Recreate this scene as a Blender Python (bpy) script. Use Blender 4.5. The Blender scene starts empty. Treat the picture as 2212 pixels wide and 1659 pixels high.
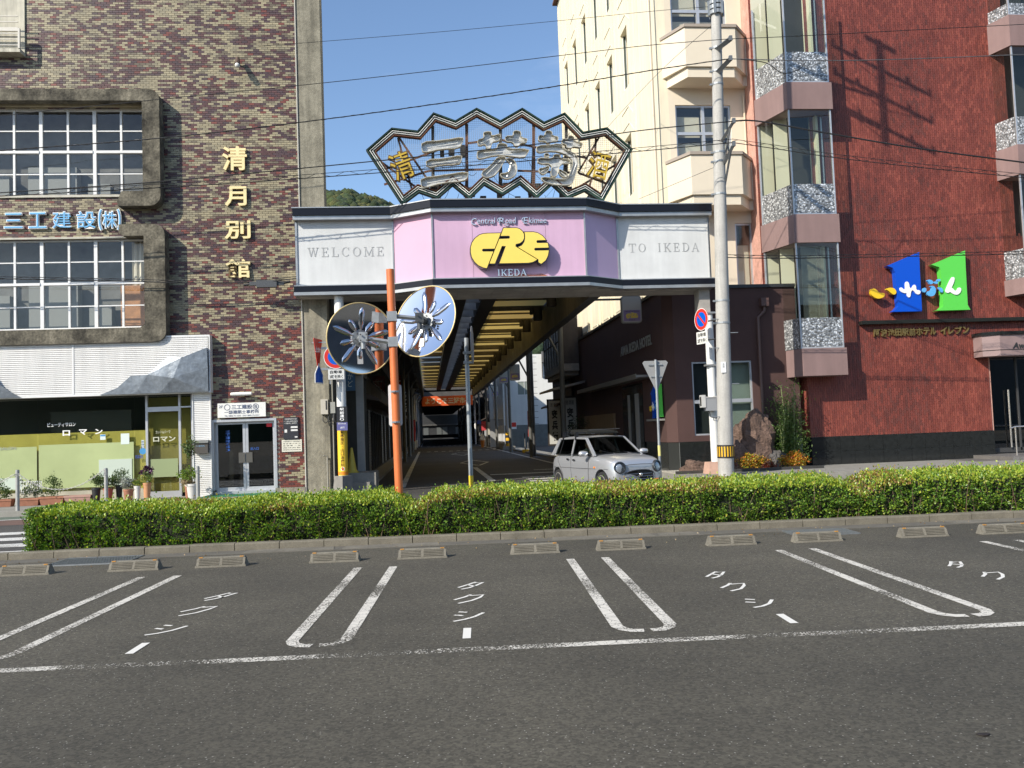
import bpy, math, random
import numpy as np
from mathutils import Vector, Matrix, noise as mnoise
rnd = random.Random(7)
SC = bpy.context.scene
COL = SC.collection
R = math.radians
# ------------------------------------------------------------------ camera
YAW, PIT, ROLL, FD, EYE = 5.7, 3.07, -2.1, 1839.0, 1.5
cam_d = bpy.data.cameras.new('camera'); cam = bpy.data.objects.new('camera', cam_d)
COL.objects.link(cam); SC.camera = cam
CM = Matrix.Rotation(R(-YAW), 4, 'Z') @ Matrix.Rotation(R(90+PIT), 4, 'X') @ Matrix.Rotation(R(ROLL), 4, 'Z')
cam.matrix_world = Matrix.Translation((0, 0, EYE)) @ CM
cam_d.sensor_width = 36.0; cam_d.lens = 36.0*FD/2212.0
cam_d.clip_start = 0.1; cam_d.clip_end = 4000
# ------------------------------------------------------------------ sky and sun
AZ, EL = 52.0, 33.0          # light travels towards +X/+Y, from behind left of the camera
w = bpy.data.worlds.new('World'); SC.world = w; w.use_nodes = True
nt = w.node_tree; bg = nt.nodes['Background']
sky = nt.nodes.new('ShaderNodeTexSky'); sky.sky_type = 'NISHITA'; sky.sun_disc = False
sky.sun_elevation = R(EL); sky.sun_rotation = R(180+AZ); sky.air_density = 1.0; sky.dust_density = 0.6; sky.ozone_density = 3.0
_tc_ = nt.nodes.new('ShaderNodeTexCoord'); _mp = nt.nodes.new('ShaderNodeMapping'); _mp.inputs['Scale'].default_value = (1.2, 1.2, 4.5); _cn = nt.nodes.new('ShaderNodeTexNoise'); _cn.inputs['Scale'].default_value = 2.2; _cn.inputs['Detail'].default_value = 7; _cn.inputs['Roughness'].default_value = .62
_cr = nt.nodes.new('ShaderNodeMapRange'); _cr.inputs[1].default_value = .48; _cr.inputs[2].default_value = .78; _cr.inputs[4].default_value = .24; _cm = nt.nodes.new('ShaderNodeMix'); _cm.data_type = 'RGBA'; _cm.inputs[7].default_value = (6.2, 6.6, 7.4, 1)
nt.links.new(_tc_.outputs['Generated'], _mp.inputs[0]); nt.links.new(_mp.outputs[0], _cn.inputs[0]); nt.links.new(_cn.outputs[0], _cr.inputs[0]); nt.links.new(_cr.outputs[0], _cm.inputs[0]); nt.links.new(sky.outputs[0], _cm.inputs[6]); nt.links.new(_cm.outputs[2], bg.inputs[0]); bg.inputs[1].default_value = 0.148
sd = bpy.data.lights.new('sun', 'SUN'); sun = bpy.data.objects.new('sun', sd); COL.objects.link(sun)
sd.energy = 4.6; sd.angle = R(0.5); sd.color = (1.0, 0.93, 0.82)
SUNV = Vector((math.sin(R(AZ))*math.cos(R(EL)), math.cos(R(AZ))*math.cos(R(EL)), -math.sin(R(EL))))
sun.rotation_euler = SUNV.to_track_quat('-Z', 'Y').to_euler()
vs = SC.view_settings; vs.view_transform = 'Standard'; vs.look = 'None'; vs.gamma = 1; vs.use_curve_mapping = False
vs.exposure = 0.42
SC.cycles.max_bounces = 7; SC.cycles.transparent_max_bounces = 16; SC.cycles.diffuse_bounces = 4
# ------------------------------------------------------------------ photo-to-world helpers (used once to read off real sizes)
CM3 = CM.to_3x3()
def ray(u, v): return CM3 @ Vector(((u-1106)/FD, -(v-829.5)/FD, -1))
def P(u, v, Y):
    d = ray(u, v); t = Y/d.y; return (d.x*t, EYE+d.z*t)
def S(sx, sy, Y): return P(sx/1.82278, sy/1.82278, Y)
def G(u, v, z=0.0):
    d = ray(u, v); t = (z-EYE)/d.z; return (d.x*t, d.y*t)
def ZP(pts, x0, y0, k, Y): return [S(x0+a/k, y0+b/k, Y) for a, b in pts]
# ------------------------------------------------------------------ materials
MATS = {}
def mat(name, rgb, rough=0.75, metal=0.0, nz=None, bump=None, attr=False, spec=0.5, coat=0.0, emit=None, nz2=None, streak=None):
    if name in MATS: return MATS[name]
    m = bpy.data.materials.new(name); m.use_nodes = True; N = m.node_tree.nodes; L = m.node_tree.links
    b = N['Principled BSDF']; b.inputs['Roughness'].default_value = rough; b.inputs['Metallic'].default_value = metal
    b.inputs['Specular IOR Level'].default_value = spec; b.inputs['Coat Weight'].default_value = coat
    base = None
    if attr:
        a = N.new('ShaderNodeAttribute'); a.attribute_name = 'Col'; base = a.outputs['Color']
    else:
        c = N.new('ShaderNodeRGB'); c.outputs[0].default_value = (*rgb, 1); base = c.outputs[0]
    tc = N.new('ShaderNodeNewGeometry')
    def mulnoise(base, scale, amt, stretch=None):
        n = N.new('ShaderNodeTexNoise'); n.inputs['Scale'].default_value = scale; n.inputs['Detail'].default_value = 5; n.inputs['Roughness'].default_value = .6
        if stretch:
            mp = N.new('ShaderNodeMapping'); mp.inputs['Scale'].default_value = stretch; L.new(tc.outputs['Position'], mp.inputs[0]); L.new(mp.outputs[0], n.inputs['Vector'])
        else: L.new(tc.outputs['Position'], n.inputs['Vector'])
        mr = N.new('ShaderNodeMapRange'); mr.inputs[1].default_value = .3; mr.inputs[2].default_value = .7; mr.inputs[3].default_value = 1-amt; mr.inputs[4].default_value = 1+amt*.6
        L.new(n.outputs[0], mr.inputs[0])
        mx = N.new('ShaderNodeMix'); mx.data_type = 'RGBA'; mx.blend_type = 'MULTIPLY'; mx.inputs[0].default_value = 1
        L.new(base, mx.inputs[6]); L.new(mr.outputs[0], mx.inputs[7]); return mx.outputs[2]
    if nz: base = mulnoise(base, *nz)
    if nz2: base = mulnoise(base, *nz2)
    if streak: base = mulnoise(base, streak[0], streak[1], (1, 1, .06))
    L.new(base, b.inputs['Base Color'])
    if bump:
        n = N.new('ShaderNodeTexNoise'); n.inputs['Scale'].default_value = bump[0]; n.inputs['Detail'].default_value = 4
        L.new(tc.outputs['Position'], n.inputs['Vector'])
        bp = N.new('ShaderNodeBump'); bp.inputs['Strength'].default_value = bump[1]; bp.inputs['Distance'].default_value = bump[2] if len(bump) > 2 else .01
        L.new(n.outputs[0], bp.inputs['Height']); L.new(bp.outputs[0], b.inputs['Normal'])
    if emit: b.inputs['Emission Color'].default_value = (*emit[0], 1); b.inputs['Emission Strength'].default_value = emit[1]
    MATS[name] = m; return m
def srgb(r, g, b):
    f = lambda c: (c/255/12.92) if c/255 <= .04045 else ((c/255+.055)/1.055)**2.4
    return (f(r), f(g), f(b))
def glass(name, tint=(.75, .8, .78), rough=0.0, refl=1.0, body=None):
    if name in MATS: return MATS[name]
    m = bpy.data.materials.new(name); m.use_nodes = True; N = m.node_tree.nodes; L = m.node_tree.links
    N.remove(N['Principled BSDF']); out = N['Material Output']
    tr = N.new('ShaderNodeBsdfTransparent'); tr.inputs[0].default_value = (*[t**.55 for t in tint], 1)
    gl = N.new('ShaderNodeBsdfGlossy'); gl.inputs['Roughness'].default_value = rough; gl.inputs[0].default_value = (1, 1, 1, 1)
    lw = N.new('ShaderNodeLayerWeight'); lw.inputs[0].default_value = .5; pw = N.new('ShaderNodeMath'); pw.operation = 'POWER'; pw.inputs[1].default_value = 5; L.new(lw.outputs['Facing'], pw.inputs[0]); fr = N.new('ShaderNodeMath'); fr.operation = 'MULTIPLY_ADD'; fr.inputs[1].default_value = .95; fr.inputs[2].default_value = .045; L.new(pw.outputs[0], fr.inputs[0])
    mu = N.new('ShaderNodeMath'); mu.operation = 'MULTIPLY'; mu.inputs[1].default_value = refl*1.7; mu.use_clamp = True
    L.new(fr.outputs[0], mu.inputs[0])
    src = tr.outputs[0]
    if body:
        df = N.new('ShaderNodeBsdfDiffuse'); df.inputs[0].default_value = (*body[0], 1)
        mb = N.new('ShaderNodeMixShader'); mb.inputs[0].default_value = body[1]; L.new(tr.outputs[0], mb.inputs[1]); L.new(df.outputs[0], mb.inputs[2]); src = mb.outputs[0]
    mx = N.new('ShaderNodeMixShader'); L.new(mu.outputs[0], mx.inputs[0]); L.new(src, mx.inputs[1]); L.new(gl.outputs[0], mx.inputs[2])
    L.new(mx.outputs[0], out.inputs[0]); MATS[name] = m; return m
def translucent(name, rgb, mix=.5, attr=False, trans=None, rough=.6):
    if name in MATS: return MATS[name]
    m = bpy.data.materials.new(name); m.use_nodes = True; N = m.node_tree.nodes; L = m.node_tree.links
    b = N['Principled BSDF']; b.inputs['Roughness'].default_value = rough; out = N['Material Output']
    t = N.new('ShaderNodeBsdfTranslucent')
    if attr:
        a = N.new('ShaderNodeAttribute'); a.attribute_name = 'Col'; L.new(a.outputs[0], b.inputs['Base Color'])
        h = N.new('ShaderNodeHueSaturation'); h.inputs['Value'].default_value = 1.5; h.inputs['Saturation'].default_value = 1.1; L.new(a.outputs[0], h.inputs['Color']); L.new(h.outputs[0], t.inputs[0])
    else:
        b.inputs['Base Color'].default_value = (*rgb, 1); t.inputs[0].default_value = (*(trans or rgb), 1)
    mx = N.new('ShaderNodeMixShader'); mx.inputs[0].default_value = mix; L.new(b.outputs[0], mx.inputs[1]); L.new(t.outputs[0], mx.inputs[2]); L.new(mx.outputs[0], out.inputs[0])
    MATS[name] = m; return m
# ------------------------------------------------------------------ objects
ORG = {}
def thing(name, label, cat, loc=(0, 0, 0), group=None, rot=None, kind=None):
    o = bpy.data.objects.new(name, None); o.empty_display_size = .2; COL.objects.link(o); o.location = loc
    if rot is not None: o.rotation_euler = rot
    o['label'] = label; o['category'] = cat
    if group: o['group'] = group
    if kind: o['kind'] = kind
    ORG[o] = (Vector((0, 0, 0)) if rot is not None else Vector(loc)); return o
def tag(o, label, cat, group=None, kind=None):
    o['label'] = label; o['category'] = cat
    if group: o['group'] = group
    if kind: o['kind'] = kind
    return o
def move(o, dx, label=None):      # a copy of a thing with copies of its parts and sub-parts
    def cp(s, par):
        c = s.copy(); COL.objects.link(c)
        if par is not None: c.parent = par
        for k in s.children: cp(k, c)
        return c
    c = cp(o, None); c.location = Vector(o.location)+Vector(dx)
    if label: c['label'] = label
    return c
class MB:
    def __init__(s): s.v = []; s.f = []; s.c = []; s.cur = None
    def add(s, vs, fs):
        o = len(s.v); s.v.extend([tuple(v) for v in vs]); s.f.extend([tuple(i+o for i in f) for f in fs])
        if s.cur is not None: s.c.extend([s.cur]*len(fs))
        return s
    def box(s, x0, y0, z0, x1, y1, z1):
        if x0 > x1: x0, x1 = x1, x0
        if y0 > y1: y0, y1 = y1, y0
        if z0 > z1: z0, z1 = z1, z0
        return s.add([(x0, y0, z0), (x1, y0, z0), (x1, y1, z0), (x0, y1, z0), (x0, y0, z1), (x1, y0, z1), (x1, y1, z1), (x0, y1, z1)],
                     [(0, 3, 2, 1), (4, 5, 6, 7), (0, 1, 5, 4), (1, 2, 6, 5), (2, 3, 7, 6), (3, 0, 4, 7)])
    def face(s, *p): return s.add(p, [tuple(range(len(p)))])
    def prism(s, pts, f, d0, d1):   # pts 2-D, f(a,b,d)->3-D ; solid between depth d0 and d1
        n = len(pts); vs = [f(a, b, d0) for a, b in pts]+[f(a, b, d1) for a, b in pts]
        fs = [tuple(range(n)), tuple(range(2*n-1, n-1, -1))]+[(i, i+n, (i+1) % n+n, (i+1) % n) for i in range(n)]
        return s.add(vs, fs)
    def front(s, pts, Y0, Y1): return s.prism(pts, lambda a, b, d: (a, d, b), Y0, Y1)     # pts (x,z)
    def side(s, pts, X0, X1): return s.prism(pts, lambda a, b, d: (d, a, b), X0, X1)      # pts (y,z)
    def plan(s, pts, Z0, Z1): return s.prism(pts, lambda a, b, d: (a, b, d), Z0, Z1)      # pts (x,y)
    def tube(s, path, r, n=8, cap=True, closed=False):
        path = [Vector(p) for p in path]; m = len(path); rs = r if isinstance(r, (list, tuple)) else [r]*m
        vs = []; up = None
        for i, p in enumerate(path):
            a = path[i-1] if (i > 0 or closed) else p; b = path[(i+1) % m] if (i < m-1 or closed) else p
            t = (b-a).normalized()
            if up is None: up = Vector((0, 0, 1)) if abs(t.z) < .9 else Vector((1, 0, 0))
            x = t.cross(up)
            if x.length < 1e-5: x = t.orthogonal()
            x.normalize(); y = x.cross(t).normalized(); up = y
            for k in range(n):
                q = 2*math.pi*k/n; vs.append(p+(x*math.cos(q)+y*math.sin(q))*rs[i])
        fs = []
        for i in range(m if closed else m-1):
            j = (i+1) % m
            for k in range(n): fs.append((i*n+k, i*n+(k+1) % n, j*n+(k+1) % n, j*n+k))
        if cap and not closed: fs.append(tuple(range(n-1, -1, -1))); fs.append(tuple(range((m-1)*n, m*n)))
        return s.add(vs, fs)
    def cyl(s, p0, p1, r0, r1=None, n=16): return s.tube([p0, p1], [r0, r0 if r1 is None else r1], n)
    def lathe(s, prof, c=(0, 0, 0), n=20, ax='Z', M=None):
        vs = []; fs = []
        for r, h in prof:
            for k in range(n):
                q = 2*math.pi*k/n; v = Vector((r*math.cos(q), r*math.sin(q), h))
                if M is not None: v = M @ v
                vs.append(v+Vector(c))
        for i in range(len(prof)-1):
            for k in range(n): fs.append((i*n+k, i*n+(k+1) % n, (i+1)*n+(k+1) % n, (i+1)*n+k))
        fs.append(tuple(range(n-1, -1, -1))); fs.append(tuple(range((len(prof)-1)*n, len(prof)*n)))
        return s.add(vs, fs)
    def build(s, name, m, parent=None, smooth=False, kind=None, label=None, local=False):
        if isinstance(parent, (tuple, list)): raise TypeError
        org = ORG.get(parent, Vector((0, 0, 0)))
        me = bpy.data.meshes.new(name)
        V = s.v if (local or org.length == 0) else [(a-org.x, b-org.y, c-org.z) for a, b, c in s.v]
        me.from_pydata(V, [], s.f)
        if s.c:
            ca = me.color_attributes.new('Col', 'FLOAT_COLOR', 'CORNER')
            arr = np.repeat(np.array([(*c, 1) for c in s.c], dtype=np.float32), [len(f) for f in s.f], axis=0)
            ca.data.foreach_set('color', arr.ravel())
        if smooth is True: me.shade_smooth()
        elif smooth:
            me.shade_smooth(); me.set_sharp_from_angle(angle=R(smooth))
        me.update(); me.materials.append(m)
        o = bpy.data.objects.new(name, me); COL.objects.link(o)
        if parent is not None: o.parent = parent
        ORG[o] = Vector(org)
        if kind: o['kind'] = kind
        if label: o['label'] = label
        return o
def struct(name, mb, m, kind='structure'): return mb.build(name, m, None, kind=kind)
_tc = {}
def text_geo(s, bold=0.0, shear=0.0, res=2):
    key = (s, bold, shear, res)
    if key not in _tc:
        cu = bpy.data.curves.new('t', 'FONT'); cu.body = s; cu.resolution_u = res; cu.offset = bold; cu.shear = shear; cu.fill_mode = 'FRONT'
        ob = bpy.data.objects.new('t', cu); COL.objects.link(ob)
        me = bpy.data.meshes.new_from_object(ob.evaluated_get(bpy.context.evaluated_depsgraph_get()))
        v = [tuple(x.co[:2]) for x in me.vertices]; f = [tuple(p.vertices) for p in me.polygons]
        # boundary edges for the side walls
        cnt = {}
        for p in f:
            for i in range(len(p)):
                a, b = p[i], p[(i+1) % len(p)]; k = (min(a, b), max(a, b)); cnt.setdefault(k, []).append((a, b))
        e = [x[0] for x in cnt.values() if len(x) == 1]
        bpy.data.objects.remove(ob); bpy.data.curves.remove(cu); bpy.data.meshes.remove(me); _tc[key] = (v, f, e)
    return _tc[key]
def add_text(mb, s, x0, x1, z0, z1, fn, depth=.0, bold=0.0, shear=0.0, res=2):
    """fit the text into the box x0..x1, z0..z1; fn(a,b,d) maps to 3-D, d=0 wall, d=depth front"""
    v, f, e = text_geo(s, bold, shear, res)
    if not v: return
    ax = min(p[0] for p in v); bx = max(p[0] for p in v); ay = min(p[1] for p in v); by = max(p[1] for p in v)
    sx = (x1-x0)/max(bx-ax, 1e-4); sy = (z1-z0)/max(by-ay, 1e-4)
    q = [(x0+(a-ax)*sx, z0+(b-ay)*sy) for a, b in v]; n = len(q)
    if depth <= 0: mb.add([fn(a, b, 0) for a, b in q], f); return
    mb.add([fn(a, b, depth) for a, b in q]+[fn(a, b, 0) for a, b in q], f+[(b, a, a+n, b+n) for a, b in e])
def wallf(Y): return lambda a, b, d: (a, Y-d, b)
def vtext(mb, s, xc, w_, z1, z0, fn, depth=0, bold=0.0, fill=.84):
    n = len(s); h = (z1-z0)/n
    for i, ch in enumerate(s):
        if ch == ' ': continue
        zt = z1-i*h
        hh = h*fill*(.2 if ch in '・' else 1); ww = w_*(.2 if ch in '・' else 1); off = (h*fill-hh)/2
        add_text(mb, ch, xc-ww/2, xc+ww/2, zt-h*.5-hh/2, zt-h*.5+hh/2, fn, depth, bold)
def holes_wall(mb, x0, x1, z0, z1, holes, f, d0, d1):
    """solid wall between depths d0,d1 with rectangular holes (a0,a1,b0,b1)"""
    xs = sorted(set([x0, x1]+[min(max(h[i], x0), x1) for h in holes for i in (0, 1)])); zs = sorted(set([z0, z1]+[min(max(h[i], z0), z1) for h in holes for i in (2, 3)]))
    for j in range(len(zs)-1):
        run = None
        for i in range(len(xs)-1):
            cx = (xs[i]+xs[i+1])/2; cz = (zs[j]+zs[j+1])/2
            inside = any(h[0] < cx < h[1] and h[2] < cz < h[3] for h in holes)
            if not inside:
                if run is None: run = xs[i]
            if (inside or i == len(xs)-2) and run is not None:
                e = xs[i] if inside else xs[i+1]
                mb.prism([(run, zs[j]), (e, zs[j]), (e, zs[j+1]), (run, zs[j+1])], f, d0, d1); run = None
def stroke_poly(pts, w0):
    """outline of a thick polyline: pts (x,y[,w])"""
    p = [(q[0], q[1], (q[2] if len(q) > 2 else w0)) for q in pts]; Lr = []; Rr = []
    for i, (x, y, w_) in enumerate(p):
        a = p[max(i-1, 0)]; b = p[min(i+1, len(p)-1)]; dx, dy = b[0]-a[0], b[1]-a[1]; l = math.hypot(dx, dy) or 1
        nx, ny = -dy/l, dx/l; Lr.append((x+nx*w_/2, y+ny*w_/2)); Rr.append((x-nx*w_/2, y-ny*w_/2))
    return Lr+Rr[::-1]
def ribbon(mb, pts, w0, f):
    p = stroke_poly(pts, w0); n = len(pts)
    mb.add([f(a, b) for a, b in p], [(i, i+1, 2*n-2-i, 2*n-1-i) for i in range(n-1)])
def smooth_pts(pts, it=2, closed=True):
    for _ in range(it):
        q = []; n = len(pts)
        for i in range(n if closed else n-1):
            a, b = pts[i], pts[(i+1) % n]; q += [(a[0]*.75+b[0]*.25, a[1]*.75+b[1]*.25), (a[0]*.25+b[0]*.75, a[1]*.25+b[1]*.75)]
        pts = q if closed else [pts[0]]+q+[pts[-1]]
    return pts
def nz(x, y, z=0.0): return mnoise.noise(Vector((x, y, z)))
# ------------------------------------------------------------------ ground, lot, road
asphalt = mat('asphalt_lot', (.079, .071, .052), .88, nz=(1.2, .13), bump=(260, .9, .006))
def asphalt_nodes(m, speck=.35):
    N = m.node_tree.nodes; L = m.node_tree.links; b = N['Principled BSDF']; tc = N.new('ShaderNodeNewGeometry')
    old = b.inputs['Base Color'].links[0].from_socket
    vo = N.new('ShaderNodeTexVoronoi'); vo.inputs['Scale'].default_value = 62; L.new(tc.outputs['Position'], vo.inputs['Vector'])
    cr = N.new('ShaderNodeMapRange'); cr.inputs[1].default_value = 0; cr.inputs[2].default_value = 1; cr.inputs[3].default_value = 1-speck*.75; cr.inputs[4].default_value = 1+speck*.75
    sp = N.new('ShaderNodeSeparateColor'); L.new(vo.outputs['Color'], sp.inputs[0]); L.new(sp.outputs[0], cr.inputs[0])
    mx = N.new('ShaderNodeMix'); mx.data_type = 'RGBA'; mx.blend_type = 'MULTIPLY'; mx.inputs[0].default_value = 1; L.new(old, mx.inputs[6]); L.new(cr.outputs[0], mx.inputs[7])
    # scattered bright aggregate
    v2 = N.new('ShaderNodeTexVoronoi'); v2.inputs['Scale'].default_value = 38; L.new(tc.outputs['Position'], v2.inputs['Vector'])
    lt = N.new('ShaderNodeMath'); lt.operation = 'LESS_THAN'; lt.inputs[1].default_value = .17; L.new(v2.outputs['Distance'], lt.inputs[0])
    s2 = N.new('ShaderNodeSeparateColor'); L.new(v2.outputs['Color'], s2.inputs[0]); g2 = N.new('ShaderNodeMath'); g2.operation = 'GREATER_THAN'; g2.inputs[1].default_value = .7; L.new(s2.outputs[1], g2.inputs[0])
    mu = N.new('ShaderNodeMath'); mu.operation = 'MULTIPLY'; L.new(lt.outputs[0], mu.inputs[0]); L.new(g2.outputs[0], mu.inputs[1])
    m2 = N.new('ShaderNodeMix'); m2.data_type = 'RGBA'; L.new(mu.outputs[0], m2.inputs[0]); L.new(mx.outputs[2], m2.inputs[6]); m2.inputs[7].default_value = (.32, .30, .26, 1)
    # broad tyre-worn patches
    n3 = N.new('ShaderNodeTexNoise'); n3.inputs['Scale'].default_value = .35; n3.inputs['Detail'].default_value = 6; L.new(tc.outputs['Position'], n3.inputs['Vector'])
    r3 = N.new('ShaderNodeMapRange'); r3.inputs[1].default_value = .35; r3.inputs[2].default_value = .68; r3.inputs[3].default_value = .76; r3.inputs[4].default_value = 1.18; L.new(n3.outputs[0], r3.inputs[0])
    m3 = N.new('ShaderNodeMix'); m3.data_type = 'RGBA'; m3.blend_type = 'MULTIPLY'; m3.inputs[0].default_value = 1; L.new(m2.outputs[2], m3.inputs[6]); L.new(r3.outputs[0], m3.inputs[7])
    L.new(m3.outputs[2], b.inputs['Base Color'])
asphalt_nodes(asphalt, .52)
road_m = mat('asphalt_road', (.06, .056, .052), .85, nz=(2, .15), bump=(200, .6, .005)); asphalt_nodes(road_m, .3)
ground_m = mat('ground_soil', (.12, .10, .07), .95, nz=(.3, .2))
conc = mat('concrete_pavement', (.26, .25, .22), .9, nz=(3, .18), nz2=(25, .12), bump=(60, .4, .006))
kerb_m = mat('kerb_concrete', (.165, .148, .112), .9, nz=(5, .25), nz2=(60, .2), bump=(90, .7, .006))
mb = MB(); mb.box(-1500, -600, -.6, 1500, 2500, -.16); struct('ground', mb, ground_m)
# lot frame: s along the hedge, t away from the camera (the lot is turned 3.5 degrees against the street)
A0 = R(3.5); EX = Vector((math.cos(A0), -math.sin(A0), 0)); EY = Vector((math.sin(A0), math.cos(A0), 0))
def K(s, t, z=0.0): q = EX*s+EY*t; return (q.x, q.y, z)
def kinv(x, y): return (x*EX.x+y*EX.y, x*EY.x+y*EY.y)
LOTROT = (0, 0, -A0)
def GK(u, v, z=0.0): return kinv(*G(u, v, z))
T_K = 11.75     # lot-side face of the hedge kerb
sL = GK(38, 1205)[0]
mb = MB()
mb.plan([K(-40, -30)[:2], K(40, -30)[:2], K(40, T_K)[:2], K(-40, T_K)[:2]], -.15, 0); struct('parking_lot', mb, asphalt)
mb = MB(); mb.box(-60, 10.5, -.155, 60, 20.6, -.12); mb.box(-2.0, 20.6, -.155, 7.0, 24.6, -.1202); mb.box(-3.2, 24.6, -.155, 14, 260, -.1205); struct('road', mb, road_m)
# kerbstones along the hedge
soil = mat('hedge_soil', (.09, .07, .05), .95, nz=(20, .3), bump=(50, .8, .02))
mb = MB(); mb.plan([K(sL+.1, T_K+.14)[:2], K(14, T_K+.14)[:2], K(14, T_K+2.0)[:2], K(sL+.1, T_K+2.0)[:2]], -.15, .07); struct('planting_bed', mb, soil)
kt = thing('kerb', 'long concrete kerb of butted stones along the lot side of the hedge', 'kerb', K(sL, T_K, 0), rot=LOTROT)
kmesh = None
n_k = int((14-sL)/.6)
for i in range(n_k):
    if kmesh is None:
        b_ = MB(); b_.prism([(0, -.02), (.145, -.02), (.145, .1), (.02, .1), (0, .085)], lambda a, b, d: (d, a, b), .004, .594); o = b_.build('kerbstone', kerb_m, kt, local=True); kmesh = o.data
    else:
        o = bpy.data.objects.new('kerbstone', kmesh); COL.objects.link(o); o.parent = kt
    o.location = (i*.6, rnd.uniform(-.006, .006), rnd.uniform(-.005, .004)); o.rotation_euler = (0, 0, rnd.uniform(-.004, .004))
# gutter strip of concrete in front of the kerb, patched
mb = MB(); mb.plan([K(sL-2, T_K-.34)[:2], K(14, T_K-.34)[:2], K(14, T_K-.002)[:2], K(sL-2, T_K-.002)[:2]], -.1, .004); struct('gutter', mb, mat('gutter_concrete', (.125, .115, .095), .9, nz=(4, .2), nz2=(40, .2), bump=(120, .6, .005)))
# far side kerb of the bed at its left end, rounded return
mb = MB(); mb.plan([K(sL-2.6, T_K-.12)[:2], K(sL-.02, T_K+.02)[:2], K(sL-.02, T_K+.2)[:2], K(sL-2.6, T_K+.04)[:2]], -.12, .09); tag(mb.build('kerb', kerb_m, None), 'low worn kerb at the left edge of the photo beyond the grating', 'kerb')
gp_ = mat('gutter_patch', (.17, .155, .125), .9, nz=(4, .25), nz2=(50, .25), bump=(120, .6, .005))
for s0, s1 in ((-3.2, -2.0), (-1.9, -.6), (.9, 2.3), (2.35, 2.9), (6.4, 7.6)):
    mb = MB(); mb.plan([K(s0, T_K-.31)[:2], K(s1, T_K-.30)[:2], K(s1-.04, T_K-.006)[:2], K(s0+.03, T_K-.006)[:2]], .0, .009); struct('gutter_slab', mb, gp_)
ck = mat('crack_dark', (.02, .018, .015), .95); mb = MB()
for s0, t0, s1, t1 in ((-2.0, T_K-.33, -1.75, T_K-.02), (.35, T_K-.36, .62, T_K-.02), (2.95, T_K-.34, 2.6, T_K-.9), (-5.2, 9.4, -2.2, 9.15), (5.2, 8.9, 8.2, 9.3)):
    n = 14; ribbon(mb, [(s0+(s1-s0)*i/n+nz(i*.7, s0)*.05, t0+(t1-t0)*i/n+nz(i*.9, t0, 4)*.06, .004+.004*abs(nz(i, 3.3))) for i in range(n+1)], .006, fK(.0095) if False else (lambda a, b: K(a, b, .0052)))
struct('asphalt_cracks', mb, ck)
# ---- gratings
grm = mat('galvanised_grating', (.3, .32, .33), .45, .7, nz=(20, .2))
def grating(u0, u1, v0, v1, label):
    s0, t0 = GK(u0, v0); s1, t1 = GK(u1, v0); tt = GK((u0+u1)/2, v1)[1]; t0 = (t0+t1)/2
    s0, s1 = min(s0, s1), max(s0, s1)
    T = thing('drain_grating', label, 'drain grating', K(s0, t0, .0), rot=LOTROT, group='steel drain gratings in the gutter')
    Wd, Dp = s1-s0, tt-t0
    fr = MB(); fr.box(0, 0, .0, Wd, .03, .014); fr.box(0, Dp-.03, .0, Wd, Dp, .014); fr.box(0, .03, .0, .03, Dp-.03, .014); fr.box(Wd-.03, .03, .0, Wd, Dp-.03, .014); fr.build('frame', grm, T, local=True)
    bk = MB(); bk.box(.03, .03, .0, Wd-.03, Dp-.03, .003); bk.build('pit_sheet', mat('dark_pit_sheet', (.02, .02, .02)), T, local=True)  # flat dark sheet under the bars, coloured as the shade of a pit
    x = .05; bars = MB()
    while x < Wd-.04: bars.box(x, .03, .004, x+.012, Dp-.03, .0125); x += .035
    y = .07
    while y < Dp-.04: bars.box(.03, y, .003, Wd-.03, y+.008, .0115); y += .09
    bars.build('bars', grm, T, local=True, kind='stuff')
grating(105, 258, 1221, 1206, 'steel drain grating at the left end of the gutter, between two wheel stops')
grating(1712, 1870, 1156, 1144, 'steel drain grating at the right, behind a wheel stop')
# ---- wheel stops
ws_m = mat('wheel_stop_concrete', (.185, .17, .135), .92, nz=(6, .2), nz2=(70, .25), bump=(120, .8, .005))
amber = mat('amber_reflector', (.50, .24, .05), .5, 0, nz=(80, .5))
def make_stop(label, loc, rz):
    T = thing('wheel_stop', label, 'wheel stop', loc, group='concrete wheel stops along the hedge', rot=(0, 0, rz))
    Lh = .3; b_ = MB()
    # trapezoid body, ends sloped, with long grooves on the sloping front face
    z0, z1 = 0, .115; f0, f1 = -.07, -.042
    prof = [(-.075, 0), (-.068, .03)]
    def sl(y, z, e): return [(-Lh+e, y, z), (Lh-e, y, z)]
    rows = [(-.076, 0, 0), (-.074, .024, .006), (-.036, .026, .008), (-.018, .098, .024), (-.03, .100, .026), (-.022, .115, .03), (.04, .115, .03), (.052, .105, .028), (.078, 0, 0)]
    vs = []
    for y, z, e in rows: vs += sl(y, z, e)
    n = len(rows); fs = [(2*i, 2*i+1, 2*i+3, 2*i+2) for i in range(n-1)]+[tuple(range(0, 2*n, 2)), tuple(range(2*n-1, 0, -2))]
    b_.add(vs, fs)
    for x0, x1 in ((-.285, -.255), (-.016, .016), (.255, .285)): b_.side([(-.075, .0), (-.068, .026), (-.032, .1), (.0, .1), (.0, .0)], x0, x1)
    for z in (.031, .0485, .066, .0835):
        yf = -.068+.036*(z-.026)/.074
        for x0, x1 in ((-.255, -.016), (.016, .255)): b_.box(x0, yf, z, x1, yf+.04, z+.0125)
    b_.build('body', ws_m, T, local=True)
    for sx in (-1, 1):
        r_ = MB(); r_.box(sx*.24-.022, -.030, .108, sx*.24+.022, -.012, .119); r_.build('reflector', amber, T, local=True)
    return T
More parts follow.
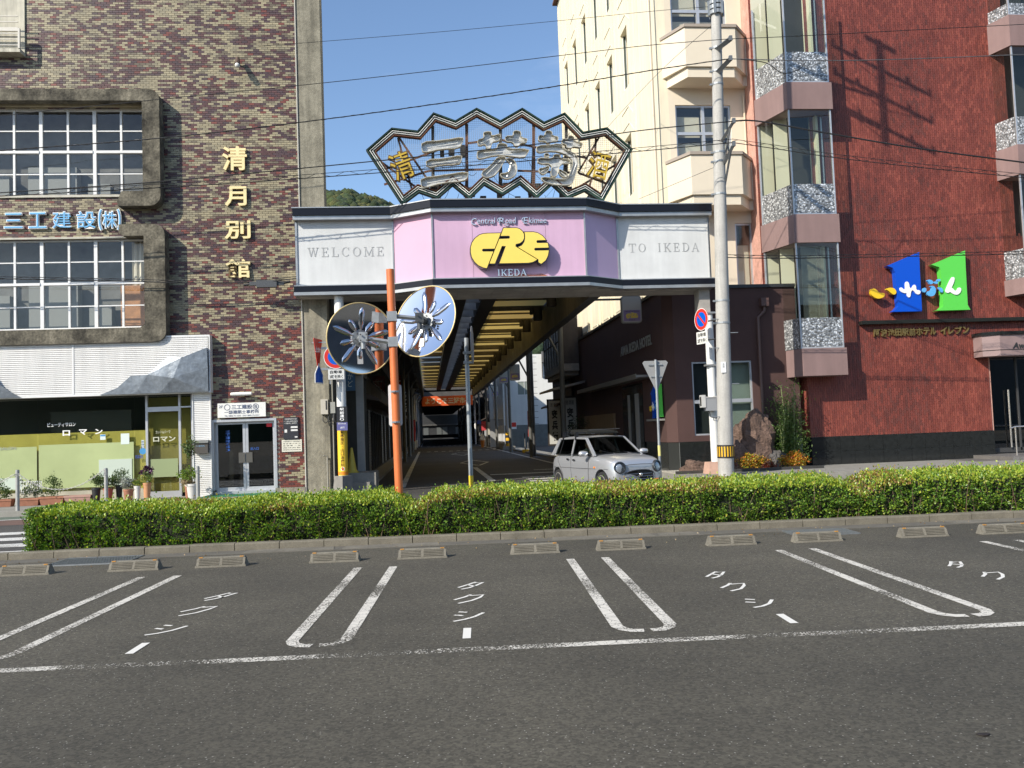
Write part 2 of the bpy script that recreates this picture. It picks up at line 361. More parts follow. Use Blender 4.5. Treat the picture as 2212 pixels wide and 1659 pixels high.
stops = [(42, 1246), (288, 1233), (480, 1223), (723, 1214), (913, 1205), (1156, 1195), (1343, 1188), (1587, 1180), (1773, 1172), (2015, 1164), (2195, 1157)]
lab = ['half in shadow at the left edge of the photo', 'beside the left drain grating', 'third from the left', 'fourth from the left', 'fifth from the left', 'just left of the middle painted loop', 'just right of the middle painted loop top', 'left of the right-hand painted loop', 'in front of the right drain grating', 'second from the right edge of the photo', 'cut by the right edge of the photo']
T_S = float(np.median([GK(u, v)[1] for u, v in stops]))
for (u, v), l in zip(stops, lab):
    s_, t_ = GK(u, v); make_stop('concrete wheel stop with amber reflectors, '+l, K(s_, T_S+.07+rnd.uniform(-.02, .02), 0), -A0+rnd.uniform(-.015, .015))
# ---- painted markings (worn)
def paint(name, rgb, wear, sc=9, base=None):
    m = bpy.data.materials.new(name); m.use_nodes = True; N = m.node_tree.nodes; L = m.node_tree.links; b = N['Principled BSDF']; b.inputs['Roughness'].default_value = .8
    b.inputs['Base Color'].default_value = (*rgb, 1); out = N['Material Output']
    g = N.new('ShaderNodeNewGeometry')
    n1 = N.new('ShaderNodeTexNoise'); n1.inputs['Scale'].default_value = 70; n1.inputs['Detail'].default_value = 3; L.new(g.outputs[0], n1.inputs[0])
    n2 = N.new('ShaderNodeTexNoise'); n2.inputs['Scale'].default_value = 1.1; n2.inputs['Detail'].default_value = 3; L.new(g.outputs[0], n2.inputs[0])
    v = N.new('ShaderNodeTexVoronoi'); v.feature = 'DISTANCE_TO_EDGE'; v.inputs['Scale'].default_value = sc; L.new(g.outputs[0], v.inputs[0])
    ma = N.new('ShaderNodeMath'); ma.operation = 'MULTIPLY_ADD'; L.new(n2.outputs[0], ma.inputs[0]); ma.inputs[1].default_value = .9; ma.inputs[2].default_value = -.45+wear*.5
    ad = N.new('ShaderNodeMath'); ad.operation = 'ADD'; L.new(n1.outputs[0], ad.inputs[0]); L.new(ma.outputs[0], ad.inputs[1])
    gt = N.new('ShaderNodeMapRange'); gt.inputs[1].default_value = .62; gt.inputs[2].default_value = .68; L.new(ad.outputs[0], gt.inputs[0])
    cr = N.new('ShaderNodeMapRange'); cr.inputs[1].default_value = .0; cr.inputs[2].default_value = .035; cr.inputs[3].default_value = .8 if wear > 0 else 0; cr.inputs[4].default_value = 0; L.new(v.outputs[0], cr.inputs[0])
    mx_ = N.new('ShaderNodeMath'); mx_.operation = 'MAXIMUM'; L.new(gt.outputs[0], mx_.inputs[0]); L.new(cr.outputs[0], mx_.inputs[1])
    tr = N.new('ShaderNodeBsdfTransparent'); ms = N.new('ShaderNodeMixShader'); L.new(mx_.outputs[0], ms.inputs[0]); L.new(b.outputs[0], ms.inputs[1]); L.new(tr.outputs[0], ms.inputs[2]); L.new(ms.outputs[0], out.inputs[0])
    MATS[name] = m; return m
p_line = paint('paint_bay_line', (.60, .57, .50), .20); p_old = paint('paint_worn_line', (.58, .55, .48), .35); p_txt = paint('paint_lettering', (.68, .66, .6), -.3)
mb = MB(); fK = lambda z: (lambda a, b: K(a, b, z))
ZL = .0045
# bay loops, pitch and size read from the photo
tops = [(-3.25, -2.87), (-.89, -.51), (1.51, 1.9), (3.92, 4.27), (6.34, 6.72)]
t_top = GK(1222, 1208)[1]; t_bot = GK(1320, 1366)[1]
base_s = GK(1222, 1208)[0]
for k in range(-2, 4):
    sa = base_s+.05+k*2.41; sb = sa+.40; off = (k)*.02
    for sgn, s_ in ((1, sa), (-1, sb)):
        wl = .092; e = []
        e += [(s_, t_top+rnd.uniform(-.02, .02)), (s_, (t_top+t_bot)/2+.4), (s_, t_bot+.38), (s_, t_bot+.16), (s_+sgn*.03, t_bot+.07), (s_+sgn*.09, t_bot+.012), (s_+sgn*.172, t_bot)]
        ribbon(mb, e, wl, fK(ZL))
struct('bay_markings', mb, p_line)
mb = MB(); tl = GK(1100, 1400)[1]; pts = [(x, tl+nz(x*.5, 3)*.03) for x in np.arange(-9, 9.1, .25)]
ribbon(mb, pts, .11, fK(ZL)); struct('aisle_line', mb, p_old)
# taxi lettering, each character hand laid with tape
TA = [[(0.10, .30), (-.07, .12), (-.22, -.02)], [(.06, .24), (.24, .26), (.10, .06), (-.02, -.06), (-.16, -.14)], [(-.05, .13), (.10, .02)]]
KU = [[(.02, .28), (-.08, .16), (-.26, .02)], [(-.02, .22), (.24, .24), (.18, .10), (.04, -.06), (-.18, -.18)]]
SI = [[(-.16, .24), (-.02, .20)], [(-.22, .10), (-.08, .05)], [(.24, .16), (.1, -.02), (-.06, -.13), (-.22, -.18)]]
BA = [[(.0, .20), (.0, -.20)]]
mb = MB()
c_anchor = [(1022, 1268, TA), (1015, 1296, KU), (1009, 1333, SI), (1002, 1369, BA)]
ks = [(GK(u, v), ch) for u, v, ch in c_anchor]; s_c = sum(a[0][0] for a in ks)/4
for k in range(-1, 3):
    for (ss, tt), ch in ks:
        for stk in ch:
            q = [(s_c+k*2.41+a*.52, tt+b*.8+(nz(a*9+k, b*9)*.015), (.031 if ch is not BA else .06)) for a, b in stk]
            ribbon(mb, q, .05, fK(ZL))
struct('taxi_lettering', mb, p_txt)
# oil stain / lost leaf on the aisle
s_, t_ = GK(2125, 1589); mb = MB(); mb.plan([K(s_+math.cos(a)*.03*(1+.3*math.sin(3*a)), t_+math.sin(a)*.018)[:2] for a in np.linspace(0, 6.28, 11)[:-1]], .004, .008); tag(mb.build('fallen_leaf', mat('leaf_dark', (.02, .015, .012), .6), None), 'small dark fallen leaf on the asphalt at lower right', 'leaf')
# ---- road markings beyond the hedge
p_road = paint('paint_road', (.62, .61, .57), .02)
mb = MB(); zr = -.114
for Yc in (17.1, 16.05, 15.02, 13.95): mb.box(-14, Yc-.24, zr-.002, -5.6, Yc+.24, zr)
mb.box(-30, 20.3, zr-.002, -2.2, 20.42, zr)
def rl(x0, x1, y0, y1): mb.box(x0, y0, zr-.002, x1, y1, zr)
rl(-.93, -.75, 26.0, 74); rl(5.62, 5.78, 22.5, 100); rl(-1.0, -.85, 100, 150); rl(5.5, 5.62, 106, 200)
for i in range(10): rl(-.2+i*.62, .12+i*.62, 101, 102.2); rl(-.2+i*.62, .12+i*.62, 72, 72.9)
for i in range(8): rl(-.2+i*.62, .15+i*.62, 150, 152)
for i in range(4): rl(3.1, 5.3, 25.2+i*1.1, 25.6+i*1.1)
rl(1.9, 2.1, 27.5, 38)
for yy in (24.2, 31.0): rl(2.2, 5.2, yy, yy+.45)
for cy in (44, 62):
    a = [(2.3, cy-4), (3.0, cy), (2.3, cy+4), (1.6, cy)]
    for i in range(4):
        ribbon(mb, [a[i], a[(i+1) % 4]], .13, lambda x, y: (x, y, zr))
# character on the road just behind the hedge
for stk in [[(4.1, 33.6), (6.9, 33.6)], [(5.3, 34.6), (5.3, 31.6)], [(5.3, 32.6), (6.5, 32.6)], [(4.3, 31.4), (6.9, 31.4)]]: ribbon(mb, stk, .3, lambda x, y: (x, y, zr))
struct('road_markings', mb, p_road)
mb = MB(); mb.box(-40, 19.0, -.13, -5, 20.25, -.1165); struct('red_lane', mb, mat('red_brown_asphalt', (.13, .075, .06), .9, nz=(4, .2), bump=(150, .5, .005)))
mb = MB(); mb.box(-40, 20.46, -.13, -2.6, 21.15, -.112); struct('green_strip', mb, mat('green_pavement', (.10, .13, .10), .9, nz=(4, .25), bump=(150, .5, .005)))
# ---- sidewalks
mb = MB(); mb.box(-40, 21.3, -.2, -2.3, 24.6, .0); mb.box(-40, 21.16, -.2, -2.3, 21.299, .012); mb.box(7.0, 21.9, -.2, 40, 29, .05); mb.box(7.0, 21.75, -.2, 40, 21.9, .02)
mb.box(-4.2, 24.6, -.2, -1.75, 100, -.02); mb.box(6.5, 29, -.2, 7.6, 66, -.02); mb.box(6.6, 66, -.2, 8, 120, -.05); struct('sidewalk', mb, conc)
# ------------------------------------------------------------------ foliage helper
leafm = translucent('leaf', (.08, .12, .03), .35, attr=True, rough=.45)
nrs = np.random.RandomState(5)
def leaves(name, C, size, cols, parent=None, m=None, up=.3, kind='stuff', aspect=.6, out=None):
    """C (N,3) positions, cols (N,3); each leaf a folded rhombus of two triangles"""
    C = np.asarray(C, float); n = len(C); org = ORG.get(parent, Vector((0, 0, 0)))
    d = nrs.normal(size=(n, 3)); d /= np.linalg.norm(d, axis=1)[:, None]
    if out is not None: d = d*.8+out*.9
    d[:, 2] += up; d /= np.linalg.norm(d, axis=1)[:, None]       # leaf direction
    t = nrs.normal(size=(n, 3)); sd_ = np.cross(d, t); sd_ /= np.linalg.norm(sd_, axis=1)[:, None]; nn = np.cross(sd_, d)
    s = (size*nrs.uniform(.65, 1.3, n))[:, None]
    b = C-d*s*.5; tip = C+d*s*.5; l = C+sd_*s*aspect*.5+nn*s*.12; r = C-sd_*s*aspect*.5+nn*s*.12
    V = np.stack([b, r, tip, l], 1).reshape(-1, 3)-np.array(org)
    idx = np.arange(n)*4; F = np.stack([idx, idx+1, idx+2, idx, idx+2, idx+3], 1).reshape(-1)
    me = bpy.data.meshes.new(name); me.vertices.add(4*n); me.vertices.foreach_set('co', V.ravel()); me.loops.add(6*n); me.loops.foreach_set('vertex_index', F)
    me.polygons.add(2*n); me.polygons.foreach_set('loop_start', np.arange(2*n)*3); me.polygons.foreach_set('loop_total', np.full(2*n, 3)); me.update()
    ca = me.color_attributes.new('Col', 'FLOAT_COLOR', 'POINT'); cc = np.concatenate([np.repeat(cols, 4, 0), np.ones((4*n, 1))], 1).astype(np.float32); ca.data.foreach_set('color', cc.ravel())
    me.materials.append(m or leafm); o = bpy.data.objects.new(name, me); COL.objects.link(o)
    if parent is not None: o.parent = parent
    if kind: o['kind'] = kind
    ORG[o] = Vector(org); return o
def pal(n, cols, w=None, jit=.18):
    cols = np.array(cols); i = nrs.choice(len(cols), n, p=w); return np.clip(cols[i]*nrs.uniform(1-jit, 1+jit, (n, 1))*nrs.uniform(.95, 1.05, (n, 3)), 0, 1)
def clump(c, r, n, sub=14):
    """leaf positions gathered in sub-clumps inside an ellipsoid"""
    r = np.array(r); k = nrs.normal(size=(sub, 3)); k /= np.linalg.norm(k, axis=1)[:, None]; k *= nrs.uniform(.2, .85, (sub, 1)); i = nrs.randint(0, sub, n)
    q = nrs.normal(size=(n, 3)); q *= .32/np.maximum(np.linalg.norm(q, axis=1)[:, None], .5)*nrs.uniform(.4, 1.6, (n, 1)); return (k[i]+q)*r+np.array(c)
# ------------------------------------------------------------------ brickwork
brick_faces = [(0, 1, 5, 4), (4, 5, 6, 7), (0, 3, 2, 1), (1, 2, 6, 5), (3, 0, 4, 7)]
def brickwork(parent, x0, x1, z0, z1, Y, holes, bw, bh, j, vertical, colf, cols, mats_, depth=.012, name='brick', keep=300, score=None):
    """every tile is real: the `keep` nearest are objects of their own, the rest one mesh"""
    T = []; L0, L1 = (bh, bw) if vertical else (bw, bh)
    nx = int((x1-x0)/(bh if vertical else bw))+2; nzr = int((z1-z0)/(bw if vertical else bh))+2
    if vertical:
        for i in range(nx):
            xa = x0+i*bh; xb = xa+bh-j*1.25
            if xb > x1+.001: break
            off = (i % 2)*.5*bw+rnd.uniform(-.006, .006)
            for k in range(-1, nzr):
                a = z0+k*bw-off; b = a+bw-j*.45; a2, b2 = max(a, z0), min(b, z1)
                if b2-a2 < .02: continue
                T.append((xa, xb, a2, b2, abs((b2-a2)-(bw-j*.45)) < 1e-6))
    else:
        for k in range(nzr):
            za = z0+k*bh; zb = za+bh-j
            if zb > z1+.001: break
            off = (k % 2)*.5*bw
            for i in range(-1, nx):
                a = x0+i*bw-off; b = a+bw-j; a2, b2 = max(a, x0), min(b, x1)
                if b2-a2 < .02: continue
                T.append((a2, b2, za, zb, abs((b2-a2)-(bw-j)) < 1e-6))
    T = [t for t in T if not any(h[0] < (t[0]+t[1])/2 < h[1] and h[2] < (t[2]+t[3])/2 < h[3] for h in holes)]
    full = sorted([i for i, t in enumerate(T) if t[4]], key=lambda i: (score or (lambda t: (t[0]**2+Y*Y+(t[2]-1.5)**2)))(T[i]))[:keep]
    keepset = set(full); org = ORG[parent]; mb = MB()
    w_, h_ = (bh-j*1.25, bw-j*.45) if vertical else (bw-j, bh-j); shared = {}
    for i, t in enumerate(T):
        ci = colf((t[0]+t[1])/2, (t[2]+t[3])/2); pr = rnd.uniform(0, .0025)
        if i in keepset:
            if ci not in shared:
                me = bpy.data.meshes.new(name); me.from_pydata([(0, 0, 0), (w_, 0, 0), (w_, depth+.01, 0), (0, depth+.01, 0), (0, 0, h_), (w_, 0, h_), (w_, depth+.01, h_), (0, depth+.01, h_)], [], brick_faces); me.update(); me.materials.append(mats_[ci]); shared[ci] = me
            o = bpy.data.objects.new(name, shared[ci]); COL.objects.link(o); o.parent = parent; o.location = (t[0]-org.x, Y-pr-org.y, t[2]-org.z); ORG[o] = org
        else:
            a, b, c, d = t[:4]; y0, y1 = Y-pr, Y+depth+.008
            g = rnd.uniform(.85, 1.15); mb.cur = tuple(min(1, q*g) for q in cols[ci])
            mb.add([(a, y0, c), (b, y0, c), (b, y1, c), (a, y1, c), (a, y0, d), (b, y0, d), (b, y1, d), (a, y1, d)], brick_faces)
    return mb
# ------------------------------------------------------------------ LEFT: brick office building
YB = 24.0
Z1 = lambda a, b, Y: S(a/1.659, b/1.659, Y)
Z2 = lambda a, b, Y: S(a/1.508, 850+b/1.508, Y)
Z7 = lambda a, b, Y: S(a/2.458, 1500+b/2.458, Y)
BB = thing('office_building', 'four-storey building clad in mottled cream and maroon tiles at left', 'building', (-7.5, YB, 0))
xR = -3.42; xL = -15.0
concf = mat('stained_concrete', (.27, .25, .19), .92, nz=(2.2, .3), nz2=(14, .22), streak=(6, .35), bump=(40, .8, .012))
concd = mat('mossy_concrete', (.15, .135, .10), .95, nz=(2.4, .8), nz2=(16, .5), streak=(9, .3), bump=(30, .8, .012))
grout = mat('grout_pale', (.42, .38, .30), .9, nz=(8, .15))
white_al = mat('white_aluminium', (.72, .72, .70), .4, .0, nz=(6, .06))
sil_al = mat('silver_aluminium', (.55, .56, .57), .38, .55, nz=(6, .08))
wx1 = P(320, 400, 24.1)[0]; MW = 1.41
uz = (8.33, 10.76); lz = (4.66, 7.12)
win_holes = [(xL, wx1, *uz), (xL, wx1, *lz)]
sf_l = Z2(1150, 1200, YB)[0]      # shopfront opening right edge
d0 = Z2(1258, 1400, YB)[0]; d1 = Z2(1645, 1400, YB)[0]; dtop = Z2(1400, 1207, YB)[1]
fz0 = 2.86; fz1 = 4.33; fxr = P(452, 780, 23.75)[0]
sp1 = Z2(1250, 1300, YB)[0]       # right edge of the ribbed pillar
balc = Z1(165, 200, YB)
holes = win_holes+[(xL, sp1, -1, fz0+.4), (d0, d1, .1, dtop), (xL, balc[0], Z1(100, 375, YB)[1], 20)]
mb = MB(); holes_wall(mb, xL, xR, 0.14, 15.4, [win_holes[0], win_holes[1], (xL, sp1, -1, fz0+.1), (d0, d1, .1, dtop)], wallf(0), -(YB+.02), -(YB+.28)); mb.build('wall', grout, BB)
for a_, b_ in ((sp1, d0+.06), (d1-.06, xR)): mb = MB(); mb.box(a_, YB-.03, -.05, b_, YB+.28, .14); mb.build('plinth', concf, BB)
mb = MB(); mb.box(xL, 25.0, 4.2, xR-.2, 25.1, 15.2); mb.box(xL, 27.9, 0, xR, 28.1, 15.4); mb.box(xL, YB+.28, 15.2, xR, 27.9, 15.4); mb.box(xR-.2, YB+.28, 0, xR, 27.9, 15.2)
for zf in (4.36, 7.45, 11.3): mb.box(xL, YB+.28, zf-.12, xR-.2, 27.9, zf+.12)
mb.build('interior', mat('pale_plaster', (.17, .17, .16), .9, nz=(.9, .45), nz2=(3, .2)), BB)
bcols = [(.32, .275, .17), (.265, .232, .15), (.090, .036, .034), (.17, .045, .032), (.068, .036, .040), (.15, .12, .08)]
bm_ = [mat('tile_cream', bcols[0], .5, nz=(30, .15)), mat('tile_buff', bcols[1], .5, nz=(30, .15)), mat('tile_maroon', bcols[2], .4, nz=(30, .2)), mat('tile_red', bcols[3], .4, nz=(30, .2)), mat('tile_purple', bcols[4], .4, nz=(30, .2)), mat('tile_brown', bcols[5], .45, nz=(30, .2))]
def bcol(x, z):
    a = nz(x*.8+z*.9, z*2.6, 1.7)*.62+nz(x*2.2+z*1.5, z*7, 8)*.75+rnd.uniform(-.5, .5)
    lowness = max(0, min(1, (6.5-z)/5)); right = max(0, min(1, (x+8)/5))
    a += .0-.07*right*(z < 9)-.06*lowness
    if a > 0: return 0 if rnd.random() < .6 else (1 if rnd.random() < .75 else 5)
    r = rnd.random(); pr = .10+.38*lowness
    return 3 if r < pr else (2 if r < pr+.42 else (4 if r < pr+.75 else 5))
tilem = mat('tile_rest', (.2, .2, .2), .45, attr=True, nz=(25, .12), nz2=(.7, .15))
mb = brickwork(BB, xL, xR-.004, .15, 15.3, YB, holes, .158, .0595, .0095, False, bcol, bcols, bm_, .005)
mb.build('brick', tilem, BB, kind='stuff', label='the rest of the cream and maroon tiles')
# right pier of bare concrete with metal edge trim
mb = MB(); mb.box(xR+.03, YB+.02, .0, -2.72, YB+.6, 15.4); mb.build('corner_pier', concf, BB)
mb = MB(); mb.box(xR, YB-.015, .0, xR+.028, YB+.03, 15.3); mb.build('edge_trim', mat('trim_pale', (.5, .48, .42), .7), BB)
# projecting concrete window surrounds
YF = 23.62
def arc(cx, cz, r, a0, a1, n=6): return [(cx+r*math.cos(R(a0+(a1-a0)*i/n)), cz+r*math.sin(R(a0+(a1-a0)*i/n))) for i in range(n+1)]
xo = P(346, 400, YF)[0]; xi = wx1+.01
zt = P(300, 192, YF)[1]; zi = P(300, 217, YF)[1]; zb = P(320, 444, YF)[1]; zbi = uz[0]; xs_ = P(254, 430, YF)[0]
out = [(xL, zt)]+arc(xo-.28, zt-.28, .28, 90, 0)+arc(xo-.28, zb+.28, .28, 0, -90)+[(xs_, zb), (xs_-.02, zb+.12), (xs_+.1, zbi), (xi, zbi), (xi, zi), (xL, zi)]
mb = MB(); mb.front(out, YF, YB+.06); mb.build('window_surround', concd, BB)
mb = MB(); mb.front([(xL, zi), (xi, zi), (xi, uz[1]+.02), (xL, uz[1]+.02)], YF+.28, YB+.26); mb.build('lintel', mat('cream_soffit', (.34, .29, .19), .9, nz=(4, .3)), BB)
zt2 = P(300, 484, YF)[1]; zi2 = P(300, 509, YF)[1]; zb2 = P(320, 738, YF)[1]; zbi2 = P(320, 707, YF)[1]; xs2 = P(256, 500, YF)[0]; xo2 = P(364, 640, YF)[0]-.08
out = [(xs2, zt2)]+arc(xo2-.28, zt2-.28, .28, 90, 0)+arc(xo2-.28, zb2+.28, .28, 0, -90)+[(xL, zb2), (xL, zbi2), (xi-.12, zbi2), (xi, zbi2+.1), (xi, zi2), (xs2+.12, zi2), (xs2, zi2+.08)]
mb = MB(); mb.front(out, YF, YB+.06); mb.build('window_surround', concd, BB)
mb = MB(); mb.box(xL, YB-.05, lz[1], xi, YB+.2, lz[1]+.05); mb.box(xL, YB-.05, uz[0]-.06, xs_+.1, YB+.2, uz[0]); mb.build('sill', mat('sill_white', (.5, .48, .4), .8, nz=(5, .2)), BB)
gl_w = glass('window_glass', (.88, .9, .88), .02, .6)
def steel_window(x0, x1, z0, z1, Y):
    zm = (z0+z1)/2+.02; xm = (x0+x1)/2; f = MB(); t = .045
    f.box(x0, Y-.03, z0, x0+t, Y+.05, z1); f.box(x1-t, Y-.03, z0, x1, Y+.05, z1); f.box(x0+t, Y-.03, z0, x1-t, Y+.05, z0+t); f.box(x0+t, Y-.03, z1-t, x1-t, Y+.05, z1); f.box(x0+t, Y-.05, zm-.035, x1-t, Y+.05, zm+.035)
    for a, b in ((z0+t, zm-.035), (zm+.035, z1-t)):
        f.box(xm-.028, Y-.02, a, xm+.028, Y+.04, b)
        m_ = (a+b)/2; f.box(x0+t, Y-.01, m_-.015, xm-.028, Y+.02, m_+.015); f.box(xm+.028, Y-.01, m_-.015, x1-t, Y+.02, m_+.015)
    W = f.build('window', white_al, BB); pm = None
    for a, b in ((z0+t, zm-.035), (zm+.035, z1-t)):
        m_ = (a+b)/2
        for c, d in ((x0+t, xm-.028), (xm+.028, x1-t)):
            for e, g in ((a, m_-.015), (m_+.015, b)):
                tl_ = rnd.uniform(-.006, .006)
                p = MB(); p.face((c, Y+.02+tl_, e), (d, Y+.02-tl_, e), (d, Y+.02-tl_*2, g), (c, Y+.02+tl_*.5, g)); p.build('pane', gl_w, W)
for zz in (uz, lz):
    for k in range(5): steel_window(wx1-(k+1)*MW, wx1-k*MW, zz[0], zz[1], YB+.12)
# things seen through the office glass: curtains, cabinet, plywood boards
mb = MB(); wv = []
for a, b in ((-8.1, -7.5), (-13.5, -12.9)):
    n = 14
    for i in range(n):
        xa = a+(b-a)*i/n; xb = a+(b-a)*(i+1)/n; ya = YB+.5+.04*math.sin(i*1.9); yb = YB+.5+.04*math.sin((i+1)*1.9)
        mb.face((xa, ya, lz[0]), (xb, yb, lz[0]), (xb, yb, lz[1]), (xa, ya, lz[1]))
mb.build('curtain', mat('curtain_white', (.62, .58, .48), .9), BB)
mb = MB(); mb.box(-8.4, YB+.45, 4.5, -7.62, YB+.5, 5.9); mb.build('board', mat('plywood', (.42, .2, .08), .7, nz=(6, .3)), BB)
mb = MB()
for a, b, h in ((-12.6, -11.4, 1.2), (-10.9, -9.6, 1.5), (-9.3, -8.7, .9)):
    mb.box(a, YB+.6, 4.5, b, YB+.9, 4.5+h); mb.box(a, YB+.6, 8.1, b, YB+.9, 8.1+h*.8)
mb.build('cabinet', mat('cabinet_grey', (.22, .23, .22), .6), BB)
# top-left concrete balcony bay with rail
bx, bz = balc[0], Z1(100, 372, YB)[1]
mb = MB(); mb.box(xL, YB-.32, bz-.0, bx, YB+.02, bz+.1); mb.box(xL, YB-.04, bz+.1, bx, YB+.02, 15.3); mb.build('bay', mat('bay_render', (.55, .52, .42), .85, nz=(2, .2), streak=(8, .3)), BB)
mb = MB()
rx = Z1(130, 200, YB-.32)[0]; rz = Z1(130, 195, YB-.32)[1]
mb.box(xL, YB-.34, rz-.04, rx, YB-.28, rz+.04); mb.box(rx-.05, YB-.34, bz+.1, rx, YB-.28, rz-.04)
for i in range(6): mb.box(xL, YB-.325, bz+.18+i*.16, rx-.05, YB-.3, bz+.2+i*.16)
mb.build('railing', mat('rail_pale', (.6, .57, .5), .6), BB)
# --- ribbed white fascia
YFA = 23.72
rib_m = mat('ribbed_white', (.78, .77, .74), .45, nz=(1.5, .06), streak=(7, .08))
def ribbed(x0, x1, z0, z1, Y, pitch=.052, dep=.03):
    mb = MB(); z = z0; prof = [(Y+.05, z0)]
    while z < z1-.001:
        zz_ = min(z+pitch, z1); prof += [(Y, z+.004), (Y, z+(zz_-z)*.68), (Y+dep, z+(zz_-z)*.8), (Y+dep, zz_)]; z = zz_
    prof.append((Y+.05, z1)); mb.side(prof, x0, x1); return mb
seam = P(158, 800, YFA)[0]; seams = [xL, seam-4.4, seam, fxr]
for i in range(3): ribbed(seams[i]+.02, seams[i+1]-.02, fz0, fz1, YFA).build('fascia_panel', rib_m, BB)
mb = MB(); mb.box(xL, YFA-.004, fz1, fxr+.03, YB-.005, fz1+.05); mb.box(xL, YFA-.004, fz0-.05, fxr+.03, YB, fz0); mb.box(fxr, YFA-.004, fz0, fxr+.03, YB-.005, fz1)
for s_ in seams[1:3]: mb.box(s_-.02, YFA-.01, fz0, s_+.02, YFA+.05, fz1)
mb.build('fascia_trim', white_al, BB)
mb = MB(); mb.box(xL, YFA+.05, fz0-.04, fxr, 24.9, fz0+.02); mb.build('shop_ceiling', mat('dark_soffit', (.08, .08, .07), .8), BB)
met = mat('bluegrey_sheet', (.22, .25, .28), .42, .35, nz=(3, .2), nz2=(12, .2), bump=(3, .5, .05))
def zf(a, b, d=0): x, z = Z2(a, b, YFA); return (x, YFA-.03-d, max(z, fz0-.03))
V = dict(a=zf(596, 1070), b=zf(700, 1022, .02), c=zf(780, 952, .04), d=zf(885, 945, .09), e=zf(1005, 835, .05), f=zf(1085, 845, .12), g=zf(1230, 783, .03), h=zf(1238, 900, .06), i=zf(1240, 1047, .02), j=zf(1040, 965, .16), k=zf(950, 1053, .03), l=zf(810, 1058, .03))
facets = ['abl', 'bcl', 'cdl', 'dkl', 'djk', 'dfj', 'def', 'fhj', 'fgh', 'jhi', 'jik']
mb = MB()
for f_ in facets: mb.face(*[V[q] for q in f_])
rim = 'abcdefghi'
for a, b in zip(rim, rim[1:]): mb.face(V[a], V[b], (V[b][0], YFA+.01, V[b][2]), (V[a][0], YFA+.01, V[a][2]))
mb.build('mountain_panel', met, BB)
mb = MB(); q = [zf(-60, 900, .02), zf(0, 997, .08), zf(60, 1040, .05), zf(128, 1090, .0), zf(-60, 1098, .02)]
mb.face(q[0], q[1], q[4]); mb.face(q[1], q[2], q[4]); mb.face(q[2], q[3], q[4]); mb.build('mountain_panel', met, BB)
# --- shopfront
YS = 24.42
sx1 = Z2(868, 1300, YS)[0]; sz0 = .27; g_ft = Z2(1250, 1200, YS)[1]
yel = mat('yellow_board', (.56, .50, .13), .8, nz=(2, .12)); 
mb = MB(); mb.box(xL, YS+.10, .2, sx1-.01, YS+.14, 1.86); mb.build('yellow_backboard', yel, BB)
mb = MB(); mb.box(xL, YS+1.6, .1, -4.9, YS+1.65, fz0); mb.box(xL, YS+.4, .1, -4.9, YS+1.6, .14); mb.build('shop_interior', mat('shop_dark', (.05, .05, .05), .8), BB)
mb = MB(); mb.box(xL, YS-.06, -.05, sx1, YS+.35, sz0-.002); mb.build('shop_plinth', mat('plinth_cream', (.42, .39, .3), .85, nz=(4, .2)), BB)
gl_s = glass('shop_glass', (.80, .82, .72), .0, .7)
gx = [xL, Z2(-30, 1300, YS)[0], Z2(225, 1300, YS)[0], Z2(800, 1300, YS)[0], sx1]
frost = mat('frosted_film', (.40, .46, .22), .35, nz=(.8, .12)); 
for i in range(4):
    m_ = MB(); m_.box(gx[i]+.006, YS, sz0, gx[i+1]-.006, YS+.008, fz0-.05); pn = m_.build('shop_window', gl_s, BB)
    if i < 3:
        ftop = Z2(500, 1352 if i == 2 else 1360, YS)[1]
        m_ = MB(); m_.box(max(gx[i], -15)+.02, YS-.004, sz0+.08, gx[i+1]-.03, YS-.001, ftop); m_.build('frosted_film', frost, pn)
        m_ = MB(); m_.box(gx[i]+.02, YS-.008, sz0+.1, gx[i+1]-.03-(1.4 if i == 2 else .4), YS-.005, sz0+.42) if i < 2 else m_.box(gx[3]-.95, YS-.02, sz0+.12, gx[3]-.08, YS-.005, sz0+.82)
        m_.build('white_board', mat('film_white', (.5, .57, .48), .4), pn)
tw = mat('white_lettering', (.82, .82, .8), .5); tb = mat('blue_lettering', (.03, .06, .25), .5); tk = mat('black_lettering', (.03, .03, .03), .5)
mb = MB(); mb.box(gx[2]+.25, YS+.2, 1.85, gx[3]-.15, YS+.22, 2.45); mb.build('roller_blind', mat('blind_charcoal', (.045, .048, .05), .7), BB)
SG = thing('shop_lettering', 'white cut-out lettering of the beauty salon stuck on the dark shop window', 'lettering', (Z2(450, 1250, YS)[0], YS-.01, Z2(450, 1250, YS)[1]))
def zbox(Zf, x0, y0, x1, y1, Y): a = Zf(x0, (y0+y1)/2, Y)[0]; b = Zf(x1, (y0+y1)/2, Y)[0]; c = Zf((x0+x1)/2, y1, Y)[1]; d = Zf((x0+x1)/2, y0, Y)[1]; return a, b, c, d
mb = MB(); a = zbox(Z7, 460, 402, 735, 443, YS); add_text(mb, 'ビューティサロン', *a, wallf(YS-.012), .006, .02); mb.build('lettering', tw, SG)
for ch, c in zip('ロマン', ((608, 478, 680, 530), (768, 468, 845, 522), (922, 464, 995, 514))):
    mb = MB(); add_text(mb, ch, *zbox(Z7, *c, YS), wallf(YS-.012), .006, .03); mb.build('lettering', tw, SG)
mb = MB(); add_text(mb, 'SALON', *zbox(Z7, 0, 637, 155, 668, YS), wallf(YS-.012), .003); mb.build('lettering', mat('grey_lettering', (.35, .37, .3), .6), SG)
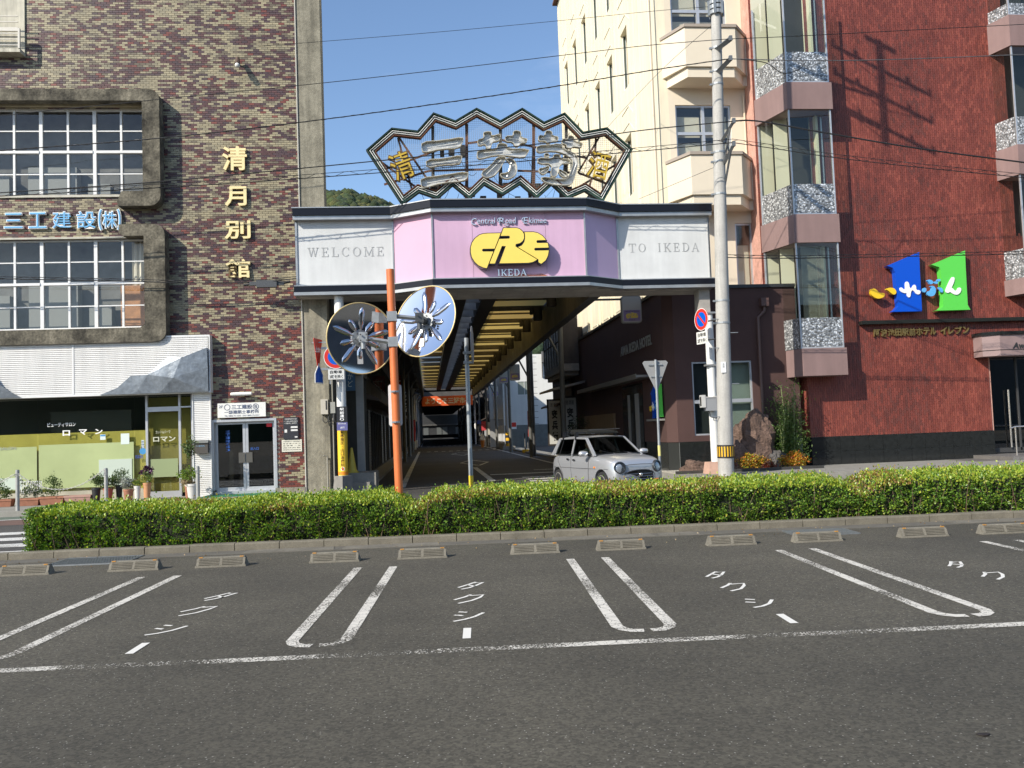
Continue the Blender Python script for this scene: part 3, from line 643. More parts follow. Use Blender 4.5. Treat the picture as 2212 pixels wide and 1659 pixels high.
mb = MB(); vtext(mb, '定休日', Z7(1383, 610, YS)[0], .085, Z7(1383, 575, YS)[1], Z7(1383, 655, YS)[1], wallf(YS-.014)); mb.build('lettering', tb, SG); mb = MB(); add_text(mb, '駐車場有', *zbox(Z7, 1312, 716, 1388, 752, YS), wallf(YS-.012), .002, .02); mb.build('lettering', tb, SG)
mb = MB(); a = zbox(Z7, 1370, 572, 1396, 660, YS); mb.box(a[0], YS-.008, a[2], a[1], YS-.002, a[3]); a = zbox(Z7, 1170, 508, 1252, 612, YS); mb.box(a[0], YS-.008, a[2], a[1], YS-.002, a[3]); a = zbox(Z7, 970, 518, 1022, 570, YS); mb.box(a[0], YS-.008, a[2], a[1], YS-.002, a[3])
mb.build('sticker', mat('sticker_white', (.62, .7, .66), .6), SG)
mb = MB(); a = zbox(Z7, 972, 522, 1020, 536, YS); mb.box(a[0], YS-.010, a[2], a[1], YS-.0085, a[3]); x_, z_ = Z7(1383, 680, YS); mb.lathe([(.09, 0), (.09, .004)], (x_, YS-.012, z_), 16, M=Matrix.Rotation(R(-90), 4, 'X'))
mb.build('sticker', mat('sticker_blue', (.05, .25, .5), .5), SG)
# salon door
dx0 = sx1; dx1 = Z2(1150, 1300, YS)[0]; zt_ = fz0-.05; zh = Z2(970, 1155, YS)[1]
mb = MB(); fr = .05
xm = Z2(1068, 1300, YS)[0]
for x in (dx0, xm-.02, dx1-.05): mb.box(x, YS-.05, 0, x+.06, YS+.05, zt_)
mb.box(dx0+.06, YS-.05, zh-.03, xm-.02, YS+.05, zh+.1); mb.box(xm+.04, YS-.05, zh+.06, dx1-.05, YS+.05, zh+.1); mb.box(dx0+.06, YS-.05, .0, xm-.02, YS+.05, .16); 
DF = mb.build('door_frame', sil_al, BB)
mb = MB(); mb.box(dx0+.06, YS, .16, xm-.02, YS+.008, zh-.03); mb.box(xm+.04, YS, .1, dx1-.05, YS+.008, zt_); mb.box(dx0+.06, YS, zh+.1, xm-.02, YS+.008, zt_); mb.build('pane', gl_s, DF)
mb = MB(); mb.box(dx0+.1, YS-.006, .55, xm-.06, YS-.002, 1.05); mb.build('frosted_film', mat('frost_green', (.25, .3, .15), .5), DF)
mb = MB(); mb.box(dx0+.02, YS+.16, 0.1, dx1-.02, YS+.2, 2.75); mb.build('inner_wall', mat('olive_wall', (.27, .24, .06), .8, nz=(3, .15)), BB)
mb = MB()
for i, (t0, t1) in enumerate([(1505, 1615), (1505, 1615)]): pass
add_text(mb, 'カット&パーマ', *zbox(Z7, 1508, 478, 1650, 510, YS), wallf(YS-.008), .003); add_text(mb, 'ロマン', *zbox(Z7, 1482, 536, 1700, 588, YS), wallf(YS-.008), .003, .03)
mb.build('lettering', mat('pale_lettering', (.5, .5, .38), .6), DF)
# ribbed pillar between the shop and the office door
px0 = Z2(1150, 1300, 23.9)[0]; px1 = Z2(1250, 1300, 23.9)[0]
ribbed(px0, px1, .06, fz0-.05, 23.9, .05, .026).build('ribbed_pillar', rib_m, BB)
mb = MB(); mb.box(px0-.02, 23.88, .0, px0-.001, 24.4, fz0-.05); mb.box(px1+.001, 23.88, .0, px1+.02, 24.1, fz0-.05); mb.box(px0, 23.89, .0, px1, 24.3, .06); mb.box(px0, 23.952, .06, px1, 24.3, fz0-.05); mb.build('pillar_trim', white_al, BB)
# mail box
a = zbox(Z7, 1862, 572, 2028, 700, 23.75)
MBX = thing('mailbox', 'dark grey steel mailbox on the ribbed white pillar', 'mailbox', (a[0], 23.75, a[2]))
mb = MB(); mb.box(a[0]+.03, 23.72, a[2], a[1]-.04, 23.88, a[3]-.08); mb.build('box', mat('mailbox_grey', (.12, .11, .10), .4, .4), MBX)
mb = MB(); mb.box(a[0]+.01, 23.68, a[3]-.08, a[1]-.02, 23.885, a[3]); mb.build('lid', mat('mailbox_steel', (.42, .41, .38), .35, .7), MBX)
mb = MB(); add_text(mb, '三工建設(株)', a[0]+.1, a[1]-.12, a[2]+.17, a[2]+.22, wallf(23.719), .002); mb.build('lettering', mat('steelblue_letter', (.2, .35, .5), .5), MBX)
# office double door
YD = YB+.18
DD = MB(); t = .06
DD.box(d0, YB-.02, .05, d0+t, YB+.25, dtop-.002); DD.box(d1-t, YB-.02, .05, d1, YB+.25, dtop-.002); DD.box(d0+t, YB-.02, dtop-.07, d1-t, YB+.25, dtop-.002); DD.box(d0+t, YB-.02, 0.0, d1-t, YB+.3, .1)
DF = DD.build('door_frame', sil_al, BB); xm = (d0+d1)/2
for s_, a0, a1 in ((-1, d0+t, xm-.004), (1, xm+.004, d1-t)):
    m_ = MB(); m_.box(a0, YD-.02, .1, a0+.07, YD+.03, dtop-.072); m_.box(a1-.07, YD-.02, .1, a1, YD+.03, dtop-.072); m_.box(a0+.07, YD-.02, .1, a1-.07, YD+.03, .2); m_.box(a0+.07, YD-.02, dtop-.14, a1-.07, YD+.03, dtop-.072)
    L_ = m_.build('door', sil_al, BB); m_ = MB(); m_.box(a0+.07, YD, .2, a1-.07, YD+.01, dtop-.14); m_.build('pane', glass('door_glass', (.3, .33, .33), 0, 1.2), L_)
    hx = xm+s_*.1; zc = Z2(1440, 1435, YD)[1]; m_ = MB(); m_.box(hx-.085, YD-.06, zc-.14, hx+.085, YD-.045, zc+.14); m_.box(hx-.02, YD-.045, zc-.1, hx+.02, YD-.02, zc+.1); m_.build('handle', mat('handle_bronze', (.16, .15, .13), .35, .6), L_)
mb = MB(); mb.box(d0+.06, YB+1.2, 0, d1-.06, YB+1.25, 2.1); mb.build('hall', mat('hall_dark', (.03, .032, .035), .6), BB)
mb = MB(); vtext(mb, '三工建設(株)', Z2(1353, 1330, YD)[0], .12, Z2(1353, 1275, YD)[1], Z2(1353, 1400, YD)[1], wallf(YD-.006), .003, .02); add_text(mb, '出入口', *zbox(Z2, 1488, 1372, 1536, 1390, YD), wallf(YD-.006), .003, .02)
mb.build('lettering', mat('door_blue', (.03, .10, .35), .4), BB)
mb = MB(); a = zbox(Z2, 1582, 1222, 1614, 1252, YD); mb.box(a[0], YD-.008, a[2], a[1], YD-.004, a[3]); mb.build('sticker', mat('sticker_red', (.6, .02, .03), .5), BB)
mb = MB(); mb.box(d0-.1, 23.3, -.01, d1+.1, 23.97, .03); mb.build('door_mat', mat('green_mat', (.02, .16, .07), .9, nz=(60, .3)), BB)
# sign above the door
a = zbox(Z2, 1293, 1110, 1578, 1195, YB-.06)
SN = thing('sign_board', 'white oblong office sign with blue-grey lettering above the double door', 'sign', ((a[0]+a[1])/2, YB-.06, a[2]))
mb = MB(); mb.box(a[0], YB-.08, a[2], a[1], YB-.002, a[3]); mb.build('panel', mat('sign_white', (.72, .72, .68), .5, nz=(5, .08)), SN)
sgm = mat('sign_slate', (.09, .11, .17), .5); mb = MB(); fn = wallf(YB-.081); w_, h_ = a[1]-a[0], a[3]-a[2]
def rel(x0, x1, z0, z1): return (a[0]+w_*x0, a[0]+w_*x1, a[2]+h_*z0, a[2]+h_*z1)
add_text(mb, '2F', *rel(.03, .11, .68, .86), fn, .004); add_text(mb, '三工建設', *rel(.29, .72, .56, .88), fn, .004, .02); add_text(mb, '株', *rel(.76, .83, .58, .84), fn, .004); add_text(mb, '一級建築士事務所', *rel(.14, .86, .24, .50), fn, .004, .015)
add_text(mb, 'TEL 0883-72-1233   FAX 0883-72-2331', *rel(.14, .86, .06, .16), fn, .003)
for cx, rr in ((.2, .055), (.795, .055)):
    c_ = [(a[0]+w_*cx+rr*math.cos(q)*1.35, a[2]+h_*.71+rr*1.35*math.sin(q)) for q in np.linspace(0, 2*math.pi, 25)]; ribbon(mb, c_, .016, lambda x, z: (x, YB-.0845, z))
mb.build('lettering', sgm, SN)
# lamp above
x_, z_ = Z2(1433, 1057, YB-.15)
LP = thing('wall_lamp', 'white capsule wall lamp above the office sign', 'lamp', (x_, YB, z_))
mb = MB(); mb.lathe([(.025, -.29), (.045, -.27), (.05, -.16), (.05, .16), (.045, .27), (.025, .29)], (x_, YB-.15, z_), 14, M=Matrix.Rotation(R(90), 4, 'Y')); mb.build('shade', mat('opal_white', (.75, .74, .7), .35), LP, smooth=40)
mb = MB(); mb.box(x_-.05, YB-.15, z_-.075, x_+.07, YB, z_+.075); mb.build('bracket', mat('lamp_brown', (.3, .22, .12), .5, .3), LP)
# notice board and paper beside the door
a = zbox(Z2, 1683, 1195, 1772, 1325, YB-.03); NB = thing('notice_board', 'black notice board with white slips right of the office door', 'notice board', (a[0], YB, a[2]))
mb = MB(); mb.box(a[0], YB-.05, a[2], a[1], YB-.002, a[3]); mb.build('board', mat('board_black', (.03, .03, .035), .4), NB)
mb = MB(); fn = wallf(YB-.052); w_, h_ = a[1]-a[0], a[3]-a[2]
for q in ((.5, .95, .5, .58), (.5, .95, .36, .44), (.08, .25, .3, .44), (.75, .93, .06, .12)): b = rel(*q); mb.box(b[0], YB-.055, b[2], b[1], YB-.051, b[3])
add_text(mb, '池田駅前町内会', *rel(.1, .9, .88, .95), fn, .002); add_text(mb, '三工建設 事務所案内', *rel(.05, .95, .78, .84), fn, .002); add_text(mb, '一級建築士事務所', *rel(.05, .9, .69, .75), fn, .002)
mb.build('slip', mat('paper_white', (.65, .65, .62), .7), NB)
a = zbox(Z2, 1673, 1328, 1792, 1400, YB-.03); PP = thing('notice_paper', 'cream notice sheet fixed under the black notice board', 'notice', (a[0], YB, a[2]))
mb = MB(); mb.box(a[0], YB-.02, a[2], a[1], YB-.002, a[3]); mb.build('sheet', mat('paper_cream', (.62, .6, .5), .7), PP); w_, h_ = a[1]-a[0], a[3]-a[2]
mb = MB()
for i in range(5): add_text(mb, ['工事現場及び一般共同組合', '建 設 業 の 許 可', '登 録 票  一 級', '業務 内容 表示 規定', '事務所の名称所在地'][i], *rel(.06, .94, .8-i*.17, .88-i*.17), wallf(YB-.021), .001)
mb.build('lettering', tk, PP)
# --- raised lettering on the wall
gold = mat('gold_letter', (.80, .66, .34), .55, nz=(6, .08)); gdark = mat('letter_edge', (.12, .08, .03), .7)
LT = thing('wall_lettering', 'column of four large raised cream-gold characters on the tiled wall', 'lettering', (Z1(1530, 1040, YB)[0], YB, Z1(1530, 1560, YB)[1]))
for ch, c in zip('清月別館', ((1450, 955, 1612, 1112), (1468, 1217, 1610, 1345), (1466, 1440, 1636, 1560), None)):
    a = zbox(Z1, *c, YB-.09) if c else zbox(Z2, 1340, 256, 1485, 367, YB-.09)
    mb = MB(); add_text(mb, ch, a[0], a[1], a[2], a[3], wallf(YB-.03), .06, .02); mb.build('letter', gold, LT)
    mb = MB(); add_text(mb, ch, a[0]+.01, a[1]-.01, a[2]+.01, a[3]-.01, wallf(YB-.002), .027, .0); mb.build('letter_back', gdark, LT)
sky_b = mat('skyblue_letter', (.13, .40, .68), .5); 
L2 = thing('company_lettering', 'row of light blue characters outlined in white between the two window bands', 'lettering', (Z1(80, 1440, YB)[0], YB, Z1(80, 1500, YB)[1]))
for ch, c in zip('三工建設', ((22, 1388, 150, 1494), (182, 1383, 305, 1494), (338, 1380, 468, 1494), (497, 1376, 630, 1494))):
    a = zbox(Z1, *c, YB-.09)
    mb = MB(); add_text(mb, ch, a[0]-.0, a[1]+.0, a[2]-.0, a[3]+.0, wallf(YB-.02), .06, .028); O = mb.build('letter_back', tw, L2)
    mb = MB(); add_text(mb, ch, a[0]+.02, a[1]-.02, a[2]+.02, a[3]-.02, wallf(YB-.081), .012, .0); mb.build('letter', sky_b, L2)
a = zbox(Z1, 668, 1378, 762, 1490, YB-.09); mb = MB(); add_text(mb, '株', a[0]-.01, a[1]+.01, a[2]-.01, a[3]+.01, wallf(YB-.02), .06, .03)
for s_ in (-1, 1):
    cx = (a[0]+a[1])/2; cz = (a[2]+a[3])/2; c_ = [(cx+s_*(.19+.08*math.cos(q)), cz+.30*math.sin(q)) for q in np.linspace(-1.3, 1.3, 9)]; mb.front(stroke_poly([(x, z, .075) for x, z in c_], .1), YB-.08, YB-.02)
mb.build('letter_back', tw, L2)
mb = MB(); add_text(mb, '株', a[0]+.015, a[1]-.015, a[2]+.02, a[3]-.02, wallf(YB-.081), .012, .0)
for s_ in (-1, 1):
    c_ = [(cx+s_*(.19+.08*math.cos(q)), cz+.29*math.sin(q)) for q in np.linspace(-1.25, 1.25, 9)]; mb.front(stroke_poly([(x, z, .035) for x, z in c_], .05), YB-.093, YB-.081)
mb.build('letter', sky_b, L2)
# flood lamp high on the wall
x_, z_ = Z1(1555, 405, YB-.25); FL = thing('wall_spotlight', 'small rusty spotlight high on the tiled wall above the gold characters', 'lamp', (x_, YB, z_))
mb = MB(); mb.cyl((x_-.02, YB-.02, z_+.02), (x_-.03, YB-.2, z_+.14), .02, n=8); mb.cyl((x_-.03, YB-.14, z_+.16), (x_-.01, YB-.32, z_-.1), .05, .085, 12); mb.build('housing', mat('lamp_housing', (.12, .08, .06), .6, .3), FL)
mb = MB(); mb.lathe([(.02, -.04), (.06, -.02), (.07, .02), (.06, .05)], (x_-.0, YB-.34, z_-.13), 12, M=Matrix.Rotation(R(120), 4, 'X')); mb.build('bulb', mat('opal_white', (.75, .74, .7), .35), FL, smooth=True)
# cable junction box hanging on the aerial cable
a = zbox(Z2, 1480, 382, 1690, 425, YB-.5); JB = thing('cable_junction_box', 'grey aerial cable junction box hanging beside the last gold character', 'junction box', ((a[0]+a[1])/2, YB-.5, (a[2]+a[3])/2)); xm, zm = (a[0]+a[1])/2, (a[2]+a[3])/2
mb = MB(); mb.box(xm-.27, YB-.58, zm-.1, xm+.27, YB-.42, zm+.09); mb.box(xm-.46, YB-.54, zm-.04, xm-.27, YB-.46, zm+.06); mb.box(xm+.27, YB-.54, zm-.04, xm+.46, YB-.46, zm+.06); mb.build('case', mat('box_dark', (.06, .065, .07), .5), JB)
mb = MB(); mb.cyl((xm-.4, YB-.5, zm), (xm-.62, YB-.5, zm-.02), .035, n=8); mb.cyl((xm+.4, YB-.5, zm), (xm+.62, YB-.5, zm+.06), .035, n=8); mb.build('gland', tk, JB)
# ------------------------------------------------------------------ GATE over the street
Z3 = lambda a, b, Y: S(1100+a/1.229, 300+b/1.229, Y)
ZL = lambda a, b, Y: S(1830+a/5.53, 840+b/5.53, Y)
Z6 = lambda a, b, Y: S(1400+a/1.9235, 400+b/1.9235, Y)
ZN = lambda a, b, Y: S(1550+a/2.765, 480+b/2.765, Y)
YG, YC = 23.5, 22.8
GT = thing('street_gate', 'box-shaped welcome gate with pale grey and pink panels spanning the covered street', 'gate', (2.3, YG, 0))
navy = mat('band_navy', (.008, .009, .014), .3, 0, spec=.25); trimg = mat('trim_aluminium', (.42, .42, .41), .35, .6, nz=(4, .15)); greyp = mat('panel_grey', (.60, .61, .60), .42, nz=(.7, .1), nz2=(3, .04), streak=(5, .07)); 
pinkm = mat('panel_pink', (.57, .37, .51), .5, nz=(.6, .1), streak=(5, .07)); pinkl = mat('panel_pink_pale', (.60, .36, .47), .65, nz=(.6, .05), spec=.2); lilac = mat('panel_lilac', (.56, .40, .58), .38, nz=(.6, .06)); soff = mat('soffit_grey', (.35, .33, .30), .7, nz=(2, .25))  # lilac side brightened in colour because less sun reaches it
xa, xb, xe, xf = P(641, 550, YG)[0], P(850, 550, YG)[0], P(1335, 550, YG)[0], P(1532, 550, YG)[0]
xc, xd = P(935, 550, YC)[0], P(1265, 550, YC)[0]
pl = [(xa, YG), (xb, YG), (xc, YC), (xd, YC), (xe, YG), (xf, YG)]
def band(off, z0, z1, m, name, back=None, ext=.06):
    fr = [(x, y-off) for x, y in pl]; fr[0] = (fr[0][0]-ext, fr[0][1]); fr[-1] = (fr[-1][0]+ext, fr[-1][1])
    k = off*.35; fr[1] = (fr[1][0]-k*.6, fr[1][1]); fr[2] = (fr[2][0]-k*.4, fr[2][1]); fr[3] = (fr[3][0]+k*.4, fr[3][1]); fr[4] = (fr[4][0]+k*.6, fr[4][1])
    bk = [(x, y) for x, y in pl]; bk[0] = (fr[0][0], YG); bk[-1] = (fr[-1][0], YG)
    if back: bk = [(fr[0][0], back), (fr[-1][0], back)]; 
    mb = MB(); mb.plan(fr+bk[::-1], z0, z1); return mb.build(name, m, GT)
zt, zb = P(640, 450, YG-.25)[1], P(640, 638, YG-.25)[1]
band(.25, zt-.19, zt, navy, 'top_band', back=23.96); band(.20, zt-.30, zt-.192, trimg, 'top_trim')
band(.27, zt+.002, zt+.03, trimg, 'cap', back=23.97, ext=.08)
band(.20, zb+.25, zb+.28, trimg, 'bottom_trim'); band(.25, zb+.085, zb+.248, navy, 'bottom_band', back=23.9); band(.25, zb, zb+.083, trimg, 'bottom_edge', back=23.93)
zp0, zp1 = zb+.25, zt-.28
pm = [greyp, pinkl, pinkm, lilac, greyp]
panels = []
for i in range(5):
    (x0, y0), (x1, y1) = pl[i], pl[i+1]; mb = MB(); segs = [0, 1] if i != 2 else [0, .26, .74, 1]
    for a, b in zip(segs, segs[1:]):
        g = .004/max(abs(x1-x0), .1); a_, b_ = a+(g if a > 0 else 0), b-(g if b < 1 else 0)
        mb.plan([(x0+(x1-x0)*a_, y0+(y1-y0)*a_), (x0+(x1-x0)*b_, y0+(y1-y0)*b_), (x0+(x1-x0)*b_, y0+(y1-y0)*b_+.05), (x0+(x1-x0)*a_, y0+(y1-y0)*a_+.05)], zp0, zp1)
    panels.append(mb.build('panel', pm[i], GT, label=['pale grey panel reading WELCOME', 'pale pink side panel', 'pink centre panel with the emblem', 'shaded lilac side panel', 'pale grey panel reading TO IKEDA'][i]))
for i, (x, y) in enumerate(pl): mb = MB(); mb.box(x-.022, y-.03, zp0, x+.022, y+.02, zp1); mb.build('corner_trim', trimg, GT)
mb = MB(); mb.box(xf, YG-.03, zp0, xf+.03, 23.95, zp1); mb.build('corner_trim', trimg, GT)
mb = MB(); mb.box(xa-.03, YG-.03, zp0, xa-.0225, 23.95, zp1); mb.build('corner_trim', trimg, GT)
mb = MB(); 
for i in range(24):
    x0 = xa+.05+(xf-xa-.1)*i/24; x1 = xa+.05+(xf-xa-.1)*(i+1)/24-.006; yb_ = 23.93 if x0 < -2.75 else 24.55
    cxm = (x0+x1)/2; yf = YG+.02 if (cxm < xb or cxm > xe) else max(YC, YG-(YG-YC)*min((cxm-xb)/(xc-xb), (xe-cxm)/(xe-xd), 1))+.02
    mb.box(x0, yf, zb-.012, x1, yb_, zb-.0)
mb.build('soffit_boards', soff, GT)
mb = MB(); mb.box(xb, YG+.06, zb+.02, xe, 24.5, zt-.05); mb.box(xa+.02, YG+.06, zb+.3, xf-.02, 23.9, zt-.05); mb.build('core', mat('core_dark', (.05, .05, .05), .8), GT)
# serif capitals drawn stroke by stroke
def serif(mb, ch, x, z, w, h, f, d0, d1, tk=.13, tn=.05):
    T_, N_ = tk*h, tn*h; ser = .045*h; P_ = []
    def st(x0, y0, x1, y1, t): P_.append(stroke_poly([(x0*w, y0*h, t), (x1*w, y1*h, t)], t))
    def sf(xc_, y, wd=.34): P_.append([((xc_-wd/2)*w, y*h-ser*(y > .5)), ((xc_+wd/2)*w, y*h-ser*(y > .5)), ((xc_+wd/2)*w, y*h+ser*(y <= .5)), ((xc_-wd/2)*w, y*h+ser*(y <= .5))])
    def arc_(cx, cy, rx, ry, a0, a1, n=14, thick=None):
        q = []
        for i in range(n+1):
            a = R(a0+(a1-a0)*i/n); t = N_+(T_-N_)*abs(math.cos(a))**1.3; q.append(((cx+rx*math.cos(a))*w, (cy+ry*math.sin(a))*h, t))
        P_.append(stroke_poly(q, 0))
    if ch == 'I': st(.5, 0, .5, 1, T_); sf(.5, 0, .7); sf(.5, 1, .7)
    if ch == 'L': st(.25, 0, .25, 1, T_); sf(.25, 1, .5); st(.0, .03, .95, .03, N_*1.2); st(.92, .0, .92, .28, N_)
    if ch == 'E': st(.25, 0, .25, 1, T_); st(0, .03, .92, .03, N_*1.2); st(0, .97, .88, .97, N_*1.2); st(.25, .52, .68, .52, N_); st(.9, 0, .9, .27, N_); st(.86, .74, .86, 1, N_); st(.66, .4, .66, .64, N_)
    if ch == 'T': st(.5, 0, .5, 1, T_); sf(.5, 0, .5); st(.02, .97, .98, .97, N_*1.2); st(.04, .72, .04, 1, N_); st(.96, .72, .96, 1, N_)
    if ch == 'O': arc_(.5, .5, .42, .47, 0, 360, 28)
    if ch == 'C': arc_(.52, .5, .43, .47, 38, 322, 22); st(.87, .68, .87, 1, N_)
    if ch == 'D': st(.22, 0, .22, 1, T_); sf(.2, 0, .4); sf(.2, 1, .4); st(.2, .03, .45, .03, N_); st(.2, .97, .45, .97, N_); arc_(.42, .5, .46, .47, -90, 90, 14)
    if ch == 'K': st(.22, 0, .22, 1, T_); sf(.2, 0, .42); sf(.2, 1, .42); st(.28, .42, .85, .97, N_); sf(.84, 1, .3); st(.42, .55, .86, .03, T_); sf(.86, 0, .3)
    if ch == 'A': st(.5, .97, .1, .03, N_); st(.48, .98, .84, .03, T_); st(.25, .35, .68, .35, N_); sf(.1, 0, .3); sf(.86, 0, .32)
    if ch == 'M': st(.14, 0, .14, 1, N_); st(.86, 0, .86, 1, T_); st(.12, .97, .5, .12, T_); st(.5, .12, .86, .97, N_); sf(.12, 0, .26); sf(.88, 0, .28); sf(.12, 1, .24); sf(.9, 1, .26)
    if ch == 'W': st(.1, .97, .32, .05, T_); st(.32, .05, .5, .9, N_); st(.48, .95, .7, .05, T_); st(.7, .05, .9, .97, N_); sf(.1, 1, .26); sf(.5, 1, .24); sf(.9, 1, .24)
    for i, p in enumerate(P_):
        e = i*.0007; mb.prism([(x+a, z+b) for a, b in p], f, d0, d1+e)
def serif_text(mb, s, x0, x1, z0, z1, f, d0, d1, gap=.35, widths=None, **kw):
    W = {'I': .45, 'W': 1.25, 'M': 1.15, ' ': .9, 'L': .8, 'E': .82}; ws = [W.get(c, .95) for c in s]; tot = sum(ws)+gap*(len(s)-1); k = (x1-x0)/tot; x = x0
    for c, w_ in zip(s, ws):
        if c != ' ': serif(mb, c, x, z0, w_*k, z1-z0, f, d0, d1, **kw)
        x += (w_+gap)*k
fadeg = mat('faded_silver', (.36, .37, .37), .6, nz=(9, .25)); chrome = mat('chrome_letter', (.78, .74, .7), .18, .85)
a = zbox(Z3, 137, 828, 505, 873, YG); mb = MB(); serif_text(mb, 'WELCOME', a[0], a[1], a[2]-.0, a[3], wallf(YG), .001, .006); mb.build('lettering', fadeg, panels[0])
a = zbox(Z3, 1690, 808, 2030, 850, YG); mb = MB(); serif_text(mb, 'TO IKEDA', a[0], a[1], a[2], a[3], wallf(YG), .001, .006); mb.build('lettering', fadeg, panels[4])
mb = MB(); fn = wallf(YC-.02)
for s_, c in (('C', (135, 115, 255, 265)), ('entral', (265, 105, 660, 235)), ('R', (735, 105, 860, 240)), ('oad', (875, 97, 1110, 232)), ('E', (1270, 95, 1370, 232)), ('kimae', (1385, 97, 1772, 222))):
    add_text(mb, s_, *zbox(ZL, *c, YC), fn, .035, .0, .12)
for c in ([(745, 110), (710, 140), (715, 185), (760, 205)], [(1275, 100), (1238, 135), (1240, 180), (1290, 195)], [(815, 195), (850, 240), (900, 278), (945, 262)]):
    q = [ZL(x, y, YC) for x, y in c]; q = smooth_pts(q, 2, False); mb.front(stroke_poly([(x, z, .018) for x, z in q], .018), YC-.055, YC-.02)
mb.build('lettering', chrome, panels[2])
a = zbox(ZL, 705, 1228, 1340, 1368, YC); mb = MB(); serif_text(mb, 'IKEDA', a[0], a[1], a[2], a[3], wallf(YC-.02), .0, .05, gap=.12, tk=.17, tn=.09); mb.build('lettering', chrome, panels[2])
# emblem
LOGO = [[(490, 440), (780, 433), (650, 768), (395, 772), (378, 790), (378, 815), (398, 833), (620, 832), (478, 1195), (400, 1178), (300, 1130), (220, 1060), (160, 960), (132, 850), (132, 740), (160, 640), (225, 545), (320, 475), (400, 447)],
        [(845, 320), (1130, 320), (1200, 345), (1260, 400), (1288, 460), (1290, 540), (1260, 600), (1200, 648), (1110, 668), (1103, 722), (1575, 1005), (1480, 1060), (1380, 1077), (755, 1088), (895, 715), (808, 710), (655, 1092), (540, 1092), (752, 560), (965, 552), (980, 540), (980, 500), (965, 488), (782, 490)],
        [(1302, 410), (1490, 408), (1590, 430), (1690, 490), (1765, 580), (1580, 585), (1562, 600), (1562, 630), (1580, 648), (1805, 645), (1825, 745), (1530, 752), (1515, 768), (1515, 795), (1532, 812), (1830, 808), (1810, 920), (1760, 1020), (1665, 1098), (1608, 1065), (1605, 1005), (1162, 738), (1245, 700), (1300, 620), (1316, 540), (1314, 470)]]
def miter(pts, d, closed=True):
    n = len(pts); o = []
    ar = sum(pts[i][0]*pts[(i+1) % n][1]-pts[(i+1) % n][0]*pts[i][1] for i in range(n)) if closed else -1
    sg = 1 if ar < 0 else -1
    for i in range(n):
        p = Vector(pts[i]); a = Vector(pts[i-1]) if (closed or i > 0) else None; b = Vector(pts[(i+1) % n]) if (closed or i < n-1) else None
        e1 = (p-a).normalized() if a is not None and (p-a).length > 1e-9 else None; e2 = (b-p).normalized() if b is not None and (b-p).length > 1e-9 else None
        if e1 is None: e1 = e2
        if e2 is None: e2 = e1
        n1 = Vector((-e1.y, e1.x))*sg; n2 = Vector((-e2.y, e2.x))*sg; m = n1+n2
        if m.length < .35: m = n1
        else: m = m/max(m.dot(n1), .35*m.length)
        if m.length > 2.2: m = m.normalized()*2.2
        o.append((p.x+m.x*d, p.y+m.y*d))
    return o
logoW = [[ZL(x, y, YC-.28) for x, y in poly] for poly in LOGO]; lcx, lcz = ZL(980, 760, YC-.28); lw = ZL(1835, 760, YC-.28)[0]-ZL(130, 760, YC-.28)[0]
logoN = [[((x-lcx)/lw, (z-lcz)/lw) for x, z in p] for p in logoW]
blk = mat('emblem_black', (.012, .014, .013), .2); yl = mat('emblem_yellow', (.82, .62, .12), .45, nz=(3, .04))
for p in logoW:
    mb = MB(); mb.front(miter(p, .022), YC-.27, YC-.06); O = mb.build('emblem_body', blk, panels[2])
    mb = MB(); mb.front(p, YC-.285, YC-.272); mb.build('emblem_face', yl, panels[2])
# rust bloom below the emblem is wear in the paint
mb = MB(); a = zbox(ZL, 690, 1290, 1850, 1440, YC); q = [(a[0], a[2]), (a[1]+.02, a[2]), (a[1]-.1, a[3]-.08), (a[1]-.3, a[3]), (a[0]+.4, a[3]-.05), (a[0]+.05, a[3]-.12)]; 
rust_t = bpy.data.materials.new('rust_stain'); rust_t.use_nodes = True; N = rust_t.node_tree.nodes; L = rust_t.node_tree.links; bb = N['Principled BSDF']; bb.inputs['Base Color'].default_value = (.55, .19, .07, 1)
g_ = N.new('ShaderNodeNewGeometry'); n_ = N.new('ShaderNodeTexNoise'); n_.inputs['Scale'].default_value = 2.6; n_.inputs['Detail'].default_value = 6; L.new(g_.outputs[0], n_.inputs[0])
sp_ = N.new('ShaderNodeSeparateXYZ'); L.new(g_.outputs[0], sp_.inputs[0]); mr_ = N.new('ShaderNodeMapRange'); mr_.inputs[1].default_value = a[2]; mr_.inputs[2].default_value = a[3]+.05; mr_.inputs[3].default_value = .75; mr_.inputs[4].default_value = -.1; L.new(sp_.outputs[2], mr_.inputs[0])
m2_ = N.new('ShaderNodeMath'); m2_.operation = 'MULTIPLY'; L.new(mr_.outputs[0], m2_.inputs[0]); L.new(n_.outputs[0], m2_.inputs[1]); m2_.use_clamp = True
m3_ = N.new('ShaderNodeMapRange'); m3_.inputs[1].default_value = .08; m3_.inputs[2].default_value = .42; m3_.inputs[4].default_value = .9; L.new(m2_.outputs[0], m3_.inputs[0]); L.new(m3_.outputs[0], bb.inputs['Alpha'])
mb.front(q, YC-.004, YC-.002); mb.build('rust_stain', rust_t, panels[2])
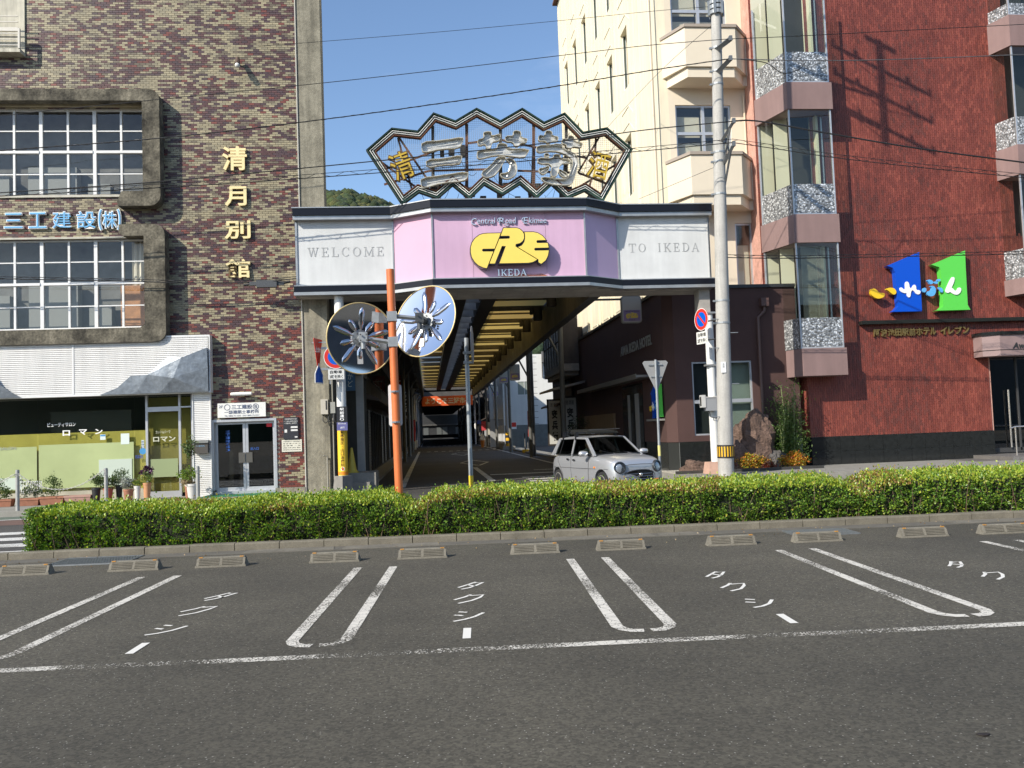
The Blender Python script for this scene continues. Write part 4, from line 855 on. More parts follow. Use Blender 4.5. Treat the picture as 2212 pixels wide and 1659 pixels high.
# gate columns
whp = mat('white_post', (.74, .74, .71), .4, nz=(3, .06), streak=(12, .1))
def post(name, parent, x, y, z0, z1, r, m, n=20): mb = MB(); mb.cyl((x, y, z0), (x, y, z1), r, n=n); return mb.build(name, m, parent, smooth=40)
clx = P(738, 900, YG)[0]; cly = YG+.05
post('column', GT, clx, cly, .42, zb-.01, .128, whp)
mb = MB(); mb.lathe([(.3, -.1), (.24, .42), (.14, .425)], (clx, cly, 0), 4); mb.build('column_base', mat('base_grey', (.2, .19, .17), .9, nz=(5, .2)), GT)
crx = P(1541, 850, YG)[0]; cry = YG+.1
post('column', GT, crx, cry, .35, 4.62, .12, whp)
mb = MB(); mb.lathe([(.44, -.1), (.34, .38), (.15, .385)], (crx, cry, 0), 4, M=Matrix.Rotation(R(45), 3, 'Z')); mb.build('column_base', mat('base_peach', (.52, .33, .25), .8, nz=(4, .2)), GT)
mb = MB(); mb.box(crx-.26, cry-.05, 4.55, crx+.05, cry+.4, zb-.012); mb.build('column_box', soff, GT)
for z in (4.6, 3.1): mb = MB(); mb.box(crx-.2, cry-.16, z, crx+.2, cry+.02, z+.05); mb.build('bracket', trimg, GT)
# yellow advertising wrap and plates on the left column
AD = thing('column_advert', 'yellow clinic advertisement wrapped round the lower left gate column', 'advertisement', (clx, cly, 0))
za, zc = P(738, 928, YG)[1], P(738, 1027, YG)[1]
mb = MB(); mb.cyl((clx, cly, zc), (clx, cly, za), .134, n=24); mb.build('wrap', mat('ad_yellow', (.78, .5, .03), .45), AD, smooth=40)
def onpost(r, off=.0): return lambda a, b, d: (clx+math.sin((a-clx)/r+off)*(r+d), cly-math.cos((a-clx)/r+off)*(r+d), b)
mb = MB(); vtext(mb, '気導指圧・山口治療院', clx, .085, za-.02, zc+.24, onpost(.135), .002, .02, .9); mb.build('lettering', mat('ad_brown', (.12, .06, .01), .5), AD)
mb = MB(); c_ = [(clx+.055*math.cos(q), zc+.18+.055*math.sin(q)) for q in np.linspace(0, 6.28, 17)[:-1]]; f_ = onpost(.136); mb.add([f_(a, b, 0) for a, b in c_], [tuple(range(16))]); mb.build('disc', tw, AD)
mb = MB(); 
for pz in ([(-.018, .14), (.018, .14), (.018, .18), (-.018, .18)], [(-.04, .18), (.04, .18), (0, .225)]): mb.add([onpost(.138)(clx+a, zc+b, 0) for a, b in pz], [tuple(range(len(pz)))])
mb.build('arrow', mat('ad_red', (.6, .02, .03), .5), AD)
mb = MB(); mb.cyl((clx, cly, zc+.02), (clx, cly, zc+.1), .1355, n=24); mb.build('stripe', mat('ad_orange', (.75, .25, .02), .5), AD, smooth=40)
a = (P(727, 900, 23.3)[0], P(750, 900, 23.3)[0], P(738, 930, 23.3)[1], P(738, 878, 23.3)[1])
NP_ = thing('street_name_plate', 'black and violet street name plate strapped to the left gate column', 'sign', ((a[0]+a[1])/2, 23.3, a[2]))
hm = a[2]+(a[3]-a[2])*.34; mb = MB(); mb.box(a[0], 23.32, hm, a[1], 23.345, a[3]); mb.build('plate', mat('plate_black', (.02, .02, .022), .4), NP_)
mb = MB(); mb.box(a[0], 23.32, a[2], a[1], 23.345, hm-.002); mb.build('plate', mat('plate_violet', (.12, .12, .28), .45), NP_, label='violet lower plate')
mb = MB(); vtext(mb, '駅前通り', (a[0]+a[1])/2, .11, a[3]-.03, hm+.03, wallf(23.319), .002, .02); add_text(mb, '#1', (a[0]+a[1])/2-.05, (a[0]+a[1])/2+.05, a[2]+.05, a[2]+.11, wallf(23.319), .002); add_text(mb, 'Ekimae', a[0]+.04, a[1]-.04, a[2]+.17, a[2]+.205, wallf(23.319), .002); mb.build('lettering', tw, NP_)
# signs on the left column: no parking disc and its plate, edge-on signs
red_s = mat('sign_red', (.62, .035, .02), .4); blue_s = mat('sign_blue', (.0, .10, .52), .4); backg = mat('sign_back', (.38, .38, .36), .45, .4)
def noparking(label, c, r, yawd, plate, facing=1):
    T = thing('no_parking_sign', label, 'traffic sign', c, rot=(0, 0, R(yawd)))
    mb = MB(); mb.lathe([(r, -.006), (r, .006)], (0, 0, 0), 32, M=Matrix.Rotation(R(90), 3, 'X')); mb.build('disc', red_s if True else None, T, local=True)
    mb = MB(); q = np.linspace(0, 2*math.pi, 33); mb.add([(r*math.cos(t), -.0075, r*math.sin(t)) for t in q[:-1]]+[(r*.955*math.cos(t), -.0075, r*.955*math.sin(t)) for t in q[:-1]], [(i, (i+1) % 32, 32+(i+1) % 32, 32+i) for i in range(32)]); mb.build('rim', tw, T, local=True)
    mb = MB()
    for sg in (0, 1):   # blue halves either side of the bar
        h_ = .1*r; A1 = math.acos(h_/(.66*r)); pts = [(.66*r*math.cos(t+R(45)+math.pi*sg), .66*r*math.sin(t+R(45)+math.pi*sg)) for t in np.linspace(-A1, A1, 14)]
        mb.add([(x, -.0085, z) for x, z in pts], [tuple(range(14))])
    mb.build('blue_field', blue_s, T, local=True)
    pw, ph, pz = plate; mb = MB(); mb.box(-pw/2, -.008, pz-ph, pw/2, .006, pz); mb.build('plate', mat('plate_white', (.66, .66, .62), .5), T, local=True)
    mb = MB(); f_ = lambda a_, b_, d_: (a_, -.0085-d_, b_); add_text(mb, '自動車', -pw*.38, pw*.38, pz-ph*.44, pz-ph*.1, f_, .002, .02); add_text(mb, '2輪を除く', -pw*.42, pw*.42, pz-ph*.9, pz-ph*.54, f_, .002, .02)
    mb.build('lettering', tk, T, local=True)
    mb = MB(); mb.box(-.03, .006, -.2, .03, .03, .2); mb.box(-.03, .006, pz-ph*.7, .03, .03, pz-.02); mb.build('bracket', trimg, T, local=True); return T
c = P(722, 771, 23.1); noparking('round no parking sign half hidden behind the left mirror, on the left gate column', (c[0]+.04, 23.1, c[1]), .32, 4, (.42, .27, -.335))
mb = MB(); 
for v_ in (752, 797):
    z_ = P(720, v_, 23.2)[1]; mb.box(c[0]-.35, 23.14, z_-.03, c[0]+.35, 23.2, z_+.03)
mb.box(clx-.14, 23.2, P(720, 797, 23.2)[1]-.03, clx+.1, 23.45, P(720, 797, 23.2)[1]+.03)
tag(mb.build('sign_bracket', trimg, None), 'pair of white steel arms holding the round sign on the left gate column', 'bracket')
c = P(686, 765, 23.1); ST = thing('edge_on_sign', 'red stop triangle seen almost edge-on left of the left gate column', 'traffic sign', (c[0], 23.2, c[1]), rot=(0, 0, R(76)))
mb = MB(); mb.prism([(-.3, .42), (.3, .42), (.3, .38), (.03, -.44), (-.03, -.44), (-.3, .38)], lambda a_, b_, d_: (a_, d_, b_), -.006, .006); mb.build('triangle', red_s, ST, local=True)
mb = MB(); add_text(mb, '止まれ', -.2, .2, .05, .2, lambda a_, b_, d_: (a_, -.0075-d_, b_), .002, .03); mb.build('lettering', tw, ST, local=True)
c = P(688, 808, 23.1); ST = thing('edge_on_sign', 'blue and white pedestrian sign plate seen almost edge-on under the red triangle', 'traffic sign', (c[0], 23.2, c[1]), rot=(0, 0, R(74)))
mb = MB(); mb.prism([(-.27, -.25), (.27, -.25), (.27, .0), (.0, .3), (-.27, .0)], lambda a_, b_, d_: (a_, d_, b_), -.006, .006); mb.build('plate', tw, ST, local=True)
mb = MB(); mb.prism([(-.23, -.22), (.23, -.22), (.23, -.01), (.0, .24), (-.23, -.01)], lambda a_, b_, d_: (a_, d_, b_), -.009, -.0065); mb.build('blue_field', blue_s, ST, local=True)
mb = MB(); mb.box(P(689, 0, 23.25)[0]+.03, 23.22, 2.9, P(689, 0, 23.25)[0]+.07, 23.26, 4.3)
mb.box(-3.05, 23.22, 4.02, clx, 23.26, 4.05); tag(mb.build('sign_bracket', trimg, None), 'thin bracket bar carrying the two edge-on signs left of the gate column', 'bracket')
# meter box and pipes on the concrete pier
a = (P(694, 880, 24)[0], P(712, 880, 24)[0], P(700, 895, 24)[1], P(700, 863, 24)[1])
MT = thing('meter_box', 'beige electric meter box with black cables on the bare concrete pier', 'meter box', (a[0], 24.0, a[2]))
mb = MB(); mb.box(a[0], 23.85, a[2], a[1]-.03, 24.019, a[3]); mb.build('case', mat('meter_beige', (.45, .42, .35), .5), MT); mb = MB(); mb.box(a[1]-.09, 23.845, a[2]+.12, a[1]-.05, 23.85, a[3]-.04); mb.build('window', tk, MT)
mb = MB(); mb.box(a[1]+.02, 23.9, a[2]+.02, a[1]+.16, 24.019, a[3]-.08); mb.build('box', mat('meter_grey', (.3, .3, .27), .5), MT)
mb = MB()
for i in range(3): mb.tube([(a[0]+.05+i*.15, 23.93, a[2]), (a[0]+.05+i*.15, 23.9, a[2]-.18), (a[0]+.12+i*.15, 23.9, a[2]-.25), (a[0]+.2+i*.13, 23.93, a[2]-.17), (a[0]+.2+i*.13, 23.95, a[2])], .014, 6)
mb.build('cable', tk, MT)
mb = MB(); mb.cyl((a[1]+.09, 23.97, a[3]-.08), (a[1]+.09, 23.97, 4.6), .02, n=8); mb.cyl((a[1]+.09, 23.97, .3), (a[1]+.09, 23.97, a[2]), .02, n=8); mb.tube([(P(708, 1000, 24)[0], 23.95, .05), (P(708, 1000, 24)[0], 23.95, .95), (P(708, 1000, 24)[0]-.1, 23.92, .98)], .025, 8); mb.build('conduit', mat('conduit_grey', (.25, .24, .2), .6), MT)
# ------------------------------------------------------------------ NEON SIGN on the gate roof
YN = 23.1
NS = thing('neon_sign', 'rusty zigzag-framed neon sign of three large brushed characters on the gate roof', 'sign', (2.3, YN, zt))
greenm = mat('frame_green', (.035, .085, .06), .5, .2, nz=(4, .4), nz2=(20, .3)); rustm = mat('rust', (.16, .065, .035), .9, .1, nz=(5, .5), nz2=(30, .4), bump=(60, .6, .005)); darkst = mat('weathered_steel', (.07, .06, .05), .7, .3, nz=(8, .5)); tube_m = mat('neon_tube', (.72, .72, .68), .2, coat=.5)
ol = [(85, 375), (275, 210), (470, 232), (590, 95), (755, 155), (915, 60), (1095, 155), (1260, 60), (1425, 165), (1580, 95), (1720, 240), (1900, 207), (2092, 368), (1868, 768), (1735, 680), (1600, 738), (1485, 632), (1370, 735), (1245, 627), (1112, 712), (975, 632), (862, 742), (735, 637), (620, 738), (480, 690), (352, 785)]
olw = [Z6(a, b, YN) for a, b in ol]
def ring(mb, a, b, Y0, Y1):
    n = len(a)
    for i in range(n):
        j = (i+1) % n; mb.front([a[i], a[j], b[j], b[i]], Y0, Y1)
in1 = miter(olw, -.19)
if abs(sum(p[0] for p in in1)/len(in1)) > 1e9: pass
def area(p): return abs(sum(p[i][0]*p[(i+1) % len(p)][1]-p[(i+1) % len(p)][0]*p[i][1] for i in range(len(p))))/2
if area(in1) > area(olw): in1 = miter(olw, .19)
sgn_in = -.19 if area(miter(olw, -.19)) < area(olw) else .19
m_in = lambda d: miter(olw, sgn_in/.19*d)
FRM = MB(); ring(FRM, olw, m_in(.19), YN+.02, YN+.06); ring(FRM, olw, m_in(.02), YN-.1, YN+.02); FRO = FRM.build('frame_channel', greenm, NS)
mb = MB(); ring(mb, m_in(.17), m_in(.19), YN-.1, YN+.02); mb.build('frame_lip', rustm, FRO)
mb = MB(); ring(mb, miter(olw, -sgn_in/.19*.012), m_in(-.001), YN-.11, YN+.07); mb.build('frame_edge', mat('tar_black', (.02, .025, .02), .8, nz=(20, .4)), FRO)
for d_ in (.07, .125):
    q = m_in(d_); mb = MB(); mb.tube([(x, YN-.085, z) for x, z in q], .013, 6, closed=True); mb.build('neon_tube', tube_m, FRO)
# wire net
poly = m_in(.18)
def inter(poly, c, axis):
    o = []
    n = len(poly)
    for i in range(n):
        a, b = poly[i], poly[(i+1) % n]
        if (a[axis]-c)*(b[axis]-c) < 0:
            t = (c-a[axis])/(b[axis]-a[axis]); o.append(a[1-axis]+t*(b[1-axis]-a[1-axis]))
    return sorted(o)
mb = MB(); xs_ = [p[0] for p in poly]; zs_ = [p[1] for p in poly]; wd = .0055
x = min(xs_)
while x < max(xs_):
    q = inter(poly, x, 0)
    for i in range(0, len(q)-1, 2): mb.face((x-wd/2, YN+.05, q[i]), (x+wd/2, YN+.05, q[i]), (x+wd/2, YN+.05, q[i+1]), (x-wd/2, YN+.05, q[i+1]))
    x += .055
z = min(zs_)
while z < max(zs_):
    q = inter(poly, z, 1)
    for i in range(0, len(q)-1, 2): mb.face((q[i], YN+.052, z-wd/2), (q[i+1], YN+.052, z-wd/2), (q[i+1], YN+.052, z+wd/2), (q[i], YN+.052, z+wd/2))
    z += .055
mb.build('wire_net', mat('net_wire', (.22, .22, .2), .6, .4), NS, kind='stuff')
# lattice of rusty angle iron behind
def bar(mb, p, q, y, t=.04):
    (x0, z0), (x1, z1) = p, q; mb.front(stroke_poly([(x0, z0, t*1.7), (x1, z1, t*1.7)], t), y, y+t)
for i, (xp, z0_, z1_) in enumerate(((585, 175, 720), (843, 160, 745), (1100, 190, 715), (1352, 160, 735), (1600, 160, 735))):
    mb = MB(); bar(mb, Z6(xp, z0_, YN), (Z6(xp, z1_, YN)[0], zt+.03), YN+.08, .05); mb.build('upright', rustm if i in (1, 3) else darkst, NS)
mb = MB()
for p, q in (((230, 500), (700, 330)), ((215, 620), (560, 515)), ((560, 515), (1000, 505)), ((855, 305), (1030, 285)), ((1100, 280), (1760, 420)), ((1230, 515), (1640, 530)), ((1630, 680), (2000, 455)), ((1690, 530), (1925, 620)), ((320, 265), (440, 710)), ((330, 265), (550, 590)), ((180, 440), (540, 700)), ((1850, 262), (1690, 530)), ((1825, 262), (1820, 400)), ((1790, 590), (1760, 690))): bar(mb, Z6(*p, YN), Z6(*q, YN), YN+.09, .032)
mb.build('braces', rustm, NS)
mb = MB()
for xp in (585, 843, 1100, 1352, 1600):
    x, z = Z6(xp, 300, YN); mb.tube([(x, YN+.12, z), (x, YN+1.5, zt+.1)], .03, 5); mb.box(x-.03, YN+.12, zt+.05, x+.03, YN+1.55, zt+.1); mb.box(x-.03, YN+1.45, zt+.03, x+.03, YN+1.5, z-.8)
mb.build('back_stays', darkst, NS)
for (a0, b0, a1, b1) in ((565, 630, 650, 690), (820, 650, 905, 710), (1115, 615, 1158, 680), (1310, 620, 1405, 690), (1570, 645, 1640, 700), (945, 715, 990, 755), (1210, 718, 1250, 755), (640, 360, 672, 405), (705, 350, 750, 395), (795, 330, 830, 410)):
    q = zbox(Z6, a0, b0, a1, b1, YN+.3); mb = MB(); mb.box(q[0], YN+.28, q[2], q[1], YN+.5, q[3]); mb.build('transformer', mat('transformer_dark', (.05, .048, .045), .6, nz=(10, .4)), NS)
mb = MB()
for i in range(22):
    x0 = rnd.uniform(-.2, 5.1); z0 = zt+rnd.uniform(.3, 1.7); x1 = x0+rnd.uniform(-.8, .8); z1 = z0-rnd.uniform(.1, .9); s_ = rnd.uniform(.1, .4)
    mb.tube([(x0+(x1-x0)*t, YN+.2, z0+(z1-z0)*t-s_*4*t*(1-t)) for t in np.linspace(0, 1, 7)], .006, 4, cap=False)
mb.build('loose_wiring', tk, NS)
tray_i = mat('tray_grey', (.60, .61, .60), .42, .25, nz=(6, .25), nz2=(25, .2)); tray_r = mat('tray_rim', (.50, .47, .38), .6, nz=(12, .3))
CH = {'三': [[(300, 210), (530, 195), (765, 155), (755, 215), (715, 285), (520, 290), (330, 335), (302, 300)], [(345, 405), (540, 395), (750, 350), (738, 425), (715, 460), (540, 465), (360, 500)], [(290, 605), (540, 575), (815, 530), (810, 600), (765, 645), (540, 660), (320, 722), (295, 690)]],
 '芳': [[(970, 110), (1025, 98), (1070, 105), (1065, 150), (1165, 120), (1165, 180), (1140, 205), (1070, 215), (1060, 285), (1010, 290), (1000, 235), (930, 260), (912, 225), (915, 190), (990, 165)], [(1300, 95), (1345, 88), (1392, 105), (1388, 165), (1465, 180), (1445, 225), (1385, 225), (1360, 265), (1320, 265), (1300, 215), (1215, 215), (1215, 145), (1305, 150)],
        [(910, 300), (1125, 290), (1130, 235), (1185, 225), (1240, 240), (1238, 288), (1485, 290), (1460, 340), (1420, 392), (1240, 368), (1100, 360), (940, 405), (905, 385)], [(1130, 374), (1235, 374), (1200, 440), (1120, 570), (1040, 608), (980, 600), (948, 550), (1030, 490), (1090, 430)], [(1212, 400), (1270, 385), (1330, 430), (1350, 510), (1330, 580), (1260, 622), (1190, 615), (1145, 560), (1240, 550), (1280, 500), (1260, 440)]],
 '菊': [[(1650, 95), (1690, 85), (1732, 105), (1728, 145), (1800, 155), (1790, 210), (1720, 210), (1700, 230), (1660, 225), (1655, 205), (1575, 210), (1578, 135), (1650, 150)], [(1900, 150), (1935, 140), (1975, 165), (1970, 205), (2070, 225), (2045, 280), (1960, 265), (1930, 285), (1885, 280), (1880, 245), (1830, 235), (1835, 175), (1895, 185)],
        [(1560, 250), (1740, 245), (1760, 232), (1840, 240), (1850, 290), (1950, 320), (2030, 400), (1990, 560), (1950, 680), (1850, 690), (1720, 680), (1620, 640), (1605, 590), (1780, 612), (1880, 618), (1920, 560), (1960, 430), (1900, 365), (1800, 322), (1680, 315), (1590, 335), (1552, 310)],
        [(1745, 345), (1815, 350), (1818, 392), (1930, 405), (1925, 455), (1812, 450), (1790, 580), (1745, 600), (1705, 580), (1725, 452), (1570, 455), (1570, 380), (1735, 396)], [(1632, 345), (1685, 335), (1705, 380), (1655, 384)], [(1690, 470), (1700, 510), (1650, 570), (1600, 565), (1570, 505), (1640, 495)], [(1795, 505), (1850, 535), (1895, 560), (1890, 600), (1850, 605), (1800, 570)]]}
for ch, strokes in CH.items():
    for k, st_ in enumerate(strokes):
        pw_ = smooth_pts([ZN(a, b, YN-.2) for a, b in st_], 1); yb_, yf_ = YN-.06-.004*k, YN-.19-.004*k
        mb = MB(); mb.front(pw_, yb_-.01, yb_); T_ = mb.build('character_stroke', tray_i, NS)
        mi = miter(pw_, -.013)
        if area(mi) > area(pw_): mi = miter(pw_, .013)
        mb = MB(); ring(mb, pw_, mi, yf_, yb_-.012); mb.build('tray_rim', tray_r, T_)
        c_ = np.array(pw_); m_ = c_.mean(0); u_, s_, vt = np.linalg.svd(c_-m_); ax_ = vt[0]; pr = (c_-m_)@ax_; l0, l1 = pr.min()*.72, pr.max()*.72
        if len(st_) > 16:
            idx = list(range(0, len(st_)//2)); half = [ZN(*st_[i], YN) for i in range(len(st_))]; n_ = len(half)//2
            path = [((half[i][0]+half[-1-i][0])/2, (half[i][1]+half[-1-i][1])/2) for i in range(1, n_-1)]
        else: path = [tuple(m_+ax_*l0), tuple(m_), tuple(m_+ax_*l1)]
        mb = MB(); mb.tube([(x, yb_-.08, z) for x, z in path], .011, 6); mb.build('neon_tube', tube_m, T_)
for ch, cx, cz, ang, w_, h_ in (('清', 350, 502, 20, .62, .80), ('酒', 1832, 500, -15, .62, .80)):
    x0, z0 = Z6(cx, cz, YN); c_, s_ = math.cos(R(ang)), math.sin(R(ang))
    fn = lambda a_, b_, d_: (x0+a_*c_-b_*s_, YN-.1-d_, z0+a_*s_+b_*c_)
    mb = MB(); add_text(mb, ch, -w_/2, w_/2, -h_/2, h_/2, fn, .1, .05); T_ = mb.build('small_character', mat('brown_tray', (.12, .07, .02), .6, nz=(10, .4)), NS)
    mb = MB(); add_text(mb, ch, -w_/2+.03, w_/2-.03, -h_/2+.03, h_/2-.03, lambda a_, b_, d_: fn(a_, b_, d_+.101), .02, .0); mb.build('neon_tube', mat('neon_yellow', (.50, .34, .03), .4), T_)
# ------------------------------------------------------------------ COVERED STREET
AR = thing('arcade_roof', 'long street canopy of yellow translucent panels between dark girders', 'canopy', (2.3, 60, 0))
dk = mat('girder_dark', (.075, .068, .06), .7, nz=(2, .3)); dk2 = mat('girder_grey', (.10, .098, .095), .7, nz=(1.5, .3), streak=(4, .2))
ypan = translucent('yellow_sheet', (.55, .40, .12), .75, trans=(.82, .58, .17)); ypan2 = translucent('yellow_sheet_aged', (.45, .32, .12), .72, trans=(.60, .41, .13)); bpan = translucent('blue_sheet', (.2, .25, .28), .6, trans=(.3, .36, .4))
Y0, Y1 = 24.7, 96.0; ZP_ = 6.62
for x0, x1, z0, z1, m in ((1.0, 1.48, 6.18, 6.95, dk), (2.04, 2.56, 6.18, 6.95, dk), (-.72, -.42, 5.4, 6.0, dk2), (4.92, 5.24, 5.38, 5.98, dk2)):
    mb = MB(); mb.box(x0, Y0, z0, x1, Y1, z1); mb.build('girder', m, AR)
mb = MB(); mb.box(5.24, Y0, 5.75, 5.42, Y1, 5.98); mb.box(-.95, Y0, 5.8, -.72, Y1, 6.0); mb.build('gutter', mat('gutter_steel', (.22, .22, .21), .5, .4, nz=(2, .3)), AR)
Yr = [26.95+3.95*i for i in range(18)]
raf = pan = None
rid = None
sheet_prof = []
for side_ in ((-.42, 1.0), (2.56, 4.92)):
    shared_r = None; shared_p = {}; shared_b = None
    for i, y in enumerate([Y0+.02]+Yr):
        if i > 0:
            if shared_r is None:
                b_ = MB(); b_.box(side_[0], -.07, 6.42, side_[1], .07, 6.6); b_.box(side_[0], 1.93, 6.53, side_[1], 1.99, 6.6); o = b_.build('rafter', dk, AR, local=True); shared_r = o.data
            else: o = bpy.data.objects.new('rafter', shared_r); COL.objects.link(o); o.parent = AR
            o.location = (-2.3, y-60, 0)
            if side_[0] > 2:
                if shared_b is None:
                    b_ = MB(); b_.lathe([(.17, -.55), (.19, -.5), (.19, 0)], (4.62, -.25, 6.5), 12); b_.box(4.3, -.33, 6.2, 4.42, -.15, 6.5); o = b_.build('downpipe_box', mat('box_black', (.03, .028, .025), .7), AR, local=True, smooth=40); shared_b = o.data
                else: o = bpy.data.objects.new('downpipe_box', shared_b); COL.objects.link(o); o.parent = AR
                o.location = (-2.3, y-60, 0)
        L_ = (Yr[0]-Y0-.02) if i == 0 else 3.95
        if i == len(Yr): continue
        kind = 'a' if rnd.random() < .62 else 'b'
        if rnd.random() < .07 and i > 4: kind = 'c'
        key = (kind, i == 0)
        if key not in shared_p:
            b_ = MB(); n = int(L_/.1)
            for k in range(n):   # corrugation of the sheet, ridges running across the street
                ya, yb_ = L_*k/n, L_*(k+1)/n; ym = (ya+yb_)/2
                b_.face((side_[0], ya, ZP_), (side_[1], ya, ZP_), (side_[1], ym, ZP_+.03), (side_[0], ym, ZP_+.03)); b_.face((side_[0], ym, ZP_+.03), (side_[1], ym, ZP_+.03), (side_[1], yb_, ZP_), (side_[0], yb_, ZP_))
            o = b_.build('roof_panel', {'a': ypan, 'b': ypan2, 'c': bpan}[kind], AR, local=True); shared_p[key] = o.data
        else: o = bpy.data.objects.new('roof_panel', shared_p[key]); COL.objects.link(o); o.parent = AR
        o.location = (-2.3, y-60, 0)
# louvre boxes hanging in the open ridge slot
lv = None
y = Y0+.8
while y < Y1:
    if lv is None:
        b_ = MB(); b_.face((1.5, 0, 6.3), (2.02, 0, 6.3), (2.02, .02, 6.62), (1.5, .02, 6.62)); b_.face((1.5, .02, 6.62), (2.02, .02, 6.62), (2.02, .9, 6.7), (1.5, .9, 6.7)); b_.box(1.48, -.04, 6.26, 2.04, .0, 6.32); o = b_.build('louvre', mat('louvre_grey', (.4, .4, .39), .6, .3, nz=(2, .3)), AR, local=True); lv = o.data
    else: o = bpy.data.objects.new('louvre', lv); COL.objects.link(o); o.parent = AR
    o.location = (-2.3, y-60, 0); y += 1.97
pst = None
mb = MB(); mb.box(-2.34, Y0, 6.02, -.96, Y1, 6.08); mb.build('side_awning', dk, AR)
mb = MB(); mb.box(4.95, Y0, 5.99, 5.15, Y1, 8.4); mb.build('added_sun_screen', dk2, AR)  # unseen screen above the eaves, added to keep sun off the annex side
for side_x in (-1.35, 5.75):
    for y in (36, 48, 60, 72, 84, 96):
        mb = MB(); mb.cyl((side_x, y, -.1), (side_x, y, 5.9), .11, n=12); mb.cyl((side_x, y, 4.4), (side_x+(.75 if side_x < 0 else -.6), y, 5.6), .05, n=8); mb.box(min(side_x, side_x+.7) if side_x < 0 else 4.9, y-.05, 5.75, max(side_x, side_x+.7) if side_x < 0 else 5.8, y+.05, 5.88)
        mb.build('post', mat('arcade_post', (.13, .13, .12), .5, nz=(2, .2)) if (y < 80 or side_x > 0) else whp, AR, smooth=40)
# second stretch of canopy, far off
A2 = thing('arcade_roof', 'distant second stretch of street canopy beyond the sunlit gap', 'canopy', (2.3, 150, 0))
mb = MB(); mb.box(-1.6, 101, 6.3, 6.5, 209.3, 6.5); mb.box(-1.6, 101, 5.5, 6.5, 101.3, 8.2); mb.build('roof_deck', dk, A2)
mb = MB()
for y in range(112, 196, 7): mb.box(-.9, y, 5.4, 5.5, y+.2, 5.9)
mb.build('rafters', dk2, A2)
for x in (-1.2, 5.7):
    for y in (104, 118, 132, 146, 160): mb = MB(); mb.cyl((x, y, -.1), (x, y, 6.2), .12, n=10); mb.build('post', whp, A2, smooth=40)
# banner across the street
c = P(966, 864, 93); BN = thing('welcome_banner', 'orange-red welcome banner with pale Japanese letters hung across the covered street', 'banner', (c[0], 93, c[1]))
x0, x1 = P(911, 860, 93)[0], P(1021, 860, 93)[0]; z0, z1 = P(966, 876, 93)[1], P(966, 855, 93)[1]
mb = MB(); mb.box(x0, 93, z0, x1, 93.05, z1); mb.build('cloth', mat('banner_red', (.72, .13, .04), .6), BN)
mb = MB(); add_text(mb, 'ようこそ三好市へ', x0+.35, x1-.2, z0+.18, z1-.18, wallf(92.99), .01, .03); mb.build('lettering', mat('banner_letter', (.75, .68, .55), .6), BN)
# hanging shop-street signs
def hang(Y, u, v0, v1, wd, label):
    h_w = wd; cx = P(u, (v0+v1)/2, Y)[0]; z0 = P(u, v1, Y)[1]; z1 = P(u, v0, Y)[1]
    T = thing('hanging_sign', label, 'sign', (cx, Y, z0), group='rounded hanging signs with the yellow emblem')
    def rr(g): 
        r = .08; x0, x1, a, b = cx-wd/2+g, cx+wd/2-g, z0+g, z1-g
        return arc(x0+r, a+r, r, 180, 270, 3)+arc(x1-r, a+r, r, 270, 360, 3)+arc(x1-r, b-r, r, 0, 90, 3)+arc(x0+r, b-r, r, 90, 180, 3)
    mb = MB(); mb.front(rr(0), Y-.09, Y+.09); mb.build('case', mat('case_grey', (.35, .34, .31), .5), T)
    mb = MB(); mb.front(rr(.03), Y-.094, Y-.091); mb.build('face', mat('face_cream', (.52, .50, .45), .5), T)
    zc = z0+(z1-z0)*.26; lw_ = wd*.62
    q = [(cx-wd*.42, zc-wd*.26), (cx+wd*.42, zc-wd*.26), (cx+wd*.42, zc+wd*.28), (cx-wd*.42, zc+wd*.28)]; mb = MB(); mb.front(q, Y-.098, Y-.095); mb.build('violet_field', mat('field_violet', (.30, .22, .42), .5), T)
    mb = MB()
    for p in logoN: mb.front([(cx+a*lw_, zc+b*lw_) for a, b in p], Y-.104, Y-.0985)
    mb.build('emblem', yl, T)
    mb = MB(); add_text(mb, 'IKEDA', cx-wd*.16, cx+wd*.16, zc-wd*.235, zc-wd*.18, wallf(Y-.0985), .002); add_text(mb, 'Central Road Ekimae', cx-wd*.36, cx+wd*.36, zc+wd*.2, zc+wd*.26, wallf(Y-.0985), .002); mb.build('lettering', tk, T)
    mb = MB(); mb.box(cx-.03, Y-.03, z1, cx+.03, Y+.03, 5.7); mb.box(min(5.2, cx), Y-.03, 5.6, cx+.05, Y+.03, 5.66); mb.build('hanger', dk2, T)
hang(27.2, 1363, 640, 698, .66, 'hanging sign with yellow emblem, nearest one, at the right end under the gate')
hang(52, 1112, 787, 822, .62, 'hanging sign with yellow emblem, second nearest, against the sunlit white wall')
hang(60, 1088, 800, 828, .62, 'hanging sign with yellow emblem, third along, dark against the white wall')
hang(78, 1069, 834, 856, .62, 'small hanging sign with yellow emblem, fourth along the right eaves')
hang(96, 1058, 842, 860, .62, 'farthest small hanging sign with yellow emblem')
